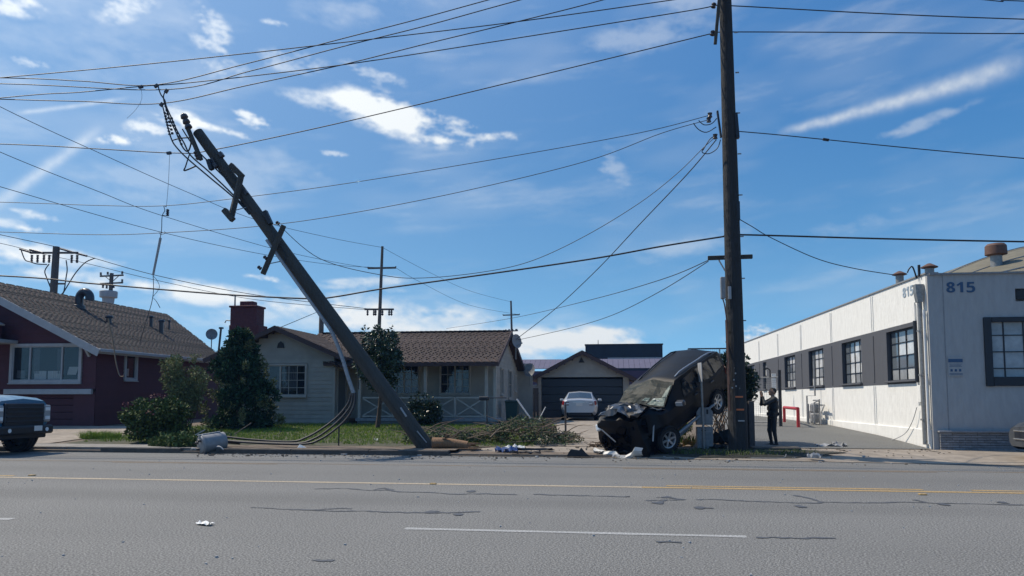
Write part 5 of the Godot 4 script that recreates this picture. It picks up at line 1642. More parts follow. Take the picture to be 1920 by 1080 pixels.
func upright_pole() -> void:
	var foot := v3(3.44, 0.13, -21.6)
	var o := thing("utility_pole", "tall upright wooden utility pole right of the wreck, with short flat crossarm", "utility pole", foot)
	var t := Transform3D(Basis(), -foot)
	var top := v3(3.345, 14.6, -21.6)
	var st := new_st()
	wood_pole(st, foot - v3(0, 0.2, 0), top, 0.268, 0.165, 40, 20)
	obj("shaft", st, mats.pole_wood, o, t)
	st = new_st()
	bar(st, Vector3(2.747, 5.658, -21.900), Vector3(3.990, 5.663, -21.850), 0.09, 0.12, Color.WHITE, 0.01)
	obj("crossarm", st, mats.tilt_wood, o, t)
	st = new_st()
	bar(st, Vector3(3.068, 5.597, -21.950), Vector3(3.254, 5.202, -21.850), 0.03, 0.035)
	obj("brace", st, mats.galv, o, t)
	st = new_st()
	bar(st, Vector3(3.202, 13.682, -21.300), Vector3(2.999, 11.740, -21.300), 0.075, 0.09, Color.WHITE, 0.01)
	obj("insulator_arm", st, mats.tilt_wood, o, t)
	st = new_st()
	bar(st, v3(2.2, 13.9, -22.3), v3(4.6, 13.9, -20.9), 0.11, 0.13, Color.WHITE, 0.01)
	obj("top_arm", st, mats.tilt_wood, o, t)
	st = new_st()
	for p in [Vector3(2.968, 12.864, -21.350), Vector3(2.922, 12.039, -21.350)]: insulator(st, Transform3D(Basis(Vector3.FORWARD, 0.3), p), 2, 0.075, 0.08)
	for k in 4: insulator(st, Transform3D(Basis(), v3(2.3, 13.97, -22.24).lerp(v3(4.5, 13.97, -20.96), k / 3.0)), 2, 0.07, 0.08)
	obj("insulators", st, mats.porcelain, o, t)
	# spool rack where the low wires leave
	st = new_st()
	bar(st, Vector3(3.026, 9.796, -21.350), Vector3(3.114, 9.012, -21.350), 0.10, 0.05, Color.WHITE, 0.008)
	obj("spool_rack", st, mats.black_frame, o, t)
	st = new_st()
	for p in [Vector3(2.817, 9.682, -21.350), Vector3(2.784, 9.543, -21.350), Vector3(2.952, 9.051, -21.350)]: lathe(st, [Vector2(0, -0.06), Vector2(0.07, -0.06), Vector2(0.05, 0.0), Vector2(0.07, 0.06), Vector2(0, 0.06)], 10, Transform3D(Basis(), p))
	obj("spools", st, mats.porcelain, o, t)
	st = new_st()
	for q in [[Vector3(2.346, 9.452, -21.300), Vector3(2.491, 9.258, -21.300), Vector3(2.712, 9.169, -21.300), Vector3(2.980, 9.311, -21.300)], [Vector3(2.496, 9.523, -21.300), Vector3(2.642, 9.391, -21.300), Vector3(2.850, 9.411, -21.300), Vector3(3.000, 9.559, -21.300)], [Vector3(2.599, 8.709, -21.300), Vector3(2.582, 8.585, -21.300), Vector3(2.774, 8.546, -21.300), Vector3(2.998, 8.690, -21.300), Vector3(3.091, 8.934, -21.300)], [Vector3(2.961, 9.064, -21.300), Vector3(2.812, 8.978, -21.300), Vector3(2.705, 8.828, -21.300), Vector3(2.598, 8.647, -21.300)]]:
		tube(st, smooth_path(q, 4), 0.014, 0.014, 5)
	obj("jumper", st, mats.wire, o, t)
	# boxes, conduit and tags on the shaft
	st = new_st()
	box(st, Vector3(3.573, 9.387, -21.500), v3(0.1, 0.75, 0.14), Basis(Vector3.BACK, 0.06), Color.WHITE, 0.01)
	obj("bracket", st, mats.black_frame, o, t)
	st = new_st()
	box(st, Vector3(3.562, 6.907, -21.500), v3(0.09, 0.55, 0.14), Basis(), Color.WHITE, 0.01)
	obj("bracket", st, mats.black_frame, o, t)
	st = new_st()
	box(st, Vector3(3.077, 4.707, -21.400), v3(0.12, 0.62, 0.14), Basis(), Color.WHITE, 0.015)
	obj("splice_box", st, mats.grey_paint, o, t)
	st = new_st()
	box(st, Vector3(3.245, 4.551, -21.280), v3(0.09, 0.36, 0.05), Basis(), Color.WHITE, 0.01)
	obj("meter_plate", st, mats.conduit, o, t)
	st = new_st()
	var run := [Vector3(3.063, 4.398, -21.350), Vector3(3.114, 4.170, -21.330), Vector3(3.170, 3.495, -21.320), Vector3(3.194, 2.012, -21.300)]
	tube(st, smooth_path(run, 4), 0.02, 0.02, 6)
	bar(st, Vector3(3.160, 3.802, -21.400), Vector3(3.190, 1.276, -21.380), 0.06, 0.05)
	obj("riser", st, mats.rust, o, t)
	st = new_st()
	for q in [[1384, 743], [1386, 767], [1386, 790]]:
		pass
	mat("orange_tape", Color(0.50, 0.13, 0.04), 0.5)
	for p in [Vector3(3.448, 1.659, -21.330), Vector3(3.469, 1.307, -21.330)]:
		st = new_st()
		box(st, p, v3(0.20, 0.045, 0.025))
		obj("orange_tape", st, mats.orange_tape, o, t)
	st = new_st()
	box(st, Vector3(3.490, 0.999, -21.330), v3(0.17, 0.035, 0.025))
	for p in [Vector3(3.320, 2.131, -21.360), Vector3(3.434, 2.101, -21.360), Vector3(3.374, 1.954, -21.360), Vector3(3.272, 1.910, -21.360), Vector3(3.458, 1.894, -21.360), Vector3(3.367, 2.308, -21.360), Vector3(3.357, 2.457, -21.370)]: box(st, p, v3(0.035, 0.04, 0.015))
	obj("tag", st, mats.conduit, o, t)
	st = new_st()
	for k in 16: box(st, v3(3.44 + (0.2 if k % 2 else -0.2) * lerpf(1.0, 0.8, k / 16.0) * 1.2, 3.2 + k * 0.6, -21.6), v3(0.10, 0.03, 0.03))
	obj("step_bolts", st, mats.galv, o, t)
	st = new_st()
	lathe(st, [Vector2(0.176, -0.05), Vector2(0.176, 0.05)], 20, Transform3D(Basis(), v3(3.378, 10.6, -21.6)))
	obj("band", st, mats.galv, o, t)

func leaning_pole() -> void:
	var foot := v3(-5.57, 0.13, -22.05)
	var top := Vector3(-13.228, 10.202, -22.000)
	var o := thing("utility_pole", "broken wooden utility pole leaning far to the left in front of the cream house", "utility pole", foot)
	var t := Transform3D(Basis(), -foot)
	var dirv := (top - foot).normalized()
	var st := new_st()
	wood_pole(st, foot - dirv * 0.12, top, 0.245, 0.165, 34, 20)
	# splintered foot
	for k in 16:
		var a := TAU * k / 16.0
		var p := foot + v3(cos(a) * 0.2, 0.12, sin(a) * 0.2)
		bar(st, p, p - dirv * rng.randf_range(0.1, 0.35) + v3(0, -0.02, 0), 0.05, 0.03, grey(rng.randf_range(0.8, 2.0)))
	obj("shaft", st, mats.tilt_wood, o, t)
	# crossarms: two double armed ones, seen nearly end on
	for q in [[Vector3(-11.744, 7.273, -21.550), Vector3(-11.580, 8.700, -21.800), [Vector3(-11.660, 7.140, -21.500), Vector3(-11.971, 7.488, -21.500)], [Vector3(-11.541, 8.596, -21.800), Vector3(-11.966, 9.010, -21.800)]]]:
		st = new_st()
		bar(st, q[0], q[1], 0.13, 0.16, Color.WHITE, 0.012)
		obj("crossarm", st, mats.tilt_wood, o, t)
		for e in [q[2], q[3]]:
			st = new_st()
			bar(st, e[0], e[1], 0.17, 0.17, Color.WHITE, 0.02)
			obj("arm_block", st, mats.tilt_wood, o, t)
	st = new_st()
	bar(st, Vector3(-10.658, 5.435, -21.550), Vector3(-10.136, 6.994, -21.800), 0.13, 0.16, Color.WHITE, 0.012)
	obj("crossarm", st, mats.tilt_wood, o, t)
	st = new_st()
	bar(st, Vector3(-11.581, 7.458, -21.500), Vector3(-11.406, 7.614, -21.800), 0.025, 0.03)
	bar(st, Vector3(-10.399, 5.752, -21.500), Vector3(-10.126, 5.883, -21.800), 0.025, 0.03)
	obj("brace", st, mats.galv, o, t)
	st = new_st()
	bar(st, Vector3(-13.450, 10.297, -21.750), Vector3(-12.938, 9.192, -21.750), 0.12, 0.12, Color.WHITE, 0.015)
	obj("top_pin", st, mats.tilt_wood, o, t)
	st = new_st()
	var kd := Vector3(-13.616, 10.833, -21.750) - Vector3(-13.278, 10.079, -21.750)
	insulator(st, Transform3D(look(kd) * Basis(Vector3.RIGHT, PI / 2), Vector3(-13.394, 10.259, -21.750)), 3, 0.12, 0.19)
	insulator(st, Transform3D(look(-kd) * Basis(Vector3.RIGHT, PI / 2), Vector3(-13.111, 9.460, -21.750)), 3, 0.10, 0.1)
	for p in [Vector3(-10.626, 7.225, -22.500), Vector3(-10.558, 5.537, -21.200), Vector3(-10.402, 5.854, -21.250)]: insulator(st, Transform3D(Basis(Vector3.BACK, 0.9), p), 2, 0.06, 0.07)
	for p in [Vector3(-12.339, 9.388, -21.900), Vector3(-12.471, 9.014, -21.800), Vector3(-11.472, 8.123, -21.900), Vector3(-12.595, 9.174, -21.850)]: box(st, p, v3(0.12, 0.16, 0.14), Basis(Vector3.BACK, 0.65))
	obj("insulators", st, mats.porcelain, o, t)
	st = new_st()
	for q in [[Vector3(-12.684, 9.181, -21.750), Vector3(-12.565, 8.864, -21.750)], [Vector3(-10.788, 7.486, -21.850), Vector3(-10.583, 7.071, -21.850)]]:
		st = new_st()
		bar(st, q[0], q[1], 0.15, 0.12)
		obj("bracket", st, mats.black_frame, o, t)
	# grey cable guard along the underside, torn loose at its lower end
	st = new_st()
	for q in [[Vector3(-10.648, 6.536, -21.720), Vector3(-9.694, 5.259, -21.720), Vector3(-8.881, 4.187, -21.720), Vector3(-8.514, 3.691, -21.720), Vector3(-8.320, 3.298, -21.720), Vector3(-8.126, 2.826, -21.720), Vector3(-7.949, 2.291, -21.720), Vector3(-7.756, 1.776, -21.720)]]:
		var s := smooth_path(q, 4)
		for i in s.size() - 1: bar(st, s[i], s[i + 1] + (s[i + 1] - s[i]).normalized() * 0.01, 0.10 if i < 8 else 0.145, 0.07)
	obj("cable_guard", st, mats.conduit, o, t)
	st = new_st()
	bar(st, Vector3(-6.303, 1.346, -21.750), Vector3(-6.119, 1.077, -21.750), 0.05, 0.04); bar(st, Vector3(-5.802, 0.649, -21.800), Vector3(-5.518, 0.302, -21.850), 0.035, 0.03)
	obj("metal_strip", st, mats.conduit, o, t)
	st = new_st()
	tube(st, smooth_path([Vector3(-8.196, 3.153, -22.500), Vector3(-7.926, 2.565, -22.500), Vector3(-7.881, 1.899, -22.500)], 4), 0.02, 0.02, 5)
	tube(st, smooth_path([Vector3(-10.243, 6.373, -21.800), Vector3(-10.061, 6.066, -21.800), Vector3(-10.090, 5.832, -21.800), Vector3(-10.158, 5.750, -21.800)], 4), 0.012, 0.012, 5)
	obj("ground_wire", st, mats.wire, o, t)
	# the broken butt lying on the verge
	var b := thing("pole_stump", "splintered orange brown butt of the broken pole lying on the kerb", "log", Vector3(-4.674, 0.130, -21.697))
	st = new_st()
	tube(st, [v3(-0.62, 0.16, 0.05), v3(-0.3, 0.17, 0.02), v3(0.1, 0.14, 0), v3(0.42, 0.10, 0)], 0.17, 0.12, 12, Color.WHITE, 0.12)
	for k in 14:
		var a := TAU * k / 14.0
		bar(st, v3(0.38, 0.1 + sin(a) * 0.08, cos(a) * 0.09), v3(rng.randf_range(0.5, 0.85), 0.08 + sin(a) * 0.09, cos(a) * 0.12), 0.04, 0.03)
	obj("wood", st, mats.fresh_wood, b)
	for q in [[v3(0.5, 0.05, 0.2), v3(1.1, 0.07, 0.0)], [v3(0.2, 0.03, 0.3), v3(0.8, 0.04, 0.4)], [v3(-0.3, 0.3, 0.1), v3(0.0, 0.36, 0.15)]]:
		st = new_st()
		bar(st, q[0], q[1], 0.07, 0.03)
		obj("splinter", st, mats.fresh_wood, b)

func wire(called: String, label: String, pts: Array, r: float, cat := "power line") -> void:
	var o := thing(called, label, cat, pts[0])
	var q := []
	for p in smooth_path(pts, 8): q.append(p - pts[0])
	var st := new_st()
	tube(st, q, r, r, 5, Color.WHITE, 0.0, false)
	obj("conductor", st, mats.wire, o)
	used[str(o.get_instance_id())] = 0

func clamp_at(pts: Array, called: String, label: String, r: float, l: float, cat: String) -> void:
	var o := thing(called, label, cat, pts[0])
	var st := new_st()
	var d: Vector3 = (pts[1] - pts[0])
	tube(st, [Vector3.ZERO, d.normalized() * l], r, r, 8)
	obj("body", st, mats.wire, o)

func wires() -> void:
	var R := 0.0165
	wire("power_line", "top black wire crossing from the left edge to the upper middle", [Vector3(-31.056, 12.206, -22.000), Vector3(-20.473, 12.444, -22.000), Vector3(-14.508, 12.613, -22.000), Vector3(-8.444, 12.883, -22.000), Vector3(-2.975, 13.168, -22.000), Vector3(1.866, 13.526, -22.000), Vector3(3.237, 13.655, -22.000)], R)
	wire("power_line", "steepest black wire rising from the cluster node to the top edge, upper of two", [Vector3(-31.151, 13.233, -22.000), Vector3(-20.473, 12.444, -22.000), Vector3(-17.494, 12.157, -22.000), Vector3(-14.744, 11.870, -22.000), Vector3(-11.662, 12.383, -22.000), Vector3(-8.446, 13.006, -22.000), Vector3(-6.015, 13.467, -22.000), Vector3(-3.726, 13.941, -22.000), Vector3(3.241, 15.380, -22.000)], R)
	wire("power_line", "lower of the two steep black wires rising from the cluster node", [Vector3(-31.129, 12.996, -22.000), Vector3(-20.461, 12.238, -22.000), Vector3(-14.379, 11.687, -22.000), Vector3(-11.473, 12.141, -22.000), Vector3(-8.442, 12.743, -22.000), Vector3(-5.670, 13.253, -22.000), Vector3(-2.726, 13.867, -22.000), Vector3(3.234, 15.048, -22.000)], R)
	wire("power_line", "black wire passing the node to the upper insulator of the upright pole", [Vector3(-30.966, 11.225, -22.000), Vector3(-20.433, 11.736, -22.000), Vector3(-17.476, 11.773, -22.000), Vector3(-15.272, 11.847, -22.000), Vector3(-13.359, 11.879, -22.000), Vector3(-8.431, 12.149, -22.000), Vector3(-2.975, 12.642, -22.000), Vector3(2.173, 13.139, -22.000), Vector3(3.060, 13.257, -22.000)], R)
	wire("power_line", "black wire from the lowest node, crossing upward to the top edge", [Vector3(-31.092, 12.600, -22.000), Vector3(-20.431, 11.698, -22.000), Vector3(-17.461, 11.462, -22.000), Vector3(-14.531, 11.230, -22.000), Vector3(-11.642, 11.655, -22.000), Vector3(-8.431, 12.149, -22.000), Vector3(-5.665, 12.666, -22.000), Vector3(-2.892, 13.163, -22.000), Vector3(-0.196, 13.679, -22.000), Vector3(3.222, 14.450, -22.000)], R)
	wire("power_line", "black wire from the left edge below the node to the upright pole's lower insulator", [Vector3(-30.939, 10.931, -22.000), Vector3(-20.342, 10.145, -22.000), Vector3(-16.806, 9.818, -22.000), Vector3(-13.964, 9.547, -22.000), Vector3(-12.675, 9.594, -22.000), Vector3(-8.398, 10.275, -22.000), Vector3(-2.645, 11.338, -22.000), Vector3(2.997, 12.407, -22.000)], R)
	wire("power_line", "upper black wire from the upright pole to the right edge", [Vector3(3.004, 13.045, -21.600), Vector3(3.577, 13.003, -21.600), Vector3(7.454, 12.500, -21.600), Vector3(11.343, 12.054, -21.600), Vector3(18.793, 11.297, -21.600)], R)
	wire("power_line", "lower of the two parallel black wires at the upper right", [Vector3(2.958, 12.226, -21.600), Vector3(3.560, 12.217, -21.600), Vector3(7.435, 11.938, -21.600), Vector3(11.324, 11.644, -21.600), Vector3(18.784, 11.182, -21.600)], R)
	wire("power_line", "scrap of black wire crossing the top right corner", [Vector3(2.983, 13.172, -20.000), Vector3(9.514, 11.877, -20.000), Vector3(10.526, 11.759, -20.000), Vector3(17.422, 10.873, -20.000)], 0.013)
	wire("power_line", "thin wire ending in the loop at the upper spool of the upright pole", [Vector3(-31.161, 8.877, -22.300), Vector3(-20.504, 8.243, -22.300), Vector3(-16.948, 8.007, -22.300), Vector3(-14.561, 7.906, -22.300), Vector3(-12.188, 8.050, -22.300), Vector3(-8.301, 8.407, -22.300), Vector3(-3.015, 9.053, -22.300), Vector3(0.880, 9.604, -22.300), Vector3(2.942, 10.041, -22.300)], 0.011)
	wire("power_line", "second thin wire below it, from the left edge past the leaning pole to the spool", [Vector3(-31.064, 7.827, -22.300), Vector3(-20.445, 7.216, -22.300), Vector3(-16.902, 7.019, -22.300), Vector3(-14.677, 7.006, -22.300), Vector3(-11.359, 7.114, -22.300), Vector3(-8.459, 7.400, -22.300), Vector3(-4.565, 8.008, -22.300), Vector3(-0.727, 8.803, -22.300), Vector3(1.512, 9.557, -22.300), Vector3(2.939, 9.911, -22.300)], 0.011)
	wire("power_line", "slack wire sagging from the leaning pole arm to the lowest spool of the upright pole", [Vector3(-10.483, 7.115, -22.200), Vector3(-9.095, 5.999, -22.200), Vector3(-7.059, 5.428, -22.200), Vector3(-5.684, 5.315, -22.200), Vector3(-3.788, 5.470, -22.200), Vector3(-2.351, 5.779, -22.200), Vector3(-0.741, 6.499, -22.200), Vector3(0.849, 7.435, -22.200), Vector3(1.954, 8.282, -22.200), Vector3(2.709, 9.009, -22.200), Vector3(3.070, 9.332, -22.200)], 0.011)
	wire("service_cable", "twisted cable slanting from the upright pole down to the dish end of the cream house", [Vector3(2.987, 8.974, -21.400), Vector3(2.294, 8.359, -22.500), Vector3(0.947, 7.445, -25.000), Vector3(-0.544, 6.465, -28.000), Vector3(-2.545, 5.579, -33.000), Vector3(-4.787, 4.586, -37.000)], 0.016, "cable")
	wire("communication_cable", "thick dark cable spanning the frame behind both poles down to the left edge", [Vector3(-30.928, 6.342, -22.300), Vector3(-20.360, 5.724, -22.300), Vector3(-17.117, 5.404, -22.300), Vector3(-13.990, 5.094, -22.300), Vector3(-11.785, 4.897, -22.300), Vector3(-9.462, 4.752, -22.300), Vector3(-8.674, 4.788, -22.300), Vector3(-7.034, 5.026, -22.300), Vector3(-4.835, 5.279, -22.300), Vector3(-0.750, 5.774, -22.300), Vector3(1.461, 6.118, -22.300), Vector3(3.314, 6.369, -22.300)], 0.026, "cable")
	wire("communication_cable", "thick dark cable from the upright pole to the right edge above the white building", [Vector3(3.180, 6.220, -21.600), Vector3(3.652, 6.252, -21.600), Vector3(7.231, 6.040, -21.600), Vector3(11.048, 5.842, -21.600), Vector3(18.373, 5.508, -21.600)], 0.026, "cable")
	wire("communication_cable", "thin wire with splice box from the upright pole to the right edge", [Vector3(3.571, 9.267, -21.600), Vector3(4.600, 9.123, -21.600), Vector3(6.046, 8.899, -21.600), Vector3(8.439, 8.527, -21.600), Vector3(11.157, 8.135, -21.600), Vector3(18.491, 7.137, -21.600)], 0.015, "cable")
	clamp_at([Vector3(5.932, 8.902, -21.550), Vector3(6.117, 8.862, -21.550)], "splice_box", "small black splice box on the wire right of the upright pole", 0.04, 0.16, "splice box")
	wire("service_cable", "curving service cable from the upright pole to the corner of the white building", [Vector3(3.632, 6.683, -21.600), Vector3(4.016, 6.502, -21.800), Vector3(4.541, 6.258, -22.100), Vector3(5.933, 5.727, -22.700), Vector3(7.134, 5.485, -23.200), Vector3(8.469, 5.313, -23.600)], 0.013, "cable")
	wire("service_cable", "upper faint cable falling left from the crossarm of the upright pole", [Vector3(2.761, 5.595, -21.900), Vector3(1.622, 5.554, -25.000), Vector3(-1.123, 5.936, -33.000), Vector3(-6.870, 7.057, -50.000), Vector3(-15.829, 8.350, -70.000)], 0.014, "cable")
	wire("service_cable", "lower faint cable falling left from the crossarm of the upright pole", [Vector3(2.760, 5.564, -21.900), Vector3(1.616, 5.180, -25.000), Vector3(0.038, 4.964, -30.000), Vector3(-1.950, 4.925, -35.000), Vector3(-4.813, 4.548, -37.200)], 0.013, "cable")
	wire("distant_line", "topmost thin line slanting from the left edge to the distant thin pole tip", [Vector3(-34.217, 18.498, -28.000), Vector3(-31.551, 16.805, -34.000), Vector3(-29.093, 15.692, -39.000), Vector3(-28.211, 15.456, -46.000), Vector3(-26.883, 15.239, -53.000), Vector3(-24.852, 15.937, -63.000), Vector3(-22.297, 16.420, -70.000)], 0.018)
	wire("distant_line", "middle thin line from the left edge to the distant thin pole's left arm", [Vector3(-34.006, 15.773, -28.000), Vector3(-31.413, 14.380, -34.000), Vector3(-29.438, 13.586, -39.000), Vector3(-29.006, 13.490, -44.000), Vector3(-26.948, 13.546, -55.000), Vector3(-25.206, 14.012, -64.000), Vector3(-23.731, 14.445, -70.000)], 0.018)
	wire("distant_line", "lowest thin line from the left edge to the distant thin pole's right arm", [Vector3(-33.798, 13.087, -28.000), Vector3(-31.308, 12.543, -34.000), Vector3(-28.963, 12.371, -44.000), Vector3(-26.931, 12.907, -55.000), Vector3(-24.950, 13.973, -66.000), Vector3(-20.924, 14.378, -70.000)], 0.018)
	wire("distant_line", "faint line from the distant thin pole tip to the slim pole beyond the cream roof", [Vector3(-22.297, 16.420, -70.000), Vector3(-19.861, 15.407, -78.000), Vector3(-17.489, 14.942, -90.000), Vector3(-15.034, 16.093, -110.000)], 0.018)
	wire("distant_line", "faint line from the right arm of the distant thin pole to the slim pole", [Vector3(-20.924, 14.378, -70.000), Vector3(-19.917, 13.817, -76.000), Vector3(-17.870, 13.407, -92.000), Vector3(-13.698, 14.100, -109.600)], 0.018)
	wire("distant_line", "upper line from the insulator pole behind the red roof toward the leaning pole", [Vector3(-55.241, 16.053, -48.000), Vector3(-52.245, 15.721, -57.000), Vector3(-49.077, 15.125, -60.000), Vector3(-46.502, 14.343, -60.300), Vector3(-40.498, 12.659, -62.000), Vector3(-32.776, 11.230, -65.000), Vector3(-23.670, 10.387, -70.000)], 0.03)
	wire("distant_line", "lower line from the insulator pole behind the red roof to the right", [Vector3(-55.181, 15.240, -48.000), Vector3(-52.202, 14.974, -57.000), Vector3(-50.896, 14.642, -60.000), Vector3(-47.010, 13.808, -61.000), Vector3(-41.134, 12.392, -63.000), Vector3(-33.268, 10.922, -66.000), Vector3(-23.668, 10.282, -70.000)], 0.024)
	wire("service_cable", "faint cable from the cream gable peak up behind the leaning pole", [Vector3(-16.456, 4.569, -33.000), Vector3(-17.595, 5.494, -38.000), Vector3(-20.799, 7.637, -50.000), Vector3(-28.003, 10.181, -69.000)], 0.02, "cable")
	# torn jumpers hanging from the cluster node
	var n := thing("torn_jumpers", "tangle of torn black jumper cables hanging from the wires beside the leaning pole top", "cables", Vector3(-14.551, 11.751, -22.000))
	var t := Transform3D(Basis(), -n.position)
	for q in [[Vector3(-14.620, 11.802, -21.900), Vector3(-14.515, 11.510, -21.900), Vector3(-14.357, 11.287, -21.900), Vector3(-14.293, 11.070, -21.900), Vector3(-14.092, 10.668, -21.900), Vector3(-13.891, 10.251, -21.900), Vector3(-13.635, 9.833, -21.900), Vector3(-13.381, 9.400, -21.900), Vector3(-12.741, 8.848, -21.900), Vector3(-11.846, 8.016, -21.900), Vector3(-11.292, 7.447, -21.900)], [Vector3(-14.380, 11.123, -21.800), Vector3(-14.273, 10.763, -21.800), Vector3(-14.145, 10.315, -21.800), Vector3(-14.001, 9.921, -21.800), Vector3(-13.845, 9.685, -21.800), Vector3(-13.464, 9.301, -21.800), Vector3(-12.714, 8.678, -21.800), Vector3(-11.790, 7.918, -21.800), Vector3(-11.275, 7.387, -21.800)], [Vector3(-14.378, 11.652, -22.000), Vector3(-14.467, 11.513, -22.000), Vector3(-14.438, 11.261, -22.000), Vector3(-14.231, 10.713, -22.000), Vector3(-13.990, 10.239, -22.000), Vector3(-13.749, 9.749, -22.000), Vector3(-13.558, 9.582, -22.000), Vector3(-13.456, 9.824, -22.000), Vector3(-13.481, 10.037, -22.000)], [Vector3(-14.028, 9.940, -21.900), Vector3(-13.734, 9.996, -21.900), Vector3(-13.365, 9.996, -21.900)], [Vector3(-13.676, 10.275, -21.850), Vector3(-13.482, 9.984, -21.850), Vector3(-13.136, 9.547, -21.850), Vector3(-12.572, 8.999, -21.850), Vector3(-11.827, 8.277, -21.850), Vector3(-11.234, 7.535, -21.850)], [Vector3(-13.468, 9.455, -21.950), Vector3(-13.584, 9.074, -21.950), Vector3(-13.616, 8.935, -21.950), Vector3(-13.216, 9.076, -21.950)]]:
		var st := new_st()
		tube(st, smooth_path(q, 4), 0.02, 0.026, 6)
		obj("jumper", st, mats.wire, n, t)
	for q in [[Vector3(-14.311, 11.071, -21.900), Vector3(-14.055, 10.171, -21.900)], [Vector3(-14.275, 10.817, -21.800), Vector3(-14.082, 10.101, -21.800)], [Vector3(-14.124, 10.689, -21.950), Vector3(-13.758, 9.821, -21.950)]]:
		var st := new_st()
		for k in 8:
			var p: Vector3 = q[0].lerp(q[1], k / 7.0)
			box(st, p, Vector3.ONE * 0.06, Basis(Vector3.BACK, rng.randf() * 3.0))
		tag(obj("connector", st, mats.porcelain, n, t), "", "", "", "stuff")
	var st := new_st()
	for p in [Vector3(-14.742, 11.834, -22.000), Vector3(-14.377, 11.634, -22.000), Vector3(-14.530, 11.194, -22.000), Vector3(-14.207, 9.558, -22.000), Vector3(-15.291, 11.830, -22.000)]: box(st, p, v3(0.14, 0.08, 0.08), Basis(Vector3.BACK, rng.randf()))
	obj("clamp", st, mats.porcelain, n, t)
	# fuse holder dangling on its own wire
	n = thing("hanging_fuse", "fuse holder and grey rod dangling on thin wires above the red roof", "fuse", Vector3(-14.187, 9.539, -22.000))
	t = Transform3D(Basis(), -n.position)
	st = new_st()
	tube(st, smooth_path([Vector3(-14.187, 9.539, -22.000), Vector3(-14.191, 8.622, -22.000), Vector3(-14.233, 7.781, -22.000)], 3), 0.006, 0.006, 4)
	tube(st, smooth_path([Vector3(-15.290, 11.812, -22.000), Vector3(-15.237, 11.430, -22.000), Vector3(-15.431, 11.081, -22.000), Vector3(-15.741, 10.791, -22.000)], 3), 0.005, 0.005, 4)
	tube(st, smooth_path([Vector3(-14.233, 7.781, -22.000), Vector3(-14.328, 7.819, -22.000), Vector3(-14.284, 7.660, -22.000), Vector3(-14.371, 7.488, -22.000), Vector3(-14.373, 7.052, -22.000), Vector3(-14.416, 6.739, -22.000)], 3), 0.012, 0.012, 5)
	tube(st, smooth_path([Vector3(-14.371, 7.506, -22.000), Vector3(-14.186, 7.500, -22.000)], 3), 0.012, 0.012, 5)
	tube(st, smooth_path([Vector3(-14.461, 6.950, -22.000), Vector3(-14.385, 6.878, -22.000), Vector3(-14.238, 6.926, -22.000), Vector3(-14.277, 6.979, -22.000)], 3), 0.008, 0.008, 5)
	tube(st, smooth_path([Vector3(-14.612, 5.582, -22.000), Vector3(-14.577, 5.149, -22.000), Vector3(-14.601, 4.805, -22.000), Vector3(-14.679, 4.462, -22.000), Vector3(-14.859, 3.864, -22.000), Vector3(-14.986, 3.351, -22.000)], 3), 0.011, 0.011, 5)
	tube(st, smooth_path([Vector3(-14.611, 5.547, -22.000), Vector3(-14.476, 5.406, -22.000), Vector3(-14.377, 5.214, -22.000), Vector3(-14.426, 5.060, -22.000), Vector3(-14.585, 4.873, -22.000)], 3), 0.008, 0.008, 5)
	tube(st, smooth_path([Vector3(-14.583, 4.839, -22.000), Vector3(-14.449, 4.699, -22.000), Vector3(-14.331, 4.508, -22.000)], 3), 0.007, 0.012, 5)
	obj("lead", st, mats.wire, n, t)
	st = new_st()
	insulator(st, Transform3D(Basis(), Vector3(-14.185, 7.482, -22.000)), 4, 0.055, 0.06)
	obj("fuse_body", st, mats.porcelain, n, t)
	st = new_st()
	tube(st, [Vector3(-14.399, 6.774, -22.000), Vector3(-14.612, 5.564, -22.000)], 0.042, 0.036, 8)
	obj("rod", st, mats.conduit, n, t)
	# three fat cables falling from the torn guard to the ground
	for q in [["loose black cable from the torn guard to the kerb, outermost of three", [Vector3(-7.646, 1.791, -21.550), Vector3(-7.673, 1.409, -21.550), Vector3(-7.898, 1.012, -21.550), Vector3(-8.306, 0.646, -21.550), Vector3(-8.718, 0.389, -21.550), Vector3(-9.134, 0.259, -21.550), Vector3(-10.062, 0.251, -21.550), Vector3(-11.432, 0.305, -21.550), Vector3(-12.266, 0.396, -21.550)], 0.034],
			["loose black cable from the torn guard to the kerb, middle of three", [Vector3(-7.737, 1.776, -21.620), Vector3(-7.797, 1.409, -21.620), Vector3(-8.090, 1.026, -21.620), Vector3(-8.501, 0.673, -21.620), Vector3(-8.915, 0.416, -21.620), Vector3(-9.417, 0.268, -21.620), Vector3(-10.436, 0.277, -21.620), Vector3(-11.643, 0.332, -21.620), Vector3(-12.255, 0.425, -21.620)], 0.034],
			["loose black cable from the torn guard to the kerb, innermost of three", [Vector3(-7.816, 1.776, -21.700), Vector3(-7.927, 1.440, -21.700), Vector3(-8.255, 1.055, -21.700), Vector3(-8.702, 0.717, -21.700), Vector3(-9.202, 0.442, -21.700), Vector3(-9.707, 0.310, -21.700), Vector3(-10.994, 0.365, -21.700), Vector3(-12.215, 0.486, -21.700)], 0.034]]:
		wire("loose_cable", q[0], q[1], q[2], "cable")

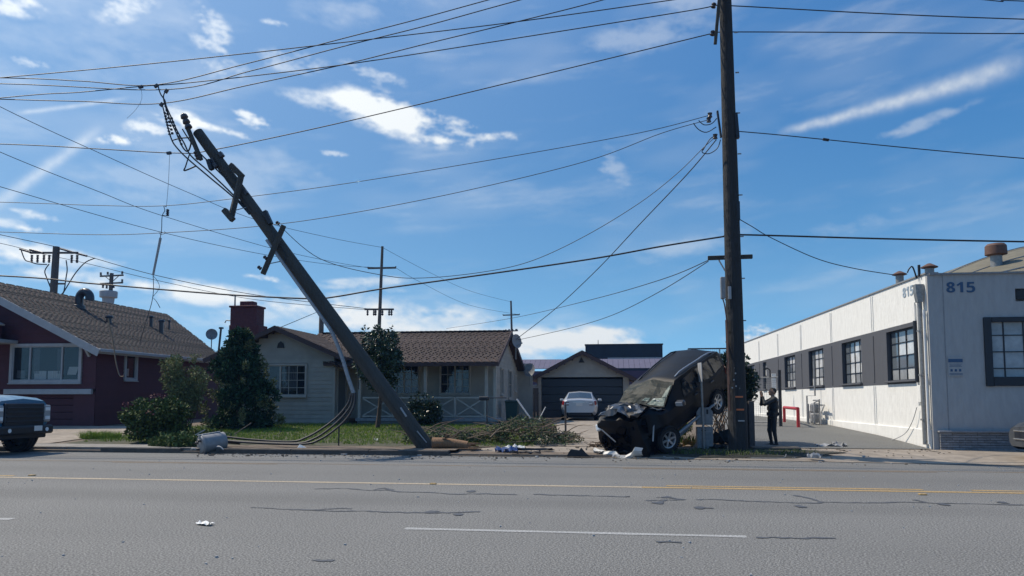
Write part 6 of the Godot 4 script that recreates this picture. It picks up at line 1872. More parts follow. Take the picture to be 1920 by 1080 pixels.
# ---------------------------------------------------------------- vehicles
# stations: [x, [Vector2(half width, height), ...from sill to roof centre]], rear to front; x forward, y up, z to the right
func body_at(stn: Array, x: float, k: float, side: float) -> Vector3:
	var i := 0
	while i < stn.size() - 2 and x > stn[i + 1][0]: i += 1
	var u := clampf((x - stn[i][0]) / (stn[i + 1][0] - stn[i][0]), 0.0, 1.0)
	var n: int = stn[0][1].size() - 1
	var s := side
	if k > n:
		k = 2.0 * n - k
		s = -side
	var j := mini(int(k), n - 1)
	var f := k - j
	var a: Vector2 = stn[i][1][j].lerp(stn[i][1][j + 1], f)
	var b: Vector2 = stn[i + 1][1][j].lerp(stn[i + 1][1][j + 1], f)
	var p := a.lerp(b, u)
	return Vector3(x, p.y, p.x * s)

func loft(stn: Array, m: Material, parent: Node, bend = null, called := "body") -> MeshInstance3D:
	var st := new_st()
	var n: int = stn[0][1].size() - 1
	var xs := []
	for i in stn.size() - 1:
		var parts := maxi(1, int(ceil((stn[i + 1][0] - stn[i][0]) / 0.18)))
		for q in parts: xs.append(lerpf(stn[i][0], stn[i + 1][0], float(q) / parts))
	xs.append(stn[-1][0])
	var ks := []
	for j in 2 * n:
		for q in 2: ks.append(j + q * 0.5)
	ks.append(2.0 * n)
	for i in xs.size() - 1:
		for j in ks.size() - 1:
			var kk := int(ks[j])
			st.set_smooth_group(n - 1 if kk == n else kk)
			var p := []
			for q in [[i, j], [i + 1, j], [i + 1, j + 1], [i, j + 1]]:
				var v := body_at(stn, xs[q[0]], ks[q[1]], -1.0)
				p.append(bend.call(v) if bend != null else v)
			for q in [0, 1, 2, 0, 2, 3]:
				st.set_uv(Vector2(p[q].x, p[q].y)); st.add_vertex(p[q])
	for e in [0, xs.size() - 1]:
		var c := body_at(stn, xs[e], 2.0, -1.0)
		c.z = 0.0
		st.set_smooth_group(20 + e)
		for j in ks.size() - 1:
			var a := body_at(stn, xs[e], ks[j], -1.0)
			var b := body_at(stn, xs[e], ks[j + 1], -1.0)
			if j == ks.size() - 2:
				var lo_l := body_at(stn, xs[e], 0.0, -1.0)
				for v in ([c, b, lo_l] if e == 0 else [c, lo_l, b]):
					st.set_uv(Vector2(v.z, v.y)); st.add_vertex(bend.call(v) if bend != null else v)
			var tri_ := [c, a, b] if e == 0 else [c, b, a]
			for v in tri_:
				st.set_uv(Vector2(v.z, v.y)); st.add_vertex(bend.call(v) if bend != null else v)
	st.generate_normals()
	return obj(called, st, m, parent)

# a patch lying on the body: four corners (x, k), counted round, lifted by off
func patch(st: SurfaceTool, stn: Array, c: Array, side: float, off: float, nx := 6, nk := 4, bend = null) -> void:
	var g := []
	for i in nx + 1:
		var row := []
		for j in nk + 1:
			var u := float(i) / nx
			var v := float(j) / nk
			var q: Vector2 = c[0].lerp(c[1], u).lerp(c[3].lerp(c[2], u), v)
			var p := body_at(stn, q.x, q.y, side)
			var du := body_at(stn, q.x + 0.03, q.y, side) - body_at(stn, q.x - 0.03, q.y, side)
			var dv := body_at(stn, q.x, q.y + 0.05, side) - body_at(stn, q.x, q.y - 0.05, side)
			var nn := du.cross(dv).normalized()
			if nn.dot(p - Vector3(p.x * 0.8, 0.7, 0)) < 0.0: nn = -nn
			p += nn * off
			row.append(bend.call(p) if bend != null else p)
		g.append(row)
	for i in nx:
		for j in nk:
			quad(st, g[i][j], g[i][j + 1], g[i + 1][j + 1], g[i + 1][j])

func wheel(parent: Node, at: Vector3, r: float, w: float, side: float, rim_m: Material, spokes := 6, turn := 0.0) -> void:
	var o := group_node("wheel", parent, Transform3D(Basis(Vector3.UP, turn), at))
	var ax := Transform3D(Basis(Vector3.RIGHT, PI / 2.0 * side), Vector3.ZERO)
	var st := new_st()
	var h := w / 2.0
	lathe(st, [Vector2(r * 0.62, -h * 0.8), Vector2(r * 0.9, -h), Vector2(r * 0.985, -h * 0.75), Vector2(r, 0.0), Vector2(r * 0.985, h * 0.75), Vector2(r * 0.9, h), Vector2(r * 0.66, h * 0.92), Vector2(r * 0.62, h * 0.7)], 28, ax)
	for k in 36:
		var a := TAU * k / 36.0
		for q in [-0.45, 0.0, 0.45]:
			box(st, ax * Vector3(cos(a + q * 0.12) * r, q * w, sin(a + q * 0.12) * r), Vector3(0.05 * r / 0.36, 0.02, w * 0.2), Basis(Vector3.BACK, a + PI / 2))
	obj("tyre", st, mats.tyre, o)
	st = new_st()
	lathe(st, [Vector2(0.0, h * 0.45), Vector2(r * 0.12, h * 0.62), Vector2(r * 0.15, h * 0.4)], 14, ax)
	lathe(st, [Vector2(r * 0.56, h * 0.55), Vector2(r * 0.60, h * 0.86), Vector2(r * 0.645, h * 0.9), Vector2(r * 0.64, h * 0.5), Vector2(r * 0.55, -h * 0.3)], 24, ax)
	for k in spokes:
		var a := TAU * k / spokes
		var p0 := ax * Vector3(cos(a) * r * 0.1, h * 0.5, sin(a) * r * 0.1)
		var p1 := ax * Vector3(cos(a) * r * 0.6, h * 0.68, sin(a) * r * 0.6)
		bar(st, p0, p1, r * 0.16, r * 0.08, Color.WHITE, 0.0, Vector3.BACK)
	obj("rim", st, rim_m, o)
	st = new_st()
	lathe(st, [Vector2(0.0, -h * 0.05), Vector2(r * 0.57, -h * 0.1)], 20, ax)
	obj("brake_disc", st, mats.black, o)

func wreck() -> void:
	var o := thing("wrecked_car", "crashed black sport utility car, nose crushed on the kerb and tail raised high", "car", Vector3.ZERO)
	var f := Vector3(-0.585, -0.385, 0.71).normalized()
	var r := f.cross(Vector3.UP).normalized()
	var u := r.cross(f)
	var b := Basis(f, u, r) * Basis(Vector3.RIGHT, deg_to_rad(-4.0))
	var R := 0.365
	var fw := Vector3(1.42, R, -0.80)
	o.transform = Transform3D(b, Vector3(1.38, 0.50, -21.25) - b * fw)
	var stn := [
		[-2.22, [Vector2(0.74, 0.52), Vector2(0.84, 0.60), Vector2(0.87, 0.85), Vector2(0.85, 1.10), Vector2(0.70, 1.54), Vector2(0, 1.60)]],
		[-2.05, [Vector2(0.78, 0.40), Vector2(0.90, 0.50), Vector2(0.935, 0.82), Vector2(0.92, 1.12), Vector2(0.76, 1.66), Vector2(0, 1.72)]],
		[-0.6, [Vector2(0.78, 0.32), Vector2(0.90, 0.44), Vector2(0.945, 0.80), Vector2(0.93, 1.10), Vector2(0.77, 1.71), Vector2(0, 1.78)]],
		[0.35, [Vector2(0.78, 0.32), Vector2(0.90, 0.44), Vector2(0.945, 0.80), Vector2(0.93, 1.08), Vector2(0.77, 1.68), Vector2(0, 1.75)]],
		[1.12, [Vector2(0.78, 0.32), Vector2(0.90, 0.44), Vector2(0.94, 0.78), Vector2(0.92, 1.04), Vector2(0.82, 1.10), Vector2(0, 1.17)]],
		[1.7, [Vector2(0.78, 0.40), Vector2(0.90, 0.50), Vector2(0.93, 0.76), Vector2(0.88, 1.0), Vector2(0.74, 1.05), Vector2(0, 1.10)]],
		[2.12, [Vector2(0.74, 0.44), Vector2(0.84, 0.52), Vector2(0.88, 0.74), Vector2(0.80, 0.92), Vector2(0.62, 0.98), Vector2(0, 1.02)]],
		[2.25, [Vector2(0.66, 0.48), Vector2(0.76, 0.56), Vector2(0.80, 0.74), Vector2(0.72, 0.86), Vector2(0.55, 0.90), Vector2(0, 0.94)]]]
	var ns := FastNoiseLite.new()
	ns.seed = 9; ns.frequency = 0.9
	var crush := func(p: Vector3) -> Vector3:
		var k := smoothstep(0.9, 2.1, p.x)
		var roof := smoothstep(1.35, 1.75, p.y) * smoothstep(-1.9, 0.4, p.x) * smoothstep(-0.3, 0.7, p.z)
		var d := Vector3(ns.get_noise_3d(p.x * 1.4, p.y * 1.4, p.z * 1.4), ns.get_noise_3d(p.x * 1.5 + 40, p.y * 1.5, p.z * 1.5), ns.get_noise_3d(p.x * 1.5, p.y * 1.5 + 40, p.z * 1.5))
		var small := Vector3(ns.get_noise_3d(p.x * 4.0, p.y * 4.0, p.z * 4.0), ns.get_noise_3d(p.x * 4.0 + 9, p.y * 4.0, p.z * 4.0), 0)
		var q := p + d * 0.30 * k + small * 0.07 * k + d * 0.03
		q.x -= 0.20 * k * smoothstep(-0.6, 0.6, p.z)
		q.y -= 0.20 * roof
		q.y += k * lerpf(-0.30, 0.22, smoothstep(0.45, 0.95, p.y))
		if p.y > 0.95 and p.x > 1.1: q.y += 0.07 * sin((p.x - 1.1) * 3.2) * k
		return q
	loft(stn, mats.dusty_black, o, crush)
	# glass
	var st := new_st()
	mat("dark_glass", Color(0.008, 0.011, 0.014), 0.08)
	patch(st, stn, [Vector2(-0.52, 3.12), Vector2(0.28, 3.12), Vector2(0.12, 3.86), Vector2(-0.52, 3.88)], -1, 0.008, 6, 4, crush)
	obj("side_window", st, mats.dark_glass, o)
	st = new_st()
	patch(st, stn, [Vector2(-1.40, 3.12), Vector2(-0.62, 3.12), Vector2(-0.62, 3.88), Vector2(-1.36, 3.88)], -1, 0.008, 6, 4, crush)
	obj("side_window", st, mats.dark_glass, o)
	st = new_st()
	patch(st, stn, [Vector2(-2.02, 3.2), Vector2(-1.5, 3.14), Vector2(-1.46, 3.88), Vector2(-1.96, 3.82)], -1, 0.008, 6, 4, crush)
	obj("side_window", st, mats.dark_glass, o)
	st = new_st()
	patch(st, stn, [Vector2(-2.1, 3.2), Vector2(0.28, 3.12), Vector2(0.12, 3.86), Vector2(-2.02, 3.86)], 1, 0.008, 12, 4, crush)
	obj("side_window", st, mats.dark_glass, o)
	# windscreen, crazed and sagging
	var ws := noise_tex("crazed", 0.05, 0.02, 1.0, 3, FastNoiseLite.TYPE_CELLULAR)
	mat("broken_glass", Color(0.030, 0.060, 0.056), 0.55, "crazed", Vector3.ONE * 1.4, "bump", false, 0.0, true, 0.35)
	st = new_st()
	var sag := func(p: Vector3) -> Vector3:
		var q: Vector3 = crush.call(p)
		return q + Vector3(ns.get_noise_3d(p.x * 5, p.y * 5, p.z * 5), ns.get_noise_3d(p.x * 5 + 30, p.y * 5, p.z * 5), 0) * 0.02 + Vector3(0.02, 0.03, 0)
	for s in [-1, 1]:
		patch(st, stn, [Vector2(1.10, 4.05), Vector2(0.42, 4.0), Vector2(0.42, 5.0), Vector2(1.10, 5.0)], s, 0.012, 8, 8, sag)
	var wind := obj("windscreen", st, mats.broken_glass, o)
	mats.broken_glass.metallic_specular = 0.3
	mat("crazed_glass", Color(0.26, 0.45, 0.40), 0.5, "crazed", Vector3.ONE * 2.2, "bump", false, 0.0, true, 0.8)
	for q in [[Vector2(1.08, 4.08), Vector2(0.86, 4.1), Vector2(0.9, 4.55), Vector2(1.06, 4.75)], [Vector2(0.84, 4.06), Vector2(0.5, 4.04), Vector2(0.58, 4.16), Vector2(0.86, 4.25)], [Vector2(1.0, 4.75), Vector2(0.9, 4.7), Vector2(0.93, 4.9), Vector2(1.02, 5.0)]]:
		st = new_st()
		patch(st, stn, q, -1, 0.022, 6, 6, sag)
		obj("crazed_patch", st, mats.crazed_glass, wind)
	for k in 4:
		st = new_st()
		var z := rng.randf_range(-0.7, -0.1)
		var x := rng.randf_range(0.75, 1.05)
		var p: Vector3 = sag.call(body_at(stn, x, 5.0 - absf(z) / 0.8, -1) + Vector3(0.02, 0.03, 0))
		p.z = z
		var a := Vector3(rng.randf_range(-0.12, 0.12), rng.randf_range(-0.06, 0.10), rng.randf_range(-0.14, 0.14))
		tri(st, p, p + a, p + Vector3(a.z, a.y * 0.5, -a.x) * 0.8)
		obj("shard", st, mats.lamp_glass, wind)
	# roof rails, sill bars, seams
	for s in [-1.0, 1.0]:
		st = new_st()
		var pts := []
		for k in 9: pts.append(crush.call(body_at(stn, lerpf(-1.95, 0.15, k / 8.0), 4.15, s) + Vector3(0, 0.055 if k > 0 and k < 8 else 0.0, 0)))
		tube(st, pts, 0.022, 0.022, 6)
		obj("roof_rail", st, mats.rim if s < 0 else mats.black_frame, o)
	st = new_st()
	bar(st, Vector3(-1.05, 0.36, -0.98), Vector3(0.95, 0.33, -0.97), 0.07, 0.05, Color.WHITE, 0.01)
	obj("running_board", st, mats.conduit, o)
	st = new_st()
	for q in [[0.33, 3.0], [-0.57, 3.0], [-1.42, 3.0]]:
		patch(st, stn, [Vector2(q[0] - 0.008, 0.9), Vector2(q[0] + 0.008, 0.9), Vector2(q[0] + 0.008, 3.1), Vector2(q[0] - 0.008, 3.1)], -1, 0.006, 1, 6, crush)
	obj("door_seams", st, mats.black, o)
	for q in [[0.05], [-0.85]]:
		st = new_st()
		box(st, body_at(stn, q[0] - 0.35, 2.75, -1) + Vector3(0, 0, -0.03), Vector3(0.2, 0.035, 0.035), Basis(), Color.WHITE, 0.01)
		obj("door_handle", st, mats.black_car, o)
	# wing mirror
	st = new_st()
	box(st, Vector3(0.72, 1.16, -1.08), Vector3(0.14, 0.17, 0.26), Basis(Vector3.UP, 0.25), Color.WHITE, 0.035)
	var mir := obj("mirror", st, mats.black_car, o)
	st = new_st()
	box(st, Vector3(0.795, 1.16, -1.07), Vector3(0.02, 0.12, 0.20), Basis(Vector3.UP, 0.25), Color.WHITE, 0.01)
	obj("mirror_cover", st, mats.conduit, mir)
	# crushed front: open engine bay, torn bumper bar, lamps
	st = new_st()
	for k in 60:
		box(st, Vector3(rng.randf_range(1.75, 2.28), rng.randf_range(0.22, 1.02), rng.randf_range(-0.8, 0.72)), Vector3(rng.randf_range(0.06, 0.3), rng.randf_range(0.05, 0.22), rng.randf_range(0.06, 0.34)), Basis.from_euler(Vector3(rng.randf() * 3, rng.randf() * 3, rng.randf() * 3)), Color.WHITE, 0.01)
	obj("crushed_engine", st, mats.void_black, o)
	st = new_st()
	for q in [[Vector3(2.2, 1.0, -0.1), Vector3(2.05, 0.78, -0.72)], [Vector3(1.6, 1.16, -0.5), Vector3(2.15, 0.98, -0.25)], [Vector3(1.75, 1.1, -0.86), Vector3(2.1, 0.62, -0.95)], [Vector3(2.3, 0.9, 0.6), Vector3(2.28, 0.55, 0.2)]]:
		bar(st, q[0], q[1], 0.035, 0.02)
	obj("bent_trim", st, mats.conduit, o)
	st = new_st()
	var bp := []
	for k in 11:
		var z := lerpf(-0.86, 0.78, k / 10.0)
		bp.append(Vector3(2.74 - 0.30 * z * z + 0.05 * sin(k * 2.1), 0.34 + 0.05 * sin(k * 1.3) + (0.14 if k < 2 else 0.0), z))
	for k in 10:
		for q in [[-0.09, 0.0, -0.03, 0.035], [-0.03, 0.035, 0.05, 0.03], [0.05, 0.03, 0.10, -0.06]]:
			var ha := 1.0 + 0.22 * sin(k * 1.7)
			var hb := 1.0 + 0.22 * sin((k + 1) * 1.7)
			quad(st, bp[k] + Vector3(q[1], q[0] * ha, 0), bp[k + 1] + Vector3(q[1], q[0] * hb, 0), bp[k + 1] + Vector3(q[3], q[2] * hb, 0), bp[k] + Vector3(q[3], q[2] * ha, 0))
	obj("bumper", st, mats.bumper_white, o)
	st = new_st()
	var lift := func(p: Vector3) -> Vector3:
		var q: Vector3 = crush.call(p)
		return q + Vector3(0, 0.03 + 0.10 * ns.get_noise_3d(p.x * 3.0, p.z * 3.0, 4.0) + 0.10 * smoothstep(1.7, 2.2, p.x), 0) + Vector3(ns.get_noise_3d(p.x * 3.0, p.z * 3.0, 30.0) * 0.08, 0, 0)
	for s in [-1, 1]: patch(st, stn, [Vector2(2.2, 3.7), Vector2(1.2, 3.7), Vector2(1.2, 5.0), Vector2(2.2, 5.0)], s, 0.02, 12, 8, lift)
	obj("bonnet", st, mats.black_car, o)
	st = new_st()
	box(st, Vector3(2.02, 0.80, 0.86), Vector3(0.3, 0.2, 0.2), Basis.from_euler(Vector3(0.3, 0.4, 0.6)), Color.WHITE, 0.03)
	obj("headlight", st, mats.lamp_glass, o)
	for q in [[-0.82], [0.82]]:
		st = new_st()
		lathe(st, [Vector2(0.0, -0.02), Vector2(R + 0.05, -0.02), Vector2(R + 0.05, 0.03)], 22, Transform3D(Basis(Vector3.RIGHT, PI / 2 * signf(q[0])), Vector3(-1.35, R + 0.02, q[0] * 1.10)))
		obj("wheel_arch", st, mats.black, o)
		st = new_st()
		lathe(st, [Vector2(0.0, -0.02), Vector2(R + 0.06, -0.02), Vector2(R + 0.06, 0.03)], 22, Transform3D(Basis(Vector3.RIGHT, PI / 2 * signf(q[0])), Vector3(1.42, R + 0.02, q[0] * 1.10)))
		obj("wheel_arch", st, mats.black, o)
	st = new_st()
	box(st, Vector3(-0.1, 0.34, 0), Vector3(3.9, 0.16, 1.5))
	for z in [-0.45, 0.45]: box(st, Vector3(-0.1, 0.24, z), Vector3(4.2, 0.1, 0.1))
	tube(st, [Vector3(-1.35, 0.34, -0.7), Vector3(-1.35, 0.34, 0.7)], 0.05, 0.05, 8)
	tube(st, smooth_path([Vector3(0.9, 0.2, -0.2), Vector3(-0.2, 0.18, -0.25), Vector3(-1.2, 0.2, -0.4), Vector3(-2.2, 0.25, -0.5)], 4), 0.035, 0.035, 7)
	obj("underbody", st, mats.rust, o)
	st = new_st()
	for k in 4: bar(st, Vector3(-0.7 + k * 0.25, 0.18 - 0.05 * k, -0.7), Vector3(0.3 + k * 0.16, 0.15 - 0.05 * k, -0.66), 0.03, 0.03)
	obj("hanging_pipes", st, mats.conduit, o)
	st = new_st()
	patch(st, stn, [Vector2(-2.20, 2.3), Vector2(-2.06, 2.3), Vector2(-2.06, 3.2), Vector2(-2.19, 3.2)], -1, 0.01, 2, 3)
	obj("tail_light", st, mats.tail_red, o)
	wheel(o, fw + Vector3(0.0, 0, -0.10), R, 0.24, -1, mats.rim, 6, -0.30)
	wheel(o, Vector3(-1.35, R - 0.05, -0.84), R, 0.24, -1, mats.rim, 6)
	wheel(o, Vector3(1.30, R, 0.82), R, 0.24, 1, mats.rim, 6)
	wheel(o, Vector3(-1.35, R - 0.05, 0.84), R, 0.24, 1, mats.rim, 6)

func make_sedan(label: String, paint: Material, at: Vector3, turn: float) -> Node3D:
	var o := thing("sedan", label, "car", at, turn)
	var stn := [
		[-2.36, [Vector2(0.62, 0.40), Vector2(0.72, 0.46), Vector2(0.77, 0.70), Vector2(0.72, 0.93), Vector2(0.60, 0.99), Vector2(0, 1.02)]],
		[-2.22, [Vector2(0.72, 0.28), Vector2(0.83, 0.38), Vector2(0.885, 0.68), Vector2(0.82, 0.98), Vector2(0.66, 1.05), Vector2(0, 1.08)]],
		[-1.62, [Vector2(0.76, 0.22), Vector2(0.88, 0.34), Vector2(0.91, 0.68), Vector2(0.87, 0.98), Vector2(0.68, 1.06), Vector2(0, 1.10)]],
		[-0.80, [Vector2(0.76, 0.20), Vector2(0.89, 0.33), Vector2(0.92, 0.68), Vector2(0.88, 0.97), Vector2(0.60, 1.38), Vector2(0, 1.43)]],
		[0.15, [Vector2(0.76, 0.20), Vector2(0.89, 0.33), Vector2(0.92, 0.68), Vector2(0.88, 0.96), Vector2(0.61, 1.43), Vector2(0, 1.48)]],
		[0.62, [Vector2(0.76, 0.20), Vector2(0.89, 0.33), Vector2(0.92, 0.68), Vector2(0.88, 0.95), Vector2(0.60, 1.38), Vector2(0, 1.43)]],
		[1.38, [Vector2(0.76, 0.21), Vector2(0.89, 0.33), Vector2(0.915, 0.66), Vector2(0.86, 0.90), Vector2(0.72, 0.98), Vector2(0, 1.03)]],
		[2.15, [Vector2(0.72, 0.24), Vector2(0.83, 0.34), Vector2(0.87, 0.60), Vector2(0.80, 0.77), Vector2(0.64, 0.83), Vector2(0, 0.88)]],
		[2.36, [Vector2(0.60, 0.32), Vector2(0.70, 0.40), Vector2(0.72, 0.58), Vector2(0.64, 0.70), Vector2(0.5, 0.74), Vector2(0, 0.77)]]]
	loft(stn, paint, o)
	var st := new_st()
	for s in [-1, 1]: patch(st, stn, [Vector2(-0.86, 4.08), Vector2(-1.56, 4.06), Vector2(-1.56, 5.0), Vector2(-0.86, 5.0)], s, 0.007, 6, 6)
	obj("rear_window", st, mats.glass, o)
	st = new_st()
	for s in [-1, 1]: patch(st, stn, [Vector2(1.32, 4.05), Vector2(0.68, 4.06), Vector2(0.68, 5.0), Vector2(1.32, 5.0)], s, 0.007, 6, 6)
	obj("windscreen", st, mats.glass, o)
	for s in [-1, 1]:
		for q in [[-0.05, 0.98, 0.52], [-1.2, -0.12, -0.72]]:
			st = new_st()
			var lo: float = minf(q[0], q[1])
			var hi: float = maxf(q[0], q[1])
			patch(st, stn, [Vector2(lo, 3.12), Vector2(hi, 3.12), Vector2(minf(hi, q[2] + 0.0) if q[0] > -0.5 else hi, 3.9), Vector2(maxf(lo, q[2]) if q[0] < -0.5 else lo, 3.9)], s, 0.007, 6, 4)
			obj("side_window", st, mats.glass, o)
		st = new_st()
		patch(st, stn, [Vector2(-2.355, 2.25), Vector2(-2.0, 2.62), Vector2(-2.02, 3.1), Vector2(-2.35, 3.1)], s, 0.010, 6, 4)
		box(st, Vector3(-2.345, 0.83, s * 0.60), Vector3(0.03, 0.19, 0.22), Basis(), Color.WHITE, 0.01)
		var tl := obj("tail_light", st, mats.tail_red, o)
		st = new_st()
		box(st, Vector3(-2.365, 0.84, s * 0.57), Vector3(0.012, 0.06, 0.14))
		obj("lens", st, mats.lamp_glass, tl)
		st = new_st()
		patch(st, stn, [Vector2(2.34, 2.2), Vector2(2.0, 2.5), Vector2(2.0, 3.0), Vector2(2.34, 3.1)], s, 0.010, 6, 4)
		obj("headlight", st, mats.lamp_glass, o)
		st = new_st()
		box(st, Vector3(0.95, 1.02, s * 1.02), Vector3(0.12, 0.13, 0.2), Basis(), Color.WHITE, 0.03)
		obj("mirror", st, paint if label.contains("silver") else mats.black_frame, o)
	st = new_st()
	box(st, Vector3(-2.375, 0.80, 0), Vector3(0.012, 0.15, 0.32), Basis(), Color.WHITE, 0.004)
	obj("number_plate", st, mats.paper, o)
	st = new_st()
	box(st, Vector3(-2.37, 0.91, 0), Vector3(0.02, 0.03, 0.7), Basis(), Color.WHITE, 0.006)
	obj("boot_trim", st, mats.chrome, o)
	st = new_st()
	box(st, Vector3(-2.30, 0.31, 0), Vector3(0.14, 0.12, 1.2), Basis(), Color.WHITE, 0.03)
	box(st, Vector3(0, 0.22, 0), Vector3(3.6, 0.1, 1.4))
	obj("underbody", st, mats.black, o)
	st = new_st()
	box(st, Vector3(2.36, 0.58, 0), Vector3(0.06, 0.16, 0.8), Basis(), Color.WHITE, 0.01)
	var gr := obj("grille", st, mats.black_frame, o)
	st = new_st()
	for y in [0.49, 0.67]: box(st, Vector3(2.385, y, 0), Vector3(0.03, 0.03, 0.86), Basis(), Color.WHITE, 0.006)
	obj("grille_bar", st, mats.chrome, gr)
	for x in [-1.42, 1.42]:
		for s in [-1, 1]:
			st = new_st()
			lathe(st, [Vector2(0.0, -0.02), Vector2(0.375, -0.02), Vector2(0.375, 0.03)], 22, Transform3D(Basis(Vector3.RIGHT, PI / 2 * s), Vector3(x, 0.34, s * 0.895)))
			obj("wheel_arch", st, mats.black, o)
	for x in [-1.42, 1.42]:
		for s in [-1, 1]: wheel(o, Vector3(x, 0.32, s * 0.83), 0.32, 0.21, s, mats.rim, 7)
	return o

func other_cars() -> void:
	make_sedan("silver sedan parked with its rear to the street before the garage door", mats.silver_car, v3(-1.72, 0.53, -39.6), PI / 2 + 0.02)
	var s := make_sedan("dark grey car nosing into the right edge of the picture before the white building", mats.grey_car, v3(12.34, 0.06, -19.95), PI)
	s.scale = Vector3(1.0, 1.12, 1.0)
	# blue pickup at the left edge
	var o := thing("pickup_truck", "big blue pickup truck entering at the left edge, nose to the right", "truck", v3(-19.85, 0.0, -19.75))
	var stn := [
		[-3.1, [Vector2(0.9, 0.75), Vector2(1.0, 0.85), Vector2(1.03, 1.2), Vector2(1.02, 1.55), Vector2(0.98, 1.60), Vector2(0, 1.55)]],
		[-1.0, [Vector2(0.9, 0.70), Vector2(1.0, 0.80), Vector2(1.04, 1.2), Vector2(1.03, 1.56), Vector2(0.98, 1.62), Vector2(0, 1.57)]],
		[-0.9, [Vector2(0.9, 0.70), Vector2(1.0, 0.80), Vector2(1.04, 1.2), Vector2(1.02, 1.58), Vector2(0.80, 2.25), Vector2(0, 2.30)]],
		[0.5, [Vector2(0.9, 0.70), Vector2(1.0, 0.80), Vector2(1.04, 1.2), Vector2(1.02, 1.58), Vector2(0.80, 2.27), Vector2(0, 2.33)]],
		[1.25, [Vector2(0.9, 0.70), Vector2(1.0, 0.80), Vector2(1.03, 1.2), Vector2(1.01, 1.56), Vector2(0.90, 1.68), Vector2(0, 1.76)]],
		[2.5, [Vector2(0.9, 0.72), Vector2(1.0, 0.82), Vector2(1.03, 1.2), Vector2(0.99, 1.50), Vector2(0.84, 1.63), Vector2(0, 1.70)]],
		[2.78, [Vector2(0.86, 0.78), Vector2(0.97, 0.88), Vector2(0.99, 1.2), Vector2(0.95, 1.42), Vector2(0.80, 1.54), Vector2(0, 1.61)]]]
	loft(stn, mats.blue_car, o)
	var st := new_st()
	for s2 in [-1, 1]: patch(st, stn, [Vector2(1.2, 4.06), Vector2(0.55, 4.06), Vector2(0.55, 5.0), Vector2(1.2, 5.0)], s2, 0.008, 6, 6)
	obj("windscreen", st, mats.glass, o)
	st = new_st()
	for s2 in [-1, 1]: patch(st, stn, [Vector2(-0.8, 3.1), Vector2(0.95, 3.1), Vector2(0.5, 3.88), Vector2(-0.8, 3.88)], s2, 0.008, 6, 4)
	obj("side_window", st, mats.glass, o)
	st = new_st()
	box(st, Vector3(2.83, 1.14, 0), Vector3(0.10, 0.66, 1.46), Basis(), Color.WHITE, 0.02)
	var gr := obj("grille", st, mats.black_frame, o)
	for y in [0.95, 1.08, 1.21, 1.34]:
		st = new_st()
		box(st, Vector3(2.89, y, 0), Vector3(0.04, 0.045, 1.40), Basis(), Color.WHITE, 0.01)
		obj("grille_bar", st, mats.black_frame, gr)
	for s2 in [-1, 1]:
		st = new_st()
		box(st, Vector3(2.74, 1.17, s2 * 0.885), Vector3(0.24, 0.50, 0.27), Basis(), Color.WHITE, 0.03)
		var hl := obj("headlight", st, mats.conduit, o)
		for y in [1.04, 1.30]:
			st = new_st()
			box(st, Vector3(2.862, y, s2 * 0.885), Vector3(0.02, 0.10, 0.19), Basis(), Color.WHITE, 0.008)
			box(st, Vector3(2.76, y, s2 * 1.018), Vector3(0.14, 0.10, 0.015), Basis(), Color.WHITE, 0.006)
			obj("lens", st, mats.lamp_glass, hl)
		st = new_st()
		lathe(st, [Vector2(0, 0), Vector2(0.06, 0.0), Vector2(0.06, -0.02)], 12, Transform3D(Basis(Vector3.BACK, -PI / 2), Vector3(3.02, 0.70, s2 * 0.7)))
		obj("fog_lamp", st, mats.lamp_glass, o)
	st = new_st()
	box(st, Vector3(2.9, 0.70, 0), Vector3(0.22, 0.26, 2.0), Basis(), Color.WHITE, 0.05)
	box(st, Vector3(2.8, 0.52, 0), Vector3(0.16, 0.14, 1.7), Basis(), Color.WHITE, 0.03)
	obj("bumper", st, mats.black, o)
	st = new_st()
	box(st, Vector3(3.02, 0.74, -0.35), Vector3(0.012, 0.15, 0.31), Basis(), Color.WHITE, 0.004)
	obj("number_plate", st, mats.paper, o)
	st = new_st()
	box(st, Vector3(0, 0.62, 0), Vector3(5.4, 0.2, 1.2))
	tube(st, [Vector3(1.95, 0.45, -0.8), Vector3(1.95, 0.45, 0.8)], 0.07, 0.07, 8)
	obj("underbody", st, mats.black, o)
	for x in [-1.75, 1.95]:
		for s2 in [-1, 1]:
			st = new_st()
			lathe(st, [Vector2(0.0, -0.02), Vector2(0.54, -0.02), Vector2(0.54, 0.03)], 22, Transform3D(Basis(Vector3.RIGHT, PI / 2 * s2), Vector3(x, 0.58, s2 * 1.015)))
			obj("wheel_arch", st, mats.black, o)
	for x in [-1.75, 1.95]:
		for s2 in [-1, 1]: wheel(o, Vector3(x, 0.47, s2 * 0.88), 0.47, 0.3, s2, mats.rim, 8)

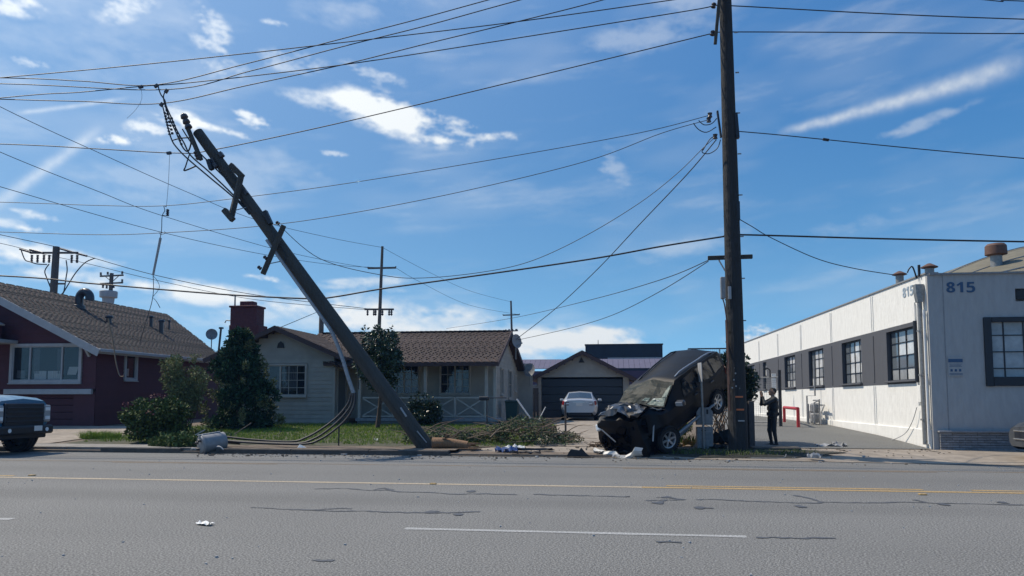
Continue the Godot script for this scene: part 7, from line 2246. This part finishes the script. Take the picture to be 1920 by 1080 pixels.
# ---------------------------------------------------------------- the officer
# bones: [a, b, radius at a, radius at b, colour]; one smooth skin round them all
func skin(st: SurfaceTool, bones: Array, cell: float, k: float) -> void:
	var lo := Vector3.ONE * 1e6
	var hi := -lo
	for b in bones:
		var r: float = maxf(b[2], b[3]) + cell * 3.0 + k
		for p in [b[0], b[1]]:
			lo = lo.min(p - Vector3.ONE * r)
			hi = hi.max(p + Vector3.ONE * r)
	var n := Vector3i(((hi - lo) / cell).ceil()) + Vector3i.ONE
	var val := PackedFloat32Array()
	val.resize(n.x * n.y * n.z)
	val.fill(9.0)
	var near := PackedFloat32Array()
	near.resize(val.size())
	near.fill(9.0)
	var who := PackedInt32Array()
	who.resize(val.size())
	for bi in bones.size():
		var b: Array = bones[bi]
		var a: Vector3 = b[0]
		var ab: Vector3 = b[1] - b[0]
		var l2 := maxf(ab.length_squared(), 1e-8)
		var r: float = maxf(b[2], b[3]) + cell * 2.0 + k
		var i0 := Vector3i(((a.min(b[1]) - Vector3.ONE * r - lo) / cell).floor()).max(Vector3i.ZERO)
		var i1 := Vector3i(((a.max(b[1]) + Vector3.ONE * r - lo) / cell).ceil()).min(n - Vector3i.ONE)
		for z in range(i0.z, i1.z + 1):
			for y in range(i0.y, i1.y + 1):
				var row := (z * n.y + y) * n.x
				for x in range(i0.x, i1.x + 1):
					var p := lo + Vector3(x, y, z) * cell
					var t := clampf((p - a).dot(ab) / l2, 0.0, 1.0)
					var d: float = p.distance_to(a + ab * t) - lerpf(b[2], b[3], t)
					var at := row + x
					var o := val[at]
					if d < near[at]:
						near[at] = d
						who[at] = bi
					var h := maxf(k - absf(d - o), 0.0) / k
					val[at] = minf(d, o) - h * h * k * 0.25
	var vert := {}
	var step := [1, n.x, n.x * n.y]
	var place := func(c: int) -> Array:
		if vert.has(c): return vert[c]
		var base := Vector3(c % n.x, (c / n.x) % n.y, c / (n.x * n.y))
		var s := Vector3.ZERO
		var m := 0
		for e in [[0, 1], [2, 3], [4, 5], [6, 7], [0, 2], [1, 3], [4, 6], [5, 7], [0, 4], [1, 5], [2, 6], [3, 7]]:
			var p0 := Vector3(e[0] & 1, (e[0] >> 1) & 1, e[0] >> 2)
			var p1 := Vector3(e[1] & 1, (e[1] >> 1) & 1, e[1] >> 2)
			var v0 := val[c + int(p0.x) + int(p0.y) * n.x + int(p0.z) * n.x * n.y]
			var v1 := val[c + int(p1.x) + int(p1.y) * n.x + int(p1.z) * n.x * n.y]
			if (v0 < 0.0) != (v1 < 0.0):
				s += p0.lerp(p1, v0 / (v0 - v1))
				m += 1
		var g := Vector3(val[c + 1] - val[c], val[c + n.x] - val[c], val[c + n.x * n.y] - val[c]).normalized()
		vert[c] = [lo + (base + s / maxf(m, 1)) * cell, g, bones[who[c]][4]]
		return vert[c]
	for z in range(1, n.z - 1):
		for y in range(1, n.y - 1):
			for x in range(1, n.x - 1):
				var c := (z * n.y + y) * n.x + x
				var inside := val[c] < 0.0
				for ax in 3:
					if inside == (val[c + step[ax]] < 0.0): continue
					var u: int = step[(ax + 1) % 3]
					var v: int = step[(ax + 2) % 3]
					var q := [place.call(c), place.call(c - u), place.call(c - u - v), place.call(c - v)]
					if inside: q.reverse()
					var fl: bool = (q[2][0] - q[0][0] as Vector3).cross(q[1][0] - q[0][0]).dot(q[0][1] + q[1][1] + q[2][1]) < 0.0
					for t in ([0, 2, 1, 0, 3, 2] if fl else [0, 1, 2, 0, 2, 3]):
						st.set_normal(q[t][1]); st.set_color(q[t][2]); st.set_uv(Vector2.ZERO); st.add_vertex(q[t][0])

func officer() -> void:
	var o := thing("person", "person in dark uniform standing beside the upright pole, raising a phone to the face", "person", v3(4.80, 0.15, -23.8), 0.0)
	var cloth := Color(0.010, 0.012, 0.019)
	var boot := Color(0.008, 0.008, 0.009)
	var flesh := Color(0.30, 0.18, 0.125)
	var hair := Color(0.015, 0.012, 0.010)
	var st := new_st()
	var body := []
	for s in [-1.0, 1.0]:
		var fx: float = 0.05 * s
		body.append([v3(0.02 + fx * 0.5, 0.94, 0.09 * s), v3(-0.01 + fx, 0.50, 0.095 * s), 0.098, 0.066, cloth])
		body.append([v3(-0.01 + fx, 0.50, 0.095 * s), v3(0.045 + fx, 0.10, 0.10 * s), 0.064, 0.046, cloth])
		body.append([v3(0.055 + fx, 0.055, 0.10 * s), v3(-0.13 + fx, 0.040, 0.115 * s), 0.052, 0.036, boot])
	body.append([v3(0.03, 0.96, -0.05), v3(0.03, 0.96, 0.05), 0.135, 0.135, cloth])
	body.append([v3(0.03, 0.98, 0), v3(0.05, 1.20, 0), 0.15, 0.15, cloth])
	body.append([v3(0.05, 1.20, -0.05), v3(0.065, 1.40, -0.06), 0.14, 0.125, cloth])
	body.append([v3(0.05, 1.20, 0.05), v3(0.065, 1.40, 0.06), 0.14, 0.125, cloth])
	body.append([v3(0.06, 1.43, -0.165), v3(0.06, 1.43, 0.165), 0.085, 0.085, cloth])
	body.append([v3(-0.03, 1.28, -0.08), v3(-0.03, 1.28, 0.08), 0.085, 0.085, cloth])
	body.append([v3(0.055, 1.46, 0), v3(0.035, 1.57, 0), 0.058, 0.054, flesh])
	for s in [-1.0, 1.0]:
		body.append([v3(0.05, 1.43, 0.185 * s), v3(-0.25, 1.29, 0.27 * s), 0.072, 0.054, cloth])
		body.append([v3(-0.25, 1.29, 0.27 * s), v3(-0.27, 1.50, 0.105 * s), 0.052, 0.034, cloth])
		body.append([v3(-0.27, 1.50, 0.105 * s), v3(-0.277, 1.545, 0.085 * s), 0.028, 0.028, flesh])
	skin(st, body, 0.015, 0.03)
	# head, turned up a little towards the wreck
	var hb := Transform3D(Basis(Vector3.BACK, -0.10), v3(0.025, 1.665, 0))
	var head := []
	for b in [[v3(0.015, 0.025, 0), v3(0.03, 0.02, 0), 0.088, 0.088, flesh], [v3(-0.02, 0.01, 0), v3(-0.03, -0.055, 0), 0.070, 0.052, flesh], [v3(-0.055, -0.075, 0), v3(-0.05, -0.08, 0), 0.032, 0.034, flesh],
			[v3(-0.083, 0.012, 0), v3(-0.100, -0.018, 0), 0.010, 0.015, flesh], [v3(-0.078, 0.03, -0.03), v3(-0.078, 0.03, 0.03), 0.016, 0.016, flesh],
			[v3(-0.085, -0.047, -0.018), v3(-0.085, -0.047, 0.018), 0.010, 0.010, Color(0.20, 0.09, 0.075)], [v3(0.012, 0.01, 0.088), v3(0.018, -0.02, 0.086), 0.015, 0.010, flesh], [v3(0.012, 0.01, -0.088), v3(0.018, -0.02, -0.086), 0.015, 0.010, flesh],
			[v3(0.035, 0.045, 0), v3(0.05, 0.03, 0), 0.087, 0.086, hair], [v3(0.0, 0.065, 0), v3(0.03, 0.05, 0), 0.070, 0.075, hair], [v3(0.05, -0.03, 0), v3(0.05, -0.04, 0), 0.062, 0.05, hair],
			[v3(-0.077, 0.012, 0.034), v3(-0.078, 0.012, 0.034), 0.011, 0.011, Color(0.30, 0.28, 0.26)], [v3(-0.077, 0.012, -0.034), v3(-0.078, 0.012, -0.034), 0.011, 0.011, Color(0.30, 0.28, 0.26)],
			[v3(0.03, -0.06, 0), v3(0.03, -0.12, 0), 0.052, 0.056, flesh]]:
		head.append([hb * b[0], hb * b[1], b[2], b[3], b[4]])
	skin(st, head, 0.0065, 0.012)
	# two hands closing on the phone
	for s in [-1.0, 1.0]:
		var hand := []
		var w := v3(-0.277, 1.545, 0.085 * s)
		var palm := v3(-0.285, 1.60, 0.072 * s)
		hand.append([w, palm, 0.024, 0.026, flesh])
		hand.append([palm + v3(0.012, 0, 0), palm + v3(-0.022, 0.012, 0), 0.018, 0.016, flesh])
		for k in 4:
			var root := palm + v3(-0.026 + 0.016 * k, 0.030 + 0.004 * sin(k * 1.3), 0.0)
			var l: float = [0.026, 0.031, 0.029, 0.022][k]
			var kn := root + v3(-0.012, l, -0.004 * s)
			var tip := kn + v3(-0.010, l * 0.35, -0.026 * s)
			hand.append([root, kn, 0.0095, 0.0088, flesh])
			hand.append([kn, tip, 0.0088, 0.0075, flesh])
		hand.append([palm + v3(0.015, -0.01, -0.012 * s), palm + v3(0.026, 0.022, -0.026 * s), 0.012, 0.010, flesh])
		hand.append([palm + v3(0.026, 0.022, -0.026 * s), palm + v3(0.018, 0.045, -0.040 * s), 0.010, 0.008, flesh])
		skin(st, hand, 0.0045, 0.006)
	mat("figure", Color.WHITE, 0.75, "", Vector3.ONE, "", true, 0.0, true)
	obj("body", st, mats.figure, o)
	st = new_st()
	box(st, v3(-0.297, 1.665, 0), v3(0.010, 0.078, 0.155), Basis(Vector3.BACK, -0.12), Color.WHITE, 0.003)
	obj("phone", st, mats.black_frame, o)
	st = new_st()
	for k in 22:
		var a0 := TAU * k / 22.0
		var a1 := TAU * (k + 1) / 22.0
		bar(st, v3(0.035 + cos(a0) * 0.15, 1.02, sin(a0) * 0.195), v3(0.035 + cos(a1) * 0.15, 1.02, sin(a1) * 0.195), 0.02, 0.055)
	for q in [[0.5, 0.1], [1.6, 0.14], [2.5, 0.1], [-0.9, 0.09], [-2.4, 0.11]]:
		box(st, v3(0.035 + cos(q[0]) * 0.165, 0.99, sin(q[0]) * 0.21), v3(0.07, q[1], 0.06), Basis(Vector3.UP, -q[0]), Color.WHITE, 0.01)
	obj("belt", st, mats.black, o)
	st = new_st()
	box(st, v3(0.125, 1.43, 0.125), v3(0.05, 0.055, 0.13), Basis.from_euler(Vector3(0.25, 0.5, -0.2)), Color.WHITE, 0.006)
	obj("back_patch", st, mats.trim, o)
	st = new_st()
	box(st, v3(-0.12, 1.17, 0.14), v3(0.07, 0.12, 0.09), Basis(Vector3.UP, 0.3), Color.WHITE, 0.012)
	obj("pouch", st, mats.black, o)

# ---------------------------------------------------------------- street furniture
func street_things() -> void:
	var o := thing("sign_post", "thin metal post with a narrow edge on sign, in front of the wreck", "post", v3(2.58, 0.15, -22.25))
	var st := new_st()
	tube(st, [v3(0.0, 0, 0.05), v3(-0.05, 2.15, 0.05), v3(-0.06, 2.5, 0.05)], 0.038, 0.036, 8)
	obj("post", st, mats.galv, o)
	st = new_st()
	box(st, v3(-0.075, 2.22, 0.05), v3(0.02, 0.55, 0.34), Basis.from_euler(Vector3(0, 0.2, 0.03)), Color.WHITE, 0.005)
	obj("sign", st, mats.trim, o)
	for q in [["grey_cabinet", "upper grey metal cabinet with clipped corners strapped behind the thin sign post", 0.70, true], ["grey_cabinet", "lower grey metal cabinet standing on the ground behind the thin sign post", 0.02, false]]:
		var c := thing(q[0], q[1], "cabinet", v3(2.62, 0.15 + q[2], -22.42), 0.05)
		st = new_st()
		var h := 0.62 if not q[3] else 0.50
		if q[3]: prism(st, [Vector2(-0.23, 0), Vector2(0.23, 0), Vector2(0.23, 0.38), Vector2(0.14, 0.5), Vector2(-0.14, 0.5), Vector2(-0.23, 0.38)], 0.22)
		else: box(st, v3(0, h / 2, 0), v3(0.46, h, 0.24), Basis(), Color.WHITE, 0.015)
		obj("case", st, mats.grey_paint, c)
		st = new_st()
		box(st, v3(0, h * 0.45, 0.125), v3(0.38, h * 0.7, 0.012), Basis(), Color.WHITE, 0.005)
		var d := obj("door", st, mats.grey_paint, c)
		st = new_st()
		if q[3]:
			box(st, v3(-0.07, 0.38, 0.125), v3(0.05, 0.13, 0.02)); box(st, v3(0.07, 0.38, 0.125), v3(0.05, 0.13, 0.02))
		else: box(st, v3(-0.05, 0.52, 0.13), v3(0.12, 0.03, 0.02))
		obj("latch", st, mats.black, d)
	o = thing("short_post", "short square grey timber post just right of the upright pole", "post", v3(3.98, 0.14, -22.6))
	st = new_st()
	box(st, v3(0, 0.70, 0), v3(0.16, 1.40, 0.16), Basis(), Color.WHITE, 0.012)
	obj("timber", st, mats.fence_wood, o)
	st = new_st()
	box(st, v3(-0.15, 0.68, 0.0), v3(0.10, 1.36, 0.14), Basis(), Color.WHITE, 0.01)
	obj("dark_board", st, mats.black, o)
	# red pipe barrier
	var a := Vector3(7.862, 0.490, -36.192)
	var b := Vector3(7.354, 0.490, -31.405)
	o = thing("pipe_barrier", "red painted pipe barrier guarding the gas meters", "barrier", (a + b) / 2.0)
	for p in [a, b]:
		st = new_st()
		tube(st, [p - o.position - v3(0, 0.05, 0), p - o.position + v3(0, 0.72, 0)], 0.065, 0.065, 12)
		obj("leg", st, mats.red_paint, o)
	st = new_st()
	tube(st, [a - o.position + v3(0, 0.72, 0), b - o.position + v3(0, 0.72, 0)], 0.065, 0.065, 12)
	obj("top_rail", st, mats.red_paint, o)
	# gas meters
	o = thing("gas_meter_set", "cluster of grey gas meters and pipes against the white wall", "gas meter", v3(8.62, 0.49, -34.4))
	for q in [[0.1, 0.42, 0.0], [-0.05, 0.30, 0.75], [0.05, 0.72, 0.4]]:
		st = new_st()
		box(st, v3(q[0], q[1], q[2]), v3(0.34, 0.42, 0.40), Basis(), Color.WHITE, 0.06)
		lathe(st, [Vector2(0.12, 0), Vector2(0.12, 0.05), Vector2(0, 0.06)], 12, Transform3D(Basis(Vector3.RIGHT, PI / 2), v3(q[0], q[1] + 0.04, q[2] + 0.2)))
		obj("meter", st, mats.grey_paint, o)
	for q in [[v3(-0.1, 0.0, -0.3), v3(-0.1, 1.25, -0.3), v3(0.25, 1.25, -0.3), v3(0.25, 2.9, -0.3)], [v3(-0.15, 0.0, 1.1), v3(-0.15, 0.95, 1.1), v3(0.1, 1.05, 0.9), v3(0.1, 1.05, 0.0)], [v3(0.0, 0.1, -0.1), v3(-0.2, 0.12, 1.2)], [v3(0.2, 0.85, -0.2), v3(0.2, 0.85, 1.3), v3(0.0, 0.5, 1.5), v3(-0.02, 0.05, 1.55)], [v3(-0.2, 0.0, 0.3), v3(-0.2, 0.9, 0.3)], [v3(0.15, 0.0, 0.75), v3(0.15, 1.1, 0.75)]]:
		st = new_st()
		tube(st, q, 0.035, 0.035, 8)
		obj("pipe", st, mats.grey_paint, o)
	# gate in the side driveway
	var g := Vector3(6.784, 0.490, -31.923)
	o = thing("wire_gate", "thin framed wire gate ending at a dark post beyond the person", "gate", g)
	st = new_st()
	tube(st, [Vector3.ZERO, v3(0, 2.3, 0)], 0.07, 0.065, 10)
	obj("gate_post", st, mats.black_frame, o)
	var far_end := v3(-2.6, 0, -1.5)
	for y in [0.15, 2.0]:
		st = new_st()
		tube(st, [v3(0, y, 0), far_end + v3(0, y, 0)], 0.025, 0.025, 8)
		obj("rail", st, mats.galv, o)
	st = new_st()
	for k in 34:
		var p := far_end * (k / 33.0)
		tube(st, [p + v3(0, 0.15, 0), p + v3(0, 2.0, 0)], 0.004, 0.004, 3)
	for k in 22: tube(st, [v3(0, 0.2 + k * 0.083, 0), far_end + v3(0, 0.2 + k * 0.083, 0)], 0.004, 0.004, 3)
	tag(obj("mesh_wires", st, mats.galv, o), "", "", "", "stuff")
	st = new_st()
	tube(st, [v3(-0.35, 2.0, -0.1), v3(-0.35, 2.3, -0.1), v3(-0.45, 2.38, -0.1), v3(-0.62, 2.36, -0.1)], 0.03, 0.03, 6)
	obj("lamp_bracket", st, mats.black, o)
	o = thing("white_sign", "narrow white sign panel on a post behind the person's head", "sign", v3(8.3, 0.5, -40.0))
	st = new_st()
	box(st, Vector3(8.216, 2.477, -40.000) - o.position, v3(0.22, 0.85, 0.03), Basis(), Color.WHITE, 0.008)
	obj("panel", st, mats.wall_white, o)
	st = new_st()
	tube(st, [v3((Vector3(8.216, 2.477, -40.000) - o.position).x, 0, -0.05), v3((Vector3(8.216, 2.477, -40.000) - o.position).x, 2.2, -0.05)], 0.03, 0.03, 8)
	obj("post", st, mats.galv, o)
	# high fence behind the bush
	var r0 := Vector3(6.070, 5.668, -62.000)
	o = thing("high_fence", "high wire fence with a straight top rail behind the wreck", "fence", v3(r0.x, 0.52, -62.0))
	st = new_st()
	var y1 := r0.y - 0.52
	tube(st, [v3(0, y1, 0), v3(7.5, y1, 0)], 0.06, 0.06, 6)
	obj("top_rail", st, mats.black_frame, o)
	for k in 4:
		st = new_st()
		tube(st, [v3(k * 2.5, 0, 0), v3(k * 2.5, y1, 0)], 0.05, 0.05, 6)
		obj("fence_post", st, mats.galv, o)
	st = new_st()
	for k in 50: tube(st, [v3(k * 0.15, 0, 0), v3(k * 0.15, y1, 0)], 0.006, 0.006, 3)
	for k in 34: tube(st, [v3(0, k * 0.15, 0), v3(7.5, k * 0.15, 0)], 0.006, 0.006, 3)
	tag(obj("mesh_wires", st, mats.galv, o), "", "", "", "stuff")
	# letter box, bin and small stake
	var mp := Vector3(-4.674, 1.619, -27.000)
	o = thing("letter_box", "small dark letter box on a thin post in front of the porch", "letter box", v3(mp.x + 0.1, lot(-27.0), -27.0))
	st = new_st()
	var hh := mp.y - lot(-27.0)
	box(st, v3(-0.1, hh, 0), v3(0.36, 0.15, 0.22), Basis(), Color.WHITE, 0.03)
	obj("box", st, mats.black_frame, o)
	st = new_st()
	tube(st, [v3(0, -0.05, 0), v3(0, hh, 0)], 0.025, 0.025, 8)
	tube(st, [v3(0, hh + 0.02, 0), v3(0.7, hh + 0.02, -0.1)], 0.018, 0.018, 6)
	obj("post", st, mats.black_frame, o)
	o = thing("wheeled_bin", "dark green wheeled bin beside the right wall of the cream house", "bin", v3(-4.75, 0.5, -35.2))
	st = new_st()
	prism(st, [Vector2(-0.24, 0.05), Vector2(0.24, 0.05), Vector2(0.30, 0.95), Vector2(-0.30, 0.95)], 0.56)
	mat("bin_green", Color(0.012, 0.05, 0.045), 0.5)
	obj("body", st, mats.bin_green, o)
	st = new_st()
	box(st, v3(0, 0.99, 0.02), v3(0.64, 0.07, 0.64), Basis(Vector3.RIGHT, 0.06), Color.WHITE, 0.02)
	obj("lid", st, mats.bin_green, o)
	for s in [-0.22, 0.22]:
		st = new_st()
		lathe(st, [Vector2(0, -0.03), Vector2(0.1, -0.03), Vector2(0.1, 0.03), Vector2(0, 0.03)], 12, Transform3D(Basis(Vector3.BACK, PI / 2), v3(s, 0.1, -0.26)))
		obj("wheel", st, mats.tyre, o)
	o = thing("metal_stake", "short dark metal stake standing at the lawn edge below the loose cables", "stake", Vector3(-8.465, 0.130, -22.433))
	st = new_st()
	box(st, v3(0, 0.3, 0), v3(0.035, 0.62, 0.035), Basis(), Color.WHITE, 0.004)
	obj("bar", st, mats.black_frame, o)

# ---------------------------------------------------------------- litter of the crash
func crumpled(called: String, label: String, cat: String, at: Vector3, size: Vector3, m: Material, n := 7, seed_ := 1, thick := 0.006) -> Node3D:
	var o := thing(called, label, cat, at)
	var ns := FastNoiseLite.new()
	ns.seed = seed_; ns.frequency = 1.6
	var st := new_st()
	var g := []
	for i in n + 1:
		var row := []
		for j in n + 1:
			var u := float(i) / n - 0.5
			var v := float(j) / n - 0.5
			var w := 1.0 + 0.3 * ns.get_noise_2d(i * 3.0, j * 3.0)
			row.append(v3(u * size.x * w, maxf(0.01, size.y * (0.45 + ns.get_noise_2d(u * 2.2 + 7.0, v * 2.2) * 1.1)), v * size.z * w + u * 0.1))
		g.append(row)
	for i in n:
		for j in n:
			quad(st, g[i][j], g[i][j + 1], g[i + 1][j + 1], g[i + 1][j])
			var dn := v3(0, -thick, 0)
			quad(st, g[i][j] + dn, g[i + 1][j] + dn, g[i + 1][j + 1] + dn, g[i][j + 1] + dn)
	obj("sheet", st, m, o)
	return o

func debris() -> void:
	# transformer can in the gutter
	var o := thing("fallen_transformer", "dented grey transformer can lying in the gutter among weeds", "transformer", Vector3(-11.892, 0.000, -20.799))
	var st := new_st()
	var ax := look(v3(-0.62, -0.12, 0.78))
	var at := Transform3D(Basis(ax.x, ax.z, ax.y), v3(0.05, 0.30, -0.1))
	lathe(st, [Vector2(0, -0.42), Vector2(0.24, -0.42), Vector2(0.27, -0.40), Vector2(0.275, 0.22), Vector2(0.295, 0.23), Vector2(0.295, 0.27), Vector2(0.27, 0.28), Vector2(0.25, 0.31), Vector2(0, 0.33)], 24, at)
	obj("tank", st, mats.grey_paint, o)
	for q in [[0.10, 0.12], [-0.08, -0.14], [-0.12, 0.05]]:
		st = new_st()
		insulator(st, at * Transform3D(Basis(), v3(q[0], 0.32, q[1])), 2, 0.045, 0.05)
		obj("bushing", st, mats.porcelain, o)
	st = new_st()
	bar(st, at * v3(0.0, 0.35, 0.28), at * v3(0.0, -0.3, 0.29), 0.09, 0.03)
	obj("hanger", st, mats.conduit, o)
	st = new_st()
	tube(st, smooth_path([v3(-0.35, 0.12, 0.25), v3(-0.28, 0.16, 0.3), v3(-0.18, 0.14, 0.28)], 3), 0.025, 0.02, 6)
	obj("bracket", st, mats.conduit, o)
	st = new_st()
	tube(st, smooth_path([v3(0.36, 0.20, 0.1), v3(0.48, 0.2, 0.12), v3(0.60, 0.12, 0.15)], 3), 0.03, 0.02, 6)
	obj("bracket", st, mats.conduit, o)
	for q in [["broken timber slanting up behind the fallen transformer", Vector3(-13.070, 0.405, -21.900), Vector3(-12.731, 0.631, -22.100), 0.05, "trim"], ["grey plank lying right of the fallen transformer", Vector3(-11.977, 0.282, -21.600), Vector3(-11.336, 0.233, -21.700), 0.08, "fence_wood"], ["thin pale stick leaning on the weeds under the conifer", Vector3(-12.420, 0.439, -23.400), Vector3(-12.054, 0.796, -23.800), 0.03, "fence_wood"]]:
		var b := thing("broken_timber", q[0], "timber", q[1])
		st = new_st()
		bar(st, Vector3.ZERO, q[2] - q[1], q[3], q[3] * 0.6)
		obj("wood", st, mats[q[4]], b)
	# white box by the kerb, blue and white sheet, black plastics
	o = thing("white_carton", "small bright white carton lying in the gutter below the loose cables", "carton", Vector3(-9.209, 0.010, -21.465))
	st = new_st()
	box(st, v3(0, 0.09, 0), v3(0.32, 0.16, 0.10), Basis.from_euler(Vector3(-0.5, 0.2, -0.45)), Color.WHITE, 0.006)
	obj("carton", st, mats.wall_white, o)
	mat("blue_sheet", Color(0.05, 0.11, 0.30), 0.6, "mottle", Vector3.ONE * 2.0)
	crumpled("blue_sheet", "crumpled blue plastic sheet on the pavement left of the wreck", "plastic sheet", Vector3(-3.028, 0.060, -21.370), v3(0.62, 0.20, 0.40), mats.blue_sheet, 9, 3)
	crumpled("white_sheet", "crumpled white sheet touching the blue plastic sheet", "sheet", Vector3(-2.900, 0.100, -22.154), v3(0.60, 0.14, 0.36), mats.paper, 9, 8)
	for q in [["long torn black strip on the pavement right of the white sheet", Vector3(-2.241, 0.120, -21.486), v3(1.0, 0.10, 0.16), 4], ["second torn black strip nearer the wreck", Vector3(-1.817, 0.140, -22.912), v3(0.7, 0.06, 0.14), 5], ["flat black plastic panel below the torn strips", Vector3(-2.456, 0.080, -20.955), v3(0.8, 0.08, 0.18), 6],
			["broken black trim under the bumper of the wreck", Vector3(0.427, 0.080, -21.139), v3(0.85, 0.12, 0.3), 7], ["black plastic shard left of the bumper of the wreck", Vector3(-0.307, 0.090, -21.105), v3(0.4, 0.08, 0.2), 9]]:
		var c := crumpled("torn_plastic", q[0], "plastic", q[1], q[2], mats.black, 6, q[3])
		c.rotation.y = 0.25
	o = thing("torn_plastic", "upright jagged black car part on the pavement edge left of the wreck", "car part", Vector3(-0.981, 0.030, -20.640))
	st = new_st()
	prism(st, [Vector2(-0.3, 0), Vector2(0.36, 0.0), Vector2(0.22, 0.10), Vector2(0.10, 0.24), Vector2(0.04, 0.17), Vector2(-0.18, 0.2), Vector2(-0.24, 0.12)], 0.16)
	obj("shell", st, mats.black, o)
	crumpled("white_fragment", "white torn fragment on the ground below the wreck bumper", "fragment", Vector3(0.058, 0.020, -20.535), v3(0.18, 0.14, 0.16), mats.trim, 4, 12)
	crumpled("white_scrap", "twisted white scrap lying in the near traffic lane", "scrap", Vector3(-5.176, 0.000, -9.054), v3(0.24, 0.05, 0.14), mats.wall_white, 6, 14)
	crumpled("pale_paper", "small pale paper standing on the lawn edge left of the leaning pole", "paper", Vector3(-7.760, 0.160, -24.009), v3(0.16, 0.2, 0.12), mats.paper, 4, 16)
	o = crumpled("cloth_heap", "pale cloth lying on the asphalt driveway right of the person", "cloth", Vector3(6.399, 0.170, -23.547), v3(0.75, 0.10, 0.35), mats.trim, 8, 18)
	crumpled("cloth_heap", "grey bag end at the right of the pale cloth on the driveway", "bag", Vector3(6.683, 0.170, -23.586), v3(0.35, 0.16, 0.3), mats.grey_paint, 6, 20)
	crumpled("paper_lump", "crumpled grey white paper lump on the apron right of the pole shadow", "paper", Vector3(5.118, 0.080, -20.262), v3(0.32, 0.14, 0.2), mats.trim, 6, 22)
	mat("yellow_part", Color(0.42, 0.24, 0.04), 0.5)
	crumpled("yellow_part", "yellow plastic part on the ground under the wreck, beside the cabinets", "car part", Vector3(2.246, 0.150, -23.303), v3(0.34, 0.32, 0.24), mats.yellow_part, 5, 24)
	crumpled("yellow_part", "small yellow fragment left of the larger yellow part under the wreck", "car part", Vector3(1.942, 0.150, -23.262), v3(0.22, 0.14, 0.2), mats.yellow_part, 4, 25)
	for q in [["black seat like lump behind the cabinets under the bush", Vector3(3.296, 0.150, -23.965), v3(0.8, 0.55, 0.4), 30], ["dark crumpled panel right of the cabinets against the pole foot", Vector3(2.966, 0.140, -22.346), v3(0.5, 0.18, 0.3), 31]]:
		crumpled("car_wreckage", q[0], "wreckage", q[1], q[2], mats.black, 7, q[3])
	o = thing("bent_rod", "thin bent rod on the apron right of the upright pole", "rod", Vector3(3.914, 0.100, -19.671))
	st = new_st()
	tube(st, smooth_path([v3(-0.5, 0.02, 0.1), v3(0.0, 0.02, 0.12), v3(0.32, 0.03, 0.0), v3(0.42, 0.10, -0.2)], 4), 0.012, 0.012, 5)
	obj("rod", st, mats.galv, o)
	o = thing("stone_kerb_block", "low grey concrete block right of the upright pole's foot", "concrete block", v3(4.55, 0.12, -22.2))
	st = new_st()
	box(st, v3(0, 0.06, 0), v3(1.3, 0.14, 0.5), Basis(), Color.WHITE, 0.03)
	obj("block", st, mats.kerb, o)
	# broken branches by the wreck
	o = thing("root_clump", "tangle of torn brown roots beside the wreck's nose", "roots", Vector3(-0.506, 0.140, -22.109))
	st = new_st()
	for k in 26: tube(st, smooth_path([v3(0, 0.08, 0), v3(rng.randf_range(-0.2, 0.2), rng.randf_range(0.05, 0.25), rng.randf_range(-0.15, 0.15)), v3(rng.randf_range(-0.4, 0.35), rng.randf_range(0.0, 0.22), rng.randf_range(-0.25, 0.25))], 3), 0.018, 0.006, 5)
	obj("roots", st, mats.dry_twig, o)
	# crumbs: far too many to count
	var crumb := new_st()
	var crumb2 := new_st()
	for k in 700:
		var x := rng.randf_range(-12.0, 9.0)
		var z := -20.75 + absf(rng.randfn()) * 0.55
		var y := 0.006
		if rng.randf() < 0.5 and x > -4.5:
			z = rng.randf_range(-22.9, -20.4)
			y = 0.03 + clampf((-20.72 + clampf((x + 0.5) / 10.0, 0.0, 1.25) * 1.15 - z) / 1.3, 0.0, 1.0) * 0.13
		var s := rng.randf_range(0.010, 0.032) * (2.0 if rng.randf() < 0.08 else 1.0)
		box(crumb if rng.randf() < 0.75 else crumb2, v3(x, y + s * 0.3, z), v3(s * rng.randf_range(0.8, 2.5), s * 0.6, s), Basis(Vector3.UP, rng.randf() * 3.0))
	tag(obj("crash_crumbs", crumb, mats.dirt), "small dark crumbs of bark, plastic and soil scattered along the gutter", "debris", "", "stuff")
	tag(obj("glass_crumbs", crumb2, mats.trim), "small pale crumbs of glass and paper scattered along the gutter", "debris", "", "stuff")
	var pebble := new_st()
	for k in 160:
		var s := rng.randf_range(0.008, 0.02)
		box(pebble, v3(rng.randf_range(-12, 9), s * 0.4, rng.randf_range(-20.0, -5.0)), v3(s * 1.6, s, s), Basis(Vector3.UP, rng.randf() * 3.0))
	tag(obj("road_grit", pebble, mats.trim), "tiny pale grit scattered over the road", "grit", "", "stuff")
